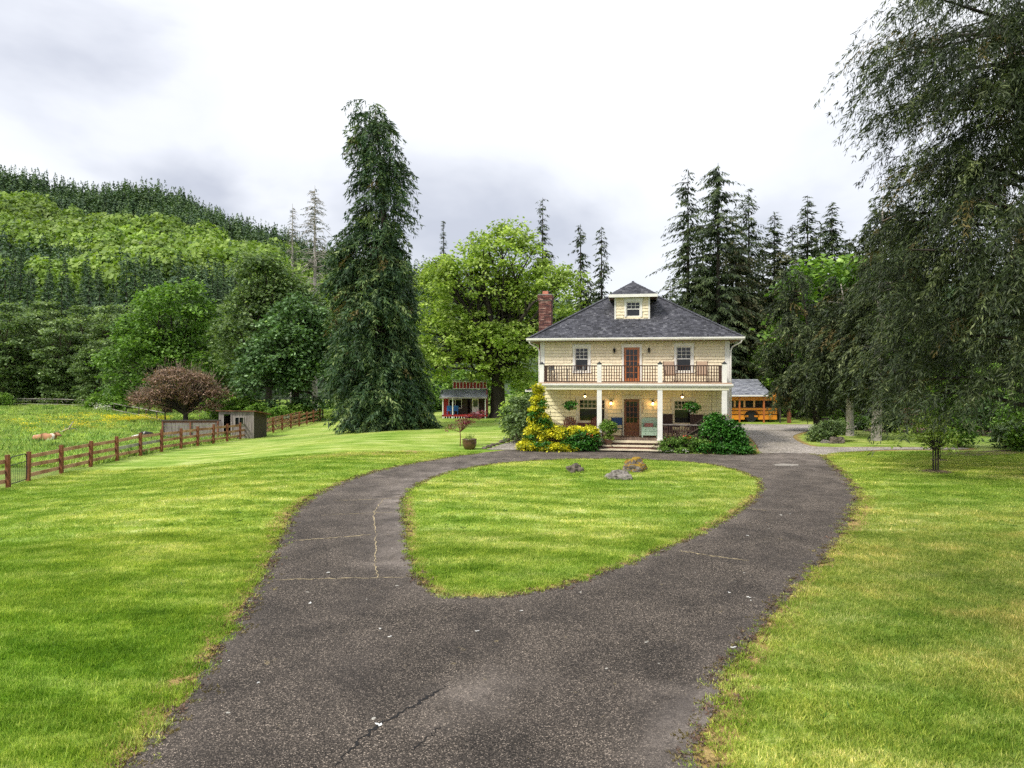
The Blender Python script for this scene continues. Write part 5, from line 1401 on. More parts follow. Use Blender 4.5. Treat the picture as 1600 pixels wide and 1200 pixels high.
part('fender', MB().add([(wx + r_ * math.cos(a), -.035, zs0 + .25 + r_ * .9 * math.sin(a)) for a in np.linspace(math.pi, 0, 14) for r_ in (wr, wr + .07)], [(2 * i, 2 * i + 1, 2 * i + 3, 2 * i + 2) for i in range(13)]), 'bus_dark', bus)
for X_ in (wx, -BL + .9):
    for y0_ in (.06, D - .34):
        w = part('wheel', MB(), 'rubber', bus) if False else None
        mbw = MB().prism([(X_ + .5 * math.cos(a), .5 + .5 * math.sin(a)) for a in np.linspace(0, 2 * math.pi, 24, endpoint=False)], 'y', y0_, y0_ + .28)
        w = part('wheel', mbw, 'rubber', bus)
        part('rim', MB().prism([(X_ + .27 * math.cos(a), .5 + .27 * math.sin(a)) for a in np.linspace(0, 2 * math.pi, 16, endpoint=False)], 'y', y0_ - .02, y0_ - .002), 'black_metal', w)
ca = thing('carport', 'open carport with light grey shingled roof and rust orange posts', 'carport', (0, 0, 0), 0)
ez_ = zat(618.5, 60.1); rz_ = zat(592.5, 63.8)
cx0, cx1 = 13.2, (1213 - 800) / F * 59.2
cr_ = part('roof', MB().prism([(60.1, ez_), (60.1, ez_ + .06), (63.8, rz_), (67.2, ez_ + .06), (67.2, ez_), (63.8, rz_ - .1)], 'x', cx0, cx1), 'shed_roof', ca)
sl_ = (rz_ - ez_ - .06) / 3.7
part('roof_shingle', plane_shingles(lambda s: (cx0, cx1), 3.68, lambda a, s, o: (a, 60.1 + s - o * .3, ez_ + .065 + s * sl_ + o), expo=.16, seed=31, wmin=.2, wmax=.5), 'shed_roof', cr_, stuff=True)
part('fascia', MB().box(cx0, cx1 + .05, 60.03, 60.09, ez_ - .05, ez_ + .07), 'white', ca)
part('beam', MB().box(cx0, cx1 - .2, 60.3, 60.42, ez_ - .12, ez_ + .06), 'door_orange', ca)
part('back_wall', MB().box(cx0, cx1 - .2, 66.8, 66.95, H1(20, 66), ez_ + .05), 'dark_wood', ca)
for px in (1116, 1155.5, 1193.5): 
    p = at(px, 60.36); part('post', MB().box(p.x - .065, p.x + .065, 60.30, 60.42, p.z - .2, ez_ - .121), 'bus' if False else 'door_orange', ca)

# ------------------------------------------------------------------ red playhouse under the maple
PY = 67.0; pb = at(693, PY)
ph = thing('playhouse', 'red playhouse cabin with covered porch and railed roof terrace under the maple', 'cabin', pb, 0)
W_ = 4.25; D_ = 2.6
part('deck', MB().box(-.05, W_ + .1, -1.2, D_, .18, .34), 'red', ph)
for k in range(9): part('deck_baluster', MB().box(.15 + k * .24, .21 + k * .24, -1.22, -1.17, -.02, .18), 'white', ph)
part('wall', holes_wall(0, W_, .34, 2.1, 0, .1, [(.55, 1.75, .95, 1.75), (2.35, 2.6, .34, 1.9), (2.9, 3.35, 1.1, 1.7)]).box(W_ - .1, W_, .101, D_, .34, 2.1).box(0, .1, .101, D_, .34, 2.1).box(.1, W_ - .1, D_ - .1, D_, .34, 2.1), 'dark_wood', ph)
part('side_wall', MB().box(W_ + .002, W_ + .05, -.9, D_, .1, 2.75), 'red', ph)
for i in range(5): part('wall_board', MB().box(.02 + i * .1, .11 + i * .1, -.03, -.002, .34, 2.1), 'red', ph)
w_ = part('window', MB().box(.5, 1.8, -.04, -.002, .90, .96).box(.5, 1.8, -.04, -.002, 1.74, 1.8).box(.5, .56, -.04, -.002, .961, 1.739).box(1.12, 1.18, -.04, -.002, .961, 1.739).box(1.74, 1.8, -.04, -.002, .961, 1.739), 'white', ph)
part('pane', MB().box(.56, 1.74, .03, .04, .96, 1.74), 'glass', w_)
d_ = part('door', MB().box(2.8, 3.45, -.03, -.002, .36, 1.05).box(2.8, 2.9, -.03, -.002, 1.05, 1.95).box(3.35, 3.45, -.03, -.002, 1.05, 1.95).box(2.9, 3.35, -.03, -.002, 1.72, 1.95), 'white', ph)
part('pane', MB().box(2.9, 3.35, -.012, -.004, 1.05, 1.72), 'glass', d_)
part('porch_roof', MB().prism([(-1.35, 1.98), (-1.35, 2.06), (.1, 2.75), (.1, 2.62)], 'x', -.25, W_ + .1), 'shed_roof', ph)
part('fascia', MB().box(-.25, W_ + .1, -1.40, -1.352, 1.93, 2.05), 'fence_grey', ph)
for x in (.0, .95, 4.1): part('post', MB().box(x, x + .10, -1.2, -1.1, -.3, 1.97), 'white', ph)
part('terrace_rail', MB().box(.9, W_, -.02, .04, 3.48, 3.55).box(.9, W_, -.02, .04, 2.80, 2.87), 'white', ph)
for k in range(11): part('baluster', MB().box(.9 + k * (W_ - .96) / 10, .96 + k * (W_ - .96) / 10, -.01, .03, 2.871, 3.479), 'white', ph)
part('terrace_panel', MB().box(.9, W_, .06, .10, 2.86, 3.46), 'red', ph)
part('terrace_roof', MB().box(.8, W_ + .1, -.1, 2.0, 3.62, 3.68), 'fence_grey', ph)
for i, x in enumerate((.62, 1.28)):
    o = thing('blue_chair', 'sky blue plastic chair on the playhouse deck, %s' % ('left one' if i == 0 else 'right one by the window'), 'chair', pb + Vector((x, -.8, .34)), 0, 'blue chairs on the playhouse deck')
    part('backrest', MB().box(-.23, .23, .16, .2, .40, .86), 'blue', o); part('seat', MB().box(-.23, .23, -.2, .2, .36, .4), 'blue', o)
    for s in (-.2, .17):
        for y in (-.18, .14): part('leg', MB().box(s, s + .03, y, y + .03, 0, .36), 'blue', o)
# trampoline behind the maple
g = at(804, 70)
o = thing('trampoline', 'round trampoline with teal edge pad behind the maple trunk', 'trampoline', g)
part('frame_pad', MB().lathe([(1.75, .80), (1.98, .80), (1.98, .86), (1.75, .86)], n=28), 'aqua', o)
part('mat', MB().lathe([(1.74, .81), (1.74, .82)], n=28), 'black_metal', o)
for k in range(8): a = k * math.pi / 4; part('leg', MB().tube([(1.9 * math.cos(a), 1.9 * math.sin(a), .79), (1.9 * math.cos(a), 1.9 * math.sin(a), 0)], .025, 5), 'grey_metal', o)

# ------------------------------------------------------------------ pot and purple maple by the drive
g = gp(733, 703)
o = thing('plant_pot', 'large round brown glazed pot beside the driveway with wispy grass', 'plant pot', g + Vector((0, .3, 0)))
part('pot', MB().lathe([(.20, 0), (.27, .04), (.345, .20), (.37, .36), (.36, .48), (.375, .50), (.375, .53), (.33, .53), (.32, .46)], n=24), 'pot', o, smooth=True)
part('soil', MB().lathe([(.33, .44), (.33, .47)], n=16), 'soil', o)
n = 90; a = rng.random(n) * 6.28; P = np.stack([.2 * np.cos(a) * rng.random(n), .2 * np.sin(a) * rng.random(n), np.full(n, .46)], 1)
Dd = rng.normal(0, .35, (n, 3)); Dd[:, 2] = 1
link('grass_tuft', card_mesh('grass_tuft', cards(P, Dd, rdir(n), .2 + .35 * rng.random(n), np.full(n, .018)), rng.random(n)), 'lf_maple', o)
g = gp(719, 697)
q, t, C = broadleaf_cards([(.1, 0, 1.25, .45, .4, .22), (-.35, 0, 1.05, .35, .3, .15), (.6, .1, 1.45, .5, .4, .25), (.95, .1, 1.75, .4, .35, .2), (-.7, 0, .95, .2, .2, .1)], 52, 16, .09, .13, .7)
o = thing('purple_maple', 'spindly purple leaved Japanese maple sapling behind the brown pot', 'small tree', g)
mb = MB(); mb.tube([(0, 0, -.1), (.02, 0, .5), (-.03, 0, .9), (.1, 0, 1.2)], [.03, .025, .02, .01], 6)
for c_ in C[:16]: mb.tube([(0, 0, .75), (c_[0] * .5, c_[1] * .5, .7 + (c_[2] - .7) * .6), tuple(c_)], [.014, .01, .004], 4, cap=False)
part('trunk', mb, 'bark_red', o); link('crown', card_mesh('crown', q, t), 'lf_red', o)

# ------------------------------------------------------------------ animals
g = gp(74, 692)
cow = thing('cow', 'tan and white cow lying in the pasture, head raised to the right', 'cow', g, R(4))
def coat(name, c, w, thr, sc_):
    m, nt, out = new_mat(name); v = coords(nt, 'Object'); n = noise(nt, v, sc_, 3, .5)
    cc = ramp(nt, n, [(thr - .01, c), (thr + .02, w)]); p = ND(nt, 'ShaderNodeBsdfPrincipled', Roughness=.85); nt.links.new(cc, p.inputs[0]); nt.links.new(p.outputs[0], out.inputs[0]); return m
M['cow'] = coat('tan_cow_coat', (.46, .23, .11), (.80, .72, .62), .56, 1.6); M['goat'] = coat('black_white_goat_coat', (.012, .011, .012), (.75, .73, .7), .62, 3.0); M['goatw'] = simple('white_goat_coat', (.72, .70, .66), .85, .08, 4)
V = [(-.55, 0, .36), (-.25, 0, .38), (.1, 0, .37), (.38, 0, .40), (.55, -.03, .55), (.70, -.05, .66), (.86, -.08, .60), (.98, -.1, .55), (-.85, 0, .30), (-.72, -.28, .14), (-.42, -.38, .08), (-.72, .28, .14), (-.42, .36, .08), (.42, -.20, .16), (.62, -.26, .07), (.42, .2, .16), (.62, .25, .07), (-.98, 0, .16)]
b_ = skin_body('body', V, [(0, 1), (1, 2), (2, 3), (3, 4), (4, 5), (5, 6), (6, 7), (0, 8), (8, 9), (9, 10), (8, 11), (11, 12), (3, 13), (13, 14), (3, 15), (15, 16), (8, 17)], [.32, .34, .33, .28, .19, .15, .12, .09, .24, .12, .055, .12, .055, .11, .05, .11, .05, .03], 'cow', cow)
for s in (-1, 1):
    part('ear', MB().beam((.66, -.05 + s * .12, .72), (.62, -.05 + s * .28, .72), .04, .09), 'cow', cow)
    part('horn', MB().tube([(.70, -.05 + s * .08, .78), (.72, -.05 + s * .16, .84), (.75, -.05 + s * .17, .92)], [.025, .018, .006], 5), 'fence_grey', cow)
part('muzzle', MB().lathe([(.05, -.03), (.085, 0), (.05, .04)], (1.02, -.10, .52), 10), 'adiron', cow)
for (px, py, mt, lb, rot, lying) in [(231, 689, 'goat', 'black and white goat grazing behind the paddock fence', R(0), False), (214, 688, 'goatw', 'white goat lying in the grass beside the black one', R(180), True)]:
    g = gp(px, py); o = thing('goat', lb, 'goat', g, rot)
    z = .0 if not lying else -.28
    V = [(.25, 0, .55 + z), (0, 0, .55 + z), (-.28, 0, .56 + z), (-.42, 0, .66 + z), (-.55, 0, .60 + z), (-.66, 0, .52 + z)]
    Eg = [(0, 1), (1, 2), (2, 3), (3, 4), (4, 5)]; Rr = [.17, .19, .16, .10, .085, .05]
    for s in (-1, 1):
        for x, r in ((-.26, 2), (.26, 0)):
            i = len(V)
            if lying: V += [(x, s * .14, .16), (x - .18, s * .18, .06)]
            else: V += [(x, s * .09, .3), (x + (.03 if x > 0 else 0), s * .09, .02)]
            Eg += [(r, i), (i, i + 1)]; Rr += [.06, .035]
    V.append((.42, 0, .62 + z)); Eg.append((0, len(V) - 1)); Rr.append(.03)
    skin_body('body', V, Eg, Rr, mt, o)
    for s in (-1, 1):
        part('ear', MB().beam((-.50, s * .06, .66 + z), (-.50, s * .17, .62 + z), .06, .02), mt, o)
        part('horn', MB().tube([(-.48, s * .04, .72 + z), (-.44, s * .05, .82 + z), (-.36, s * .06, .86 + z)], [.018, .012, .004], 4), 'dark_wood', o)
# bleached branch behind the cow
g = gp(100, 678)
o = link('dead_branch', MB().tube([(-.9, 0, .1), (-.2, 0, .2), (.4, .1, .5), (.75, .1, 1.1)], [.03, .06, .07, .03], 6).tube([(.3, .05, .4), (.7, .3, .45), (1.1, .4, .3)], [.05, .03, .01], 5).tube([(0, 0, .25), (-.1, .4, .6)], [.04, .01], 5).mesh('dead_branch'), 'snag', None, g)
tag(o, 'bleached fallen branch sticking up behind the cow', 'branch')
# ------------------------------------------------------------------ TREES AND PLANTING
def pxprof(table, Y, cx_px, base_z):
    """reach of a crown from its outline: (photo row, left column, right column) -> metres left and right of the trunk at each height"""
    zs = np.array([zat(r[0], Y) - base_z for r in table]); l = np.array([(cx_px - r[1]) / F * Y for r in table]); r_ = np.array([(r[2] - cx_px) / F * Y for r in table])
    o = np.argsort(zs); zs, l, r_ = zs[o], l[o], r_[o]
    def f(z, az):
        a = np.interp(z, zs, l); b = np.interp(z, zs, r_); c = math.cos(az); m = (a + b) / 2
        return max(.05, (b if c > 0 else a) * abs(c) + m * (1 - abs(c)))
    return f
# the tall weeping conifer on the lawn
b = at(603, 53); b.z = H1(b.x, 53)
pr = pxprof([(165, 570, 606), (180, 562, 624), (200, 557, 638), (250, 555, 646), (300, 557, 650), (335, 562, 648), (346, 566, 634), (356, 540, 624), (375, 528, 620), (400, 520, 625), (450, 512, 640), (480, 508, 642), (520, 520, 645), (560, 520, 662), (610, 525, 672), (645, 532, 676), (672, 545, 672)], 53, 603, b.z)
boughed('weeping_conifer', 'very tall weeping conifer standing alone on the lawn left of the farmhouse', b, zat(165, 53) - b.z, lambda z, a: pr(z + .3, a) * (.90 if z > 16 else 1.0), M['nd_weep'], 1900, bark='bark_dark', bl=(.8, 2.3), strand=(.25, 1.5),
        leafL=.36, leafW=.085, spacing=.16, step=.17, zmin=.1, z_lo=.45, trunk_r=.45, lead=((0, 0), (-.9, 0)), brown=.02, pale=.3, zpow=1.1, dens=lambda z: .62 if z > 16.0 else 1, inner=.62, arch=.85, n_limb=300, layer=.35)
# companion leader
b2 = Vector((b.x + .9, b.y + .5, b.z + 14.0))

# big weeping cedars on the right
def cedar(px, Y, ytop, table, label, n_b, k_=1.0, **kw):
    b = at(px, Y); pr = pxprof(table, Y, px, b.z)
    H = zat(ytop, Y) - b.z
    d = dict(bl=(.7, 2.1), strand=(.2, 1.15), leafL=.26, leafW=.068, spacing=.12, step=.15, zmin=.7, trunk_r=.4, z_lo=2.0, brown=.02, pale=.12, inner=.3, n_limb=60)
    d.update(kw)
    return boughed('weeping_cedar', label, b, H, lambda z, a: pr(z, a) * k_, M['nd_olive'], n_b, **d)
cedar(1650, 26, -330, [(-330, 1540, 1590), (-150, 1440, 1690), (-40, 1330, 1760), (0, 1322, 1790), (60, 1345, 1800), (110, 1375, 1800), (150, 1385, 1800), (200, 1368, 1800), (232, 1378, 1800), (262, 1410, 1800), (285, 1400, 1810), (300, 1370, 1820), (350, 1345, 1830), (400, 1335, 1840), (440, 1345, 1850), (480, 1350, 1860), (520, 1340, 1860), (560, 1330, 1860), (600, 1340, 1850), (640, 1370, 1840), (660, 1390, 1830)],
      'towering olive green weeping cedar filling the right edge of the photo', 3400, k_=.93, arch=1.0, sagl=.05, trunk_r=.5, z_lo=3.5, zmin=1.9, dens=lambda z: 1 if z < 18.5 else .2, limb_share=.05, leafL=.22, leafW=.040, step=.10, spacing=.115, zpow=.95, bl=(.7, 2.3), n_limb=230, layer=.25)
cedar(1369, 39.5, 300, [(300, 1378, 1392), (330, 1352, 1420), (400, 1340, 1440), (460, 1330, 1450), (540, 1320, 1450), (600, 1310, 1440), (650, 1335, 1400)], 'weeping cedar with pale grey trunk second from the right', 420, lead=((.4, 0), (0, 0)), trunk_r=.30, z_lo=3.0, zmin=1.5, bark='snag')
cedar(1328, 43, 440, [(440, 1308, 1330), (480, 1290, 1345), (540, 1270, 1370), (600, 1255, 1385), (640, 1275, 1370)], 'slender weeping cedar with a bare grey trunk left of the pale one', 300, lead=((-.1, 0), (-.5, 0)), trunk_r=.26, z_lo=2.9, zmin=1.5, strand=(.3, 1.8), bark='snag')
cedar(1277, 48, 425, [(425, 1240, 1262), (455, 1232, 1275), (500, 1210, 1300), (540, 1200, 1310), (580, 1205, 1320), (610, 1215, 1330), (640, 1230, 1320)], 'leftmost weeping cedar, its tip nodding over the drive near the bus', 360, lead=((-.9, 0), (-.4, 0)), trunk_r=.24, z_lo=1.9, strand=(.3, 1.8))

# big maple behind the house
b = at(778, 67)
def ellpx(lst, Y, b):
    out = []
    for (x0, x1, y0, y1, dy) in lst:
        c = ((x0 + x1) / 2 - 800) / F * Y; rx = (x1 - x0) / 2 / F * Y; rz = (y1 - y0) / 2 / F * Y; z = zat((y0 + y1) / 2, Y)
        out.append((c - b.x, dy, z - b.z, rx * .95, rx * .9, rz * .95))
    return out
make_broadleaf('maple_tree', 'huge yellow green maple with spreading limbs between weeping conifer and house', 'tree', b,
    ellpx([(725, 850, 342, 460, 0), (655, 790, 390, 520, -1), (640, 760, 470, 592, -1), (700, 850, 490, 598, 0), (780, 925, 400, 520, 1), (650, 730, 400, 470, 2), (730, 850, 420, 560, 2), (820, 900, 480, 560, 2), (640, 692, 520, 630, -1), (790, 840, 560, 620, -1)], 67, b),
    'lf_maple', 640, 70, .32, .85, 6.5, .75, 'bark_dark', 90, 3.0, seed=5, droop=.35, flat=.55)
# trees on the left, from the far side of the pasture forward
make_broadleaf('broad_oak', 'rounded mid green tree with dark forking trunk behind the copper shrub', 'tree', at(262, 90),
    ellpx([(215, 335, 432, 560, 0), (165, 290, 500, 640, -1), (250, 345, 500, 625, 0), (175, 250, 480, 560, 1)], 90, at(262, 90)), 'lf_green', 330, 70, .40, 1.1, 5.5, .55, 'bark_dark', 60, 1.0, seed=6)
make_broadleaf('sycamore_tree', 'tall deep green leafy tree right of the rounded one, topmost of that group', 'tree', at(420, 84),
    ellpx([(370, 455, 388, 480, 0), (335, 440, 440, 600, 0), (380, 500, 430, 560, 1)], 84, at(420, 84)), 'lf_alder', 300, 64, .42, 1.1, 6, .5, 'bark_dark', 40, 1.0, seed=7)
make_broadleaf('sycamore_tree', 'very dark green dense tree directly behind the paddock fence end', 'tree', at(462, 76),
    ellpx([(400, 530, 455, 600, 0), (375, 470, 520, 645, -1), (450, 540, 520, 650, 0)], 76, at(462, 76)), 'lf_dark', 330, 70, .38, 1.0, 5, .5, 'bark_dark', 40, .5, seed=8, group=None)
# copper brown shrub tree
b = at(290, 72)
e_ = ellpx([(235, 335, 572, 625, 0), (205, 290, 605, 640, 0), (280, 362, 600, 640, 0)], 72, b)
q, t, C = broadleaf_cards(e_, 260, 46, .20, .55, .9, .5)
o = thing('copper_thorn_tree', 'low spreading copper brown tree full of bare twigs beside the shed', 'tree', b)
mb = MB(); limbs(mb, (0, 0, 0), 1.6, .28, C, 110, 4)
part('trunk', mb, 'bark_dark', o); link('crown', card_mesh('crown', q, t), 'lf_brown', o)
n = 2600; k = rng.integers(0, len(C), n); P = C[k] + rng.normal(0, .35, (n, 3)); D = unit(P - np.array([0, 0, 1.2])) + rng.normal(0, .35, (n, 3)) + np.array([0, 0, .35])
c = link('bare_twigs', card_mesh('bare_twigs', cards(P, D, rdir(n), .4 + .5 * rng.random(n), np.full(n, .035)), rng.random(n)), 'twig', o); c['kind'] = 'stuff'

# alders along the far side of the pasture: one of each kind, then copies
ald = make_broadleaf('alder_tree', 'grey green alder standing at the far edge of the pasture', 'tree', (0, 0, 0),
    [(0, 0, 12, 4.2, 4, 5), (-2.5, 0, 8, 3.5, 3.5, 4), (2.8, .5, 8.5, 3.4, 3.5, 4.2), (0, 0, 5, 4.8, 4.4, 4), (0, -1, 2.6, 4.2, 3.4, 2.4)], 'lf_alder', 250, 56, .46, 1.0, 9, .3, 'bark', 60, .4, seed=9, flat=.4)
ALAB = ['leftmost grey green alder at the far pasture edge, cut by the photo edge', 'grey green alder at the left photo edge behind the pasture rail fence', 'grey green alder second from the left photo edge beyond the pasture', 'rounded smaller alder between the left edge trees and the big green tree', 'grey green alder in front of the dark slope left of the rounded tree', 'tall alder just left of the rounded mid green tree', 'low grey green alder bush at the left foot of the rounded green tree', 'largest alder, behind the rounded mid green tree', 'alder peeping out right of the rounded mid green tree', 'alder low between the rounded tree and the sycamore', 'tall alder outside the left edge of the photo', 'tall alder in the second row at the left of the pasture', 'smallest alder shrub behind the curve of the pasture rail fence']
spots = [(-60, 118, 1.0), (5, 112, .98), (52, 118, .92), (100, 113, .82), (135, 120, 1.0), (180, 116, .98), (150, 104, .6), (235, 128, 1.15), (300, 120, .9), (330, 108, .9), (-110, 130, 1.3), (70, 132, 1.12), (195, 100, .5)]
for i, (px, Y, s) in enumerate(spots):
    p = at(px, Y); lab = ALAB[i]
    if i == 0:
        ald.location = p; ald.scale = (s, s, s); ald['label'] = lab; ald['group'] = 'alders beyond the pasture'; ald.rotation_euler = (0, 0, .4)
    else: dup(ald, p, random.random() * 6.28, s, lab, 'alders beyond the pasture')
SLAB = ['green shrub behind the roof of the field shed', 'small green shrub right of the field shed roof', 'green shrub left of the field shed behind the pen wall', 'smallest green shrub behind the middle of the paddock fence', 'green shrub beside the bend of the far pasture fence', 'green shrub at the foot of the rounded green tree beyond the pasture', 'green shrub right of the foot of the tall weeping conifer', 'green shrub between the tall weeping conifer and the red playhouse', 'green shrub half hidden behind the tall weeping conifer', 'large green shrub directly behind the red playhouse', 'large green shrub right of the maple trunk', 'green shrub at the far end of the paddock fence', 'green shrub behind the chimney side of the farmhouse', 'green shrub at the left photo edge beside the far pasture fence', 'large green shrub behind the maple trunk']
shr = shrub('hedge_shrub', 'fresh green shrub in the hedge behind the paddock fence', 'shrub', (0, 0, 0), [(0, 0, 1.2, 1.7, 1.5, 1.2), (.9, .3, 1.9, 1.0, 1.0, .9), (-1, 0, .8, 1.2, 1.1, .8)], 'lf_bright', 120, 34, .26, .5)
for i, (px, Y, s) in enumerate([(372, 74, 1.0), (400, 72, .8), (350, 78, 1.2), (430, 70, .7), (150, 100, .8), (178, 96, .9), (655, 78, 1.4), (675, 82, 1.3), (640, 84, 1.5), (700, 90, 1.7), (830, 82, 1.6), (470, 75, .9), (862, 78, 1.6), (5, 106, .8), (740, 92, 1.7)]):
    lab = SLAB[i]
    if i == 0: shr.location = at(px, Y); shr['label'] = lab; shr['group'] = 'undergrowth shrubs'
    else: dup(shr, at(px, Y), random.random() * 6.28, s, lab, 'undergrowth shrubs')

# dead silver snags
def snag(px, Y, ytop, label, r):
    b = at(px, Y); H = zat(ytop, Y) - b.z; o = thing('dead_conifer', label, 'dead tree', b)
    mb = MB(); mb.tube([(0, 0, 0), (0, 0, H * .5), (0, 0, H)], [H * .013, H * .008, .02], 7); part('trunk', mb, 'snag', o)
    m2 = MB(); rd = random.Random(int(px))
    for k in range(int(130 * r / 4)):
        z = H * rd.uniform(.42, .98); a = rd.random() * 6.28; rr = r * (1 - z / H) ** .6 * rd.uniform(.5, 1.1) + .2
        e = Vector((math.cos(a) * rr, math.sin(a) * rr, z - rr * rd.uniform(-.1, .5))); mid = Vector((e.x * .5, e.y * .5, z + rr * .08))
        m2.tube([(0, 0, z), mid, e], [.06, .04, .01], 4, cap=False)
        for _ in range(4):
            s_ = mid.lerp(e, rd.random()); m2.tube([s_, s_ + Vector((rd.uniform(-.5, .5), rd.uniform(-.5, .5), rd.uniform(-.6, .1)))], [.025, .006], 3, cap=False)
    part('bare_branches', m2, 'snag', o, stuff=True)
    q, t, br = conifer_cards(H, r * .8, z0=.62, step=.5, nb=4, tw=.3, L=.5, W=.12, irregular=.5)
    link('thin_foliage', card_mesh('thin_foliage', q, t), 'nd_dark', o)
snag(492, 92, 290, 'silver dead conifer with bare branches left of the tall weeping conifer', 5.2)
snag(457, 100, 318, 'thin dying conifer top showing left of the silver snag', 2.4)

# conifers behind the house, each with its own height and reach
KC = dict(step=.42, nb=6, tw=.26, L=.58, W=.17)
def cf(px, Y, ytop, hw, label, mat='nd_dark', z0=.05, cat='tree', name='conifer_tree', group='conifers behind the farmhouse', **kw):
    b = at(px, Y); H = zat(ytop, Y) - b.z
    d = dict(KC); d.update(kw)
    if px > 1000: hw *= 1.35
    return make_conifer(name, label, cat, b, H, hw / F * Y, mat, z0=z0, group=group, bare=.25, **d)
cf(1075, 72, 260, 50, 'sparse tall conifer rising just right of the dormer roof', z0=.12, irregular=.55, pw=.55, droop=.4, sag=.9, nb=6, L=.6, W=.14)
cf(1122, 70, 246, 62, 'tallest open crowned conifer behind the right roof slope', z0=.1, irregular=.55, pw=.50, droop=.35, sag=.9, nb=7, L=.62, W=.14)
cf(1170, 76, 290, 42, 'narrow conifer spire right of the tallest one', z0=.1, irregular=.5, pw=.65, sag=.9, nb=6, W=.14)
cf(1150, 74, 372, 62, 'broad tan tinged conifer hung with cones behind the house corner', 'nd_tan', z0=.03, pw=.55, droop=.45, sag=.9, L=.6, nb=7)
cf(1100, 74, 405, 45, 'tan tinged conifer partly hidden by the roof', 'nd_tan', z0=.03, pw=.55, droop=.45, sag=.9, L=.6, nb=7)
cf(1180, 72, 470, 50, 'lower tan tinged conifer touching the right eave', 'nd_tan', z0=.02, pw=.5, droop=.45, sag=.9, L=.55, nb=7)
cf(1210, 80, 325, 42, 'dark conifer between the spire and the twin tops', z0=.1, pw=.7)
cf(1238, 84, 345, 34, 'small dark pointed conifer left of the twin tops', z0=.1, pw=.75)
cf(1262, 74, 298, 46, 'left of the twin dark conifers right of the house', z0=.05, pw=.75, irregular=.18)
cf(1300, 72, 308, 52, 'right of the twin dark conifers right of the house', z0=.05, pw=.75, irregular=.18)
cf(1352, 78, 372, 50, 'dark conifer in the gap beside the right weeping cedar', z0=.05, pw=.75)
cf(1098, 82, 345, 60, 'dark filling conifer between the two tallest ones', z0=.05, pw=.5, irregular=.4)
cf(1145, 84, 335, 55, 'dark filling conifer right of the tallest one', 'nd_tan', z0=.05, pw=.5, irregular=.4)
cf(1192, 86, 372, 60, 'dark shorter conifer with a blunt top behind the house corner', z0=.05, pw=.5, irregular=.35)
cf(1228, 78, 385, 55, 'short olive conifer below the small pointed one', 'nd_tan', z0=.05, pw=.5, irregular=.35)
cf(1282, 82, 350, 60, 'dark conifer between and behind the twin tops', z0=.05, pw=.6, irregular=.3)
cf(1328, 84, 365, 60, 'dark conifer right of the twin tops', z0=.05, pw=.6, irregular=.3)
cf(1048, 80, 440, 40, 'short conifer left of the sparse tall one, behind the roof', z0=.05, pw=.6, irregular=.4)
cf(848, 86, 302, 26, 'slim conifer poking out above the maple', z0=.2, irregular=.4, pw=.55, sag=.8, nb=4)
cf(907, 82, 344, 34, 'left of two slim drooping conifers left of the roof', z0=.15, irregular=.38, pw=.62, sag=.9, droop=.5, nb=4)
cf(940, 80, 350, 30, 'right of two slim drooping conifers left of the roof', z0=.15, irregular=.38, pw=.55, sag=.9, droop=.5, nb=4)
cf(920, 84, 440, 40, 'short dark conifer filling between the two slim ones', z0=.05, pw=.5, sag=.9)
cf(693, 100, 340, 16, 'small dark conifer spire above the left side of the maple', z0=.2, irregular=.2, pw=.8, nb=5)
# dense woodland wall on the right: copies of two kinds
wd = make_conifer('forest_conifer', 'dark forest conifer', 'tree', (0, 0, 0), 20, 3.6, 'nd_dark', z0=.02, group='dark conifers in the wood on the right', step=.5, nb=5, tw=.34, L=.65, W=.22, pw=.7, bare=.1)
wd2 = make_broadleaf('forest_tree', 'green broadleaf tree', 'tree', (0, 0, 0), [(0, 0, 9, 3.8, 3.8, 3.6), (-1.5, 0, 5.5, 3.4, 3.4, 3.4), (2, 0, 6, 3, 3, 3.4), (0, 0, 3, 4, 3.6, 2.6)], 'lf_bright', 170, 46, .42, .9, 5, .25, 'bark_dark', 25, .3, seed=12)
L1 = 'dark conifer in the dense wood on the right'; L2 = 'bright green broadleaf tree among the dark conifers on the right'
first = [True, True]
for (px, Y, s) in [(1030, 105, .75), (1060, 98, .7), (1005, 120, .6), (1395, 70, .72), (1430, 74, .85), (1380, 62, .5), (1470, 66, .62), (1520, 72, .9), (1560, 64, .6), (1600, 70, .9), (1650, 66, .8), (1700, 60, .8), (1240, 80, .75), (1215, 82, .75), (1185, 84, .8), (1450, 84, 1.0), (1330, 88, 1.0), (1500, 58, .5), (1545, 52, .42), (1595, 54, .5), (1640, 50, .5)]:
    p = at(px, Y); sc_ = (s * 1.1, s * 1.1, s)
    if first[0]: wd.location = p; wd.scale = sc_; wd['label'] = L1; first[0] = False
    else: dup(wd, p, random.random() * 6.28, sc_, L1)
G2 = 'broadleaf trees in the wood on the right'
for (px, Y, s) in [(1308, 62, 1.22), (1352, 63, 1.15), (1280, 66, .9), (1228, 68, .75), (1262, 72, .6), (1205, 78, .6), (1430, 60, .55), (1490, 52, .42), (1580, 48, .4), (1620, 46, .42), (1545, 50, .36), (1400, 66, .55)]:
    p = at(px, Y)
    if first[1]: wd2.location = p; wd2.scale = (s,) * 3; wd2['label'] = L2; wd2['group'] = G2; first[1] = False
    else: dup(wd2, p, random.random() * 6.28, s, L2, G2)

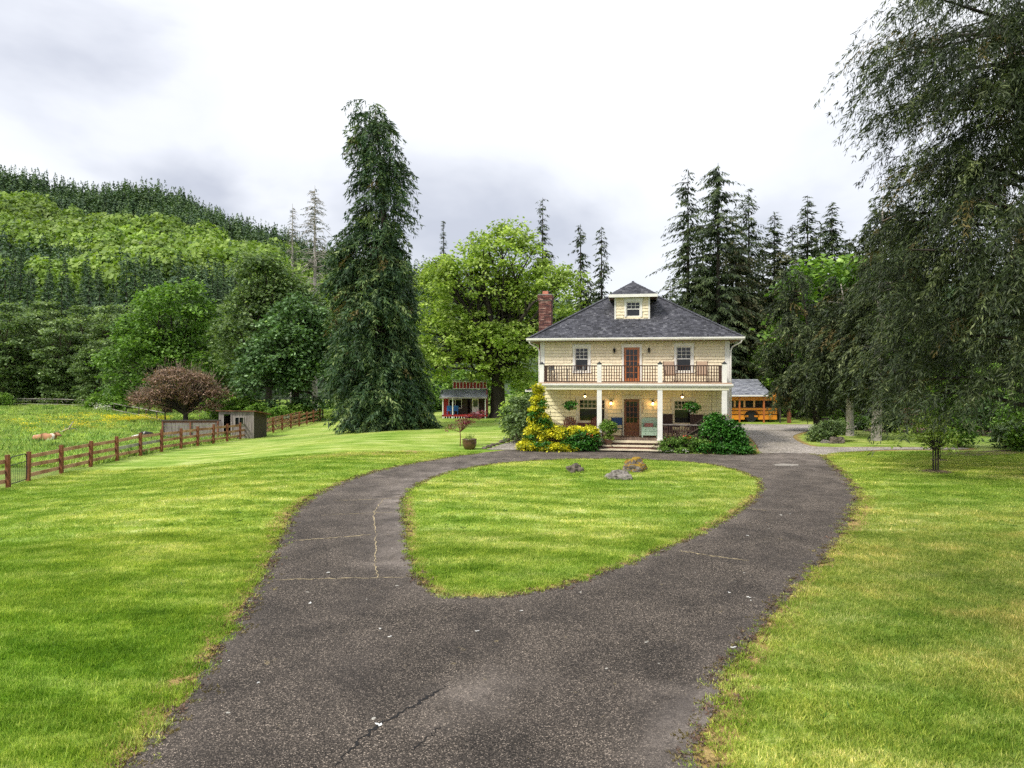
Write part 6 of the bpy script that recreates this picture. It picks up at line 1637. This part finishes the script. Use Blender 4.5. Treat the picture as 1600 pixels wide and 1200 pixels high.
# right garden: young tree with mulch, shrubs, bed
for (px, py, s, lb) in [(1462, 737, 1.0, 'young multi stemmed tree in a ring of mulch on the right lawn'), (1467, 719, .6, 'smaller young tree just behind the multi stemmed one')]:
    g = gp(px, py); o = thing('young_tree', lb, 'young tree', g, 0)
    mb = MB(); q, t, C = broadleaf_cards([(-.9 * s, 0, 1.35 * s, .75 * s, .5 * s, .5 * s), (.3 * s, .1, 1.3 * s, .55 * s, .5 * s, .45 * s), (-.3 * s, 0, 1.9 * s, .7 * s, .5 * s, .5 * s)], int(75 * s), 15, .12, .22, .5)
    for x in (-.09, 0, .09): mb.tube([(x * s, 0, 0), (x * 1.2 * s, 0, .9 * s), (x * 4 * s - .1, 0, 1.8 * s)], [.035 * s, .028 * s, .01], 6)
    for c_ in C[:22]: mb.tube([(0, 0, .85 * s), (c_[0] * .5, c_[1] * .5, .9 * s + (c_[2] - .9 * s) * .6), tuple(c_)], [.015, .01, .004], 4, cap=False)
    part('trunk', mb, 'bark_dark', o); link('crown', card_mesh('crown', q, t), 'lf_maple', o)
    r = .55 * s; m_ = MB().lathe([(r * 1.1, .005), (r * .8, .035), (.1, .05)], n=20); part('mulch_ring', m_, 'mulch', o)
g = gp(1302, 691)
shrub('weeping_maple_shrub', 'low rounded olive green mound shrub at the drive junction', 'shrub', g + Vector((0, .6, 0)), [(0, 0, .55, 1.0, .8, .55), (.35, 0, .85, .75, .7, .40), (-.6, -.1, .35, .7, .6, .38)], 'lf_alder', 190, 34, .10, .2)
b_ = boulder(1310, 693, .85, .5, .45, 'rock', 'dark grey rock leaning in front of the rounded mound shrub', 9.4, .1)
b_ = boulder(1290, 692.5, .45, .3, .22, 'rock_pale', 'small pale rock left of the dark rock by the mound shrub', 4.4, .1)
structure('mulch_bed', MB().add([tuple(gp(x, y) + Vector((0, 0, .02))) for x, y in [(1462, 712), (1520, 713), (1600, 709), (1700, 706), (1700, 701), (1600, 702), (1520, 706), (1450, 709)]], [tuple(range(8))]).mesh('mulch_bed'), 'mulch')
structure('mulch_bed', MB().add([tuple(gp(x, y) + Vector((0, 0, .02))) for x, y in [(1352, 674), (1420, 676), (1600, 684), (1700, 684), (1700, 674), (1500, 669), (1400, 668), (1340, 670)]], [tuple(range(8))]).mesh('mulch_bed'), 'mulch')
for i, (px, Y, s, mt, lb) in enumerate([(1345, 50, .55, 'lf_green', 'small green shrub behind the bare grey trunk'), (1392, 47, .8, 'lf_alder', 'dull green shrub behind the pale trunk'), (1420, 48, .9, 'lf_brown', 'rust brown shrub in the rear garden bed'), (1500, 36, .8, 'lf_green', 'leafy green shrub in the garden bed under the hanging cedar branches'), (1572, 35.5, .75, 'lf_alder', 'round pale green shrub near the right edge in the garden bed'), (1592, 34, .7, 'lf_bright', 'light green sapling shrub at the right edge'), (1535, 44, 1.5, 'lf_dark', 'large dark shrub at the back of the right garden'), (1470, 46, 1.3, 'lf_bright', 'bright green shrub behind the young tree'), (1590, 42, 1.6, 'lf_green', 'tall green shrub in the shade at the right edge'), (1314, 50, .45, 'lf_bright', 'small blue green shrub behind the mound shrub')]):
    shrub('garden_shrub', lb, 'shrub', at(px, Y), [(0, 0, .8 * s, .8 * s, .7 * s, .75 * s), (.3 * s, 0, 1.3 * s, .6 * s, .6 * s, .6 * s)], mt, int(70 + 30 * s), 26, .15, .22 * s + .05)

# red barn glimpsed through the cedars
b = at(1352, 84)
o = thing('red_barn', 'red barn with white trim glimpsed between the cedar branches', 'barn', b)
part('wall', MB().box(0, 4.6, 0, 5, -.3, 3.6), 'red', o)
for k in range(11): part('wall_board', MB().box(.02 + k * .42, .40 + k * .42, -.04, -.002, -.2, 3.6), 'red', o)
part('roof', MB().prism([(-.4, 3.55), (2.3, 5.0), (5.0, 3.55), (5.0, 3.65), (2.3, 5.12), (-.4, 3.65)], 'y', -.3, 5.3), 'shed_roof', o)
w_ = part('window', MB().box(.9, 1.9, -.09, -.042, 1.7, 1.8).box(.9, 1.9, -.09, -.042, 2.7, 2.8).box(.9, 1.0, -.09, -.042, 1.8, 2.7).box(1.8, 1.9, -.09, -.042, 1.8, 2.7), 'white', o)
part('pane', MB().box(1.0, 1.8, -.06, -.045, 1.8, 2.7), 'glass', w_)
part('corner_trim', MB().box(2.6, 2.8, -.07, -.042, -.2, 3.6), 'white', o)

# ------------------------------------------------------------------ hillside forest
def conif_tmpl(n=42, Rr=.185):
    z = np.sort(rng.random(n) ** 1.15); az = rng.random(n) * 6.28; r = Rr * (1 - z) ** .8 * (.75 + .5 * rng.random(n)) + .004
    o = np.stack([np.cos(az), np.sin(az), np.zeros(n)], 1)
    P = o * (r * .25)[:, None]; P[:, 2] = z * .96 + .06
    D = o * .8 + np.array([0, 0, -.62]); N = o * .6 + np.array([0, 0, .8]) + rng.normal(0, .15, (n, 3)); L = r * 1.1 + .035
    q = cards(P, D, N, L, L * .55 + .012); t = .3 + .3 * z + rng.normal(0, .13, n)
    P2 = np.array([[0, 0, .86], [0, 0, .86]]); q2 = cards(P2, np.array([[0, 0, 1.], [0, 0, 1.]]), np.array([[1., 0, 0], [0, 1., 0]]), [.13, .13], [.025, .025])
    return np.concatenate([q, q2]), np.concatenate([t, [.4, .4]])
def decid_tmpl(n=115):
    d = rdir(n); d[:, 2] = np.where(d[:, 2] < -.3, -d[:, 2], d[:, 2]); lob = 1 + .16 * np.sin(d[:, 0] * 5 + rng.random() * 6) * np.cos(d[:, 2] * 6 + rng.random() * 6)
    P = d * np.array([.42, .42, .50]) * (lob * (.82 + .2 * rng.random(n)))[:, None] + np.array([0, 0, .50])
    N = d + rng.normal(0, .35, (n, 3)); D = np.cross(N, rdir(n)); L = .10 + .075 * rng.random(n)
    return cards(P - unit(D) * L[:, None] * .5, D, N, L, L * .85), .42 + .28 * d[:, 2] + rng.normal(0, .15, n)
def forest(name, tm, pts, hs, mat):
    qs = []; ts = []
    TT = [tm() for _ in range(5)]
    for k in range(5):
        sel = np.arange(len(pts)) % 5 == k; p = pts[sel]; h = hs[sel]; m = len(p)
        if m == 0: continue
        q, t = TT[k]; a = rng.random(m) * 6.28; c, s = np.cos(a), np.sin(a); w = (.85 + .3 * rng.random(m)) * h
        x = (q[None, :, :, 0] * c[:, None, None] - q[None, :, :, 1] * s[:, None, None]) * w[:, None, None] + p[:, 0][:, None, None]
        y = (q[None, :, :, 0] * s[:, None, None] + q[None, :, :, 1] * c[:, None, None]) * w[:, None, None] + p[:, 1][:, None, None]
        z = q[None, :, :, 2] * h[:, None, None] + p[:, 2][:, None, None] - .3
        qs.append(np.stack([x, y, z], -1).reshape(-1, 4, 3)); ts.append((t[None] + rng.normal(0, .16, (m, 1))).reshape(-1))
    o = link(name, card_mesh(name, np.concatenate(qs), np.concatenate(ts)), mat); o['kind'] = 'stuff'
    return o
def hill_pts(n, y0, y1, px0, px1):
    Y = y0 + (y1 - y0) * rng.random(n) ** .75; px = px0 + (px1 - px0) * rng.random(n); X = (px - 800) / F * Y
    return X, Y, px
X, Y, px = hill_pts(5700, 330, 730, -120, 640)
X2, Y2, px2 = hill_pts(1000, 520, 730, 640, 1700)
X = np.concatenate([X, X2]); Y = np.concatenate([Y, Y2]); px = np.concatenate([px, px2])
Z = hgt(X, Y); py = 580 - (Z - 4) / F ** -1 / Y if False else 580 - (Z - 4) / Y * F
t_ = py - 26 - np.interp(px, SIL_X, SIL_Y)
wob = 16 * np.sin(X * .028 + 1) + 13 * np.sin(Y * .045 + X * .011) + rng.normal(0, 7, len(X))
tt = t_ + wob
band = np.interp(px, [0, 200, 330, 460], [70, 58, 48, 72])
is_con = (tt < band) | ((tt > 105) & (np.sin(X * .045 + 2) + np.sin(Y * .05 + X * .02) + rng.normal(0, .5, len(X)) > -.1)) | (rng.random(len(X)) < .07) | (px > 560)
hs = np.where(is_con, 13 + 12 * rng.random(len(X)) ** 1.3, 12 + 10 * rng.random(len(X)))
pts = np.stack([X, Y, Z], 1)
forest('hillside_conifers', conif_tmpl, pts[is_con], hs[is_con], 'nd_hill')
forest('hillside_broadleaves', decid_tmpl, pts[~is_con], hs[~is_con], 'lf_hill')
# nearer slope: trees one can tell apart
hc = make_conifer('slope_conifer', 'dark conifer on the lower hillside', 'tree', (0, 0, 0), 24, 4.2, 'nd_hill', z0=.02, step=.75, nb=5, tw=.5, L=1.0, W=.36, pw=.8, bare=0, group='conifers on the lower hillside')
hb = make_broadleaf('slope_broadleaf', 'yellow green tree on the lower hillside', 'tree', (0, 0, 0), [(0, 0, 9, 4.2, 4.2, 4.5), (-2, 0, 6, 3.6, 3.6, 3.6), (2, 1, 6, 3.6, 3.6, 3.6)], 'lf_hill', 120, 34, .75, 1.3, 6, .25, 'bark', 20, 0, seed=14, group='broadleaf trees on the lower hillside')
hc_first = hb_first = True
rd = random.Random(22); placed = []
tries = 0
while len(placed) < 270 and tries < 6000:
    tries += 1
    Yk = 132 + 205 * rd.random() ** .8; pk = rd.uniform(-110, 640 if Yk < 200 else 700)
    p = at(pk, Yk)
    if any((p.x - a) ** 2 + (p.y - b_) ** 2 < (26 if Yk < 200 else 40) for a, b_ in placed): continue
    placed.append((p.x, p.y))
    con = (math.sin(p.x * .05 + 2.0) + math.sin(p.y * .045 + 1) + rd.uniform(-.9, .9)) > .1
    s = rd.uniform(.75, 1.2)
    if con:
        lab = 'dark conifer on the lower hillside beyond the pasture trees'
        if hc_first: hc.location = p; hc.scale = (s,) * 3; hc['label'] = lab; hc_first = False
        else: dup(hc, p, rd.random() * 6.28, (s, s, s * rd.uniform(.9, 1.2)), lab)
    else:
        lab = 'yellow green broadleaf on the lower hillside beyond the pasture trees'
        if hb_first: hb.location = p; hb.scale = (s,) * 3; hb['label'] = lab; hb_first = False
        else: dup(hb, p, rd.random() * 6.28, (s * 1.1, s * 1.1, s), lab)

# ------------------------------------------------------------------ grass: blades on the near lawn, tufts in the pasture
def scatter_object(name, tuft_quads, tuft_tint, P, mat, smin, smax, kind='stuff', tilt=0.0):
    """one mesh holding a tuft and the points it grows on; a node group places the tuft on every point"""
    k = len(tuft_quads); n = len(P)
    me = bpy.data.meshes.new(name)
    me.vertices.add(k * 4 + n); me.loops.add(k * 4); me.polygons.add(k)
    me.vertices.foreach_set('co', np.concatenate([tuft_quads.reshape(-1, 3), P]).astype(np.float32).ravel())
    me.loops.foreach_set('vertex_index', np.arange(k * 4, dtype=np.int32))
    me.polygons.foreach_set('loop_start', np.arange(0, k * 4, 4, dtype=np.int32)); me.polygons.foreach_set('loop_total', np.full(k, 4, np.int32))
    a = me.attributes.new('tint', 'FLOAT', 'FACE'); a.data.foreach_set('value', np.clip(tuft_tint, 0, 1).astype(np.float32))
    a = me.attributes.new('is_point', 'BOOLEAN', 'POINT'); a.data.foreach_set('value', np.concatenate([np.zeros(k * 4, bool), np.ones(n, bool)]))
    me.update(calc_edges=True)
    o = link(name, me, mat); o['kind'] = kind
    ng = bpy.data.node_groups.new(name + '_nodes', 'GeometryNodeTree')
    ng.interface.new_socket('Geometry', in_out='INPUT', socket_type='NodeSocketGeometry'); ng.interface.new_socket('Geometry', in_out='OUTPUT', socket_type='NodeSocketGeometry')
    N_ = ng.nodes; gi = N_.new('NodeGroupInput'); go = N_.new('NodeGroupOutput')
    na = N_.new('GeometryNodeInputNamedAttribute'); na.data_type = 'BOOLEAN'; na.inputs[0].default_value = 'is_point'
    sp = N_.new('GeometryNodeSeparateGeometry'); sp.domain = 'POINT'
    ip = N_.new('GeometryNodeInstanceOnPoints')
    r1 = N_.new('FunctionNodeRandomValue'); r1.data_type = 'FLOAT_VECTOR'; r1.inputs[0].default_value = (-tilt, -tilt, 0); r1.inputs[1].default_value = (tilt, tilt, 6.28)
    r2 = N_.new('FunctionNodeRandomValue'); r2.data_type = 'FLOAT'; r2.inputs[2].default_value = smin; r2.inputs[3].default_value = smax
    Lk = ng.links.new
    Lk(gi.outputs[0], sp.inputs[0]); Lk(na.outputs[0], sp.inputs[1]); Lk(sp.outputs[0], ip.inputs['Points']); Lk(sp.outputs[1], ip.inputs['Instance'])
    e2 = N_.new('FunctionNodeEulerToRotation'); Lk(r1.outputs[0], e2.inputs[0]); Lk(e2.outputs[0], ip.inputs['Rotation'])
    Lk(r2.outputs[1], ip.inputs['Scale']); Lk(ip.outputs[0], go.inputs[0])
    md = o.modifiers.new('grow', 'NODES'); md.node_group = ng
    return o
def tuft(n, rad, h, w, spread=.45):
    a = rng.random(n) * 6.28; r = rad * np.sqrt(rng.random(n)); P = np.stack([r * np.cos(a), r * np.sin(a), np.full(n, -.01)], 1)
    D = rng.normal(0, spread, (n, 3)); D[:, 2] = 1; N = rdir(n); N[:, 2] *= .2
    hh = h * (.5 + .8 * rng.random(n))
    return cards(P, D, N, hh, np.full(n, w) * (.7 + .6 * rng.random(n))), rng.random(n)
def lawn_points(spacing, ymin, ymax, keep=lambda X, Y: np.ones(len(X), bool)):
    gx, gy = np.meshgrid(np.arange(-21.6, 30, spacing), np.arange(ymin, ymax, spacing)); X = gx.ravel() + rng.uniform(-.5, .5, gx.size) * spacing; Y = gy.ravel() + rng.uniform(-.5, .5, gy.size) * spacing
    ok = (np.abs(X) < Y * .80 + 4.0) & (X > -21.7)
    X, Y = X[ok], Y[ok]
    on = inside(outer, X, Y) & ~inside(island, X, Y)
    on |= inside(gravel_poly, X, Y) | inside(side_bed, X, Y)
    X, Y = X[~on], Y[~on]
    k = keep(X, Y); X, Y = X[k], Y[k]
    return np.stack([X, Y, hgt(X, Y)], 1)
edge_keep = lambda X, Y: rng.random(len(X)) < np.clip(.25 + np.minimum(dist_poly(outer, X, Y), dist_poly(island, X, Y)) / .45, 0, 1)
q, t = tuft(130, .15, .075, .009, .6)
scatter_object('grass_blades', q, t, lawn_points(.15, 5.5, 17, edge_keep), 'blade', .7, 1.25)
q, t = tuft(100, .24, .07, .014, .6)
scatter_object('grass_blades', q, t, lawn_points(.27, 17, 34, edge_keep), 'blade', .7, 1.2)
# broad-leaved weeds in the turf
q, t = tuft(16, .06, .06, .022, 1.6)
P = lawn_points(.55, 5.5, 26, lambda X, Y: rng.random(len(X)) < .5 * (np.sin(X * .9 + 1) * np.sin(Y * .7) > -.1))
scatter_object('lawn_weeds', q, t * .8, P, 'lf_green', .6, 1.5, tilt=.2)
# rough grass and buttercups in the pasture
def past_points(n, px0, px1, y0, y1):
    px = px0 + (px1 - px0) * rng.random(n); py = y0 + (y1 - y0) * rng.random(n)
    Yd = (CZ + 1.45) * F / (py - 580); X = (px - 800) / F * Yd; ok = (X < -22.2) | (Yd > 77)
    return np.stack([X[ok], Yd[ok], hgt(X[ok], Yd[ok])], 1)
q, t = tuft(70, .5, .34, .05, .6)
scatter_object('pasture_tussocks', q, t, past_points(5200, -60, 520, 629, 745), M['lf_maple'], .5, 1.2)
q, t = tuft(50, .5, .34, .05, .6)
scatter_object('pasture_tussocks', q, t, past_points(1200, -60, 520, 629, 745), M['lf_green'], .7, 1.5)
n = 60; a = rng.random(n) * 6.28; r = .7 * np.sqrt(rng.random(n)); P = np.stack([r * np.cos(a), r * np.sin(a), .25 + .2 * rng.random(n)], 1)
q = cards(P, rdir(n) * np.array([1, 1, .3]), np.tile([0, 0, 1.], (n, 1)), np.full(n, .09), np.full(n, .09))
pp = np.concatenate([past_points(26, 60, 180, 650, 672), past_points(60, 165, 262, 653, 660), past_points(24, 20, 200, 655, 680)])
scatter_object('buttercups', q, rng.random(n), pp, 'petal_yellow', .7, 1.4)
q = cards(P * np.array([1, 1, 2.5]), rdir(n) * np.array([1, 1, .3]), np.tile([0, 0, 1.], (n, 1)), np.full(n, .13), np.full(n, .13))
pp = np.concatenate([past_points(26, 20, 110, 630, 633), past_points(14, 130, 190, 633, 642), past_points(12, 150, 172, 640, 646)])
scatter_object('white_umbel_flowers', q[:30], rng.random(30), pp, 'petal_white', .6, 1.1)

# crumbs of stone and moss along the edges of the asphalt, petals fallen on it
def edge_points(n, sd, poly, inner=True):
    P_ = np.array(poly); A = P_; B = np.roll(P_, -1, 0); L_ = np.hypot(*(B - A).T); k = rng.choice(len(A), n, p=L_ / L_.sum()); t = rng.random((n, 1))
    Q_ = A[k] * (1 - t) + B[k] * t + rng.normal(0, sd, (n, 2)); ok = (Q_[:, 1] > 5) & (Q_[:, 1] < 33)
    Q_ = Q_[ok]; return np.stack([Q_[:, 0], Q_[:, 1], hgt(Q_[:, 0], Q_[:, 1]) + .016], 1)
n = 9; a = rng.random(n) * 6.28; P = np.stack([.07 * np.cos(a), .07 * np.sin(a), np.full(n, .004)], 1)
st_q = np.concatenate([cards(P, rdir(n) * np.array([1, 1, .25]), np.tile([0, 0, 1.], (n, 1)), .02 + .02 * rng.random(n), .015 + .015 * rng.random(n)), cards(P + np.array([0, 0, .006]), rdir(n), rdir(n), np.full(n, .018), np.full(n, .016))])
scatter_object('loose_edge_gravel', st_q, rng.random(2 * n), np.concatenate([edge_points(1000, .09, outer), edge_points(350, .06, island)]), 'mulch', .6, 1.6)
q, t = tuft(16, .06, .04, .012, 1.0)
scatter_object('dry_edge_grass', q, t, np.concatenate([edge_points(2400, .13, outer), edge_points(700, .06, island)]), M['nd_brown'], .6, 1.6)
q, t = tuft(16, .05, .04, .007, .8)
scatter_object('creeping_edge_grass', q, t, np.concatenate([edge_points(1800, .10, outer), edge_points(900, .05, island)]), 'blade', .6, 1.5)
pp = lambda n: np.stack([rng.uniform(-5, 9, n), 6 + 20 * rng.random(n) ** 1.2, np.full(n, .02)], 1)
Pq = pp(60); on = inside(outer, Pq[:, 0], Pq[:, 1]) & ~inside(island, Pq[:, 0], Pq[:, 1])
scatter_object('fallen_petals', cards(np.array([[0, 0, 0], [.03, .01, 0.]]), np.array([[1, 0, .05], [.2, 1, .1]]), np.array([[0, 0, 1.], [0, 0, 1.]]), [.06, .05], [.04, .03]), np.array([.5, .9]), Pq[on], 'petal_white', .4, 1.3)

# untrimmed grass round the boulders
q, t = tuft(40, .09, .11, .010, .6)
pts_ = []
for (px_, py_, rx_, ry_) in [(900, 739, .34, .24), (967, 750, .47, .26), (993, 738, .52, .36)]:
    g = gp(px_, py_)
    for k in range(46):
        a = k / 46 * 6.283; rr_ = 1 + random.uniform(-.05, .12)
        pts_.append((g.x + rx_ * rr_ * math.cos(a), g.y + ry_ * 1.0 + ry_ * rr_ * math.sin(a), g.z))
scatter_object('grass_round_boulders', q, t * .6, np.array(pts_), 'blade', .6, 1.2)
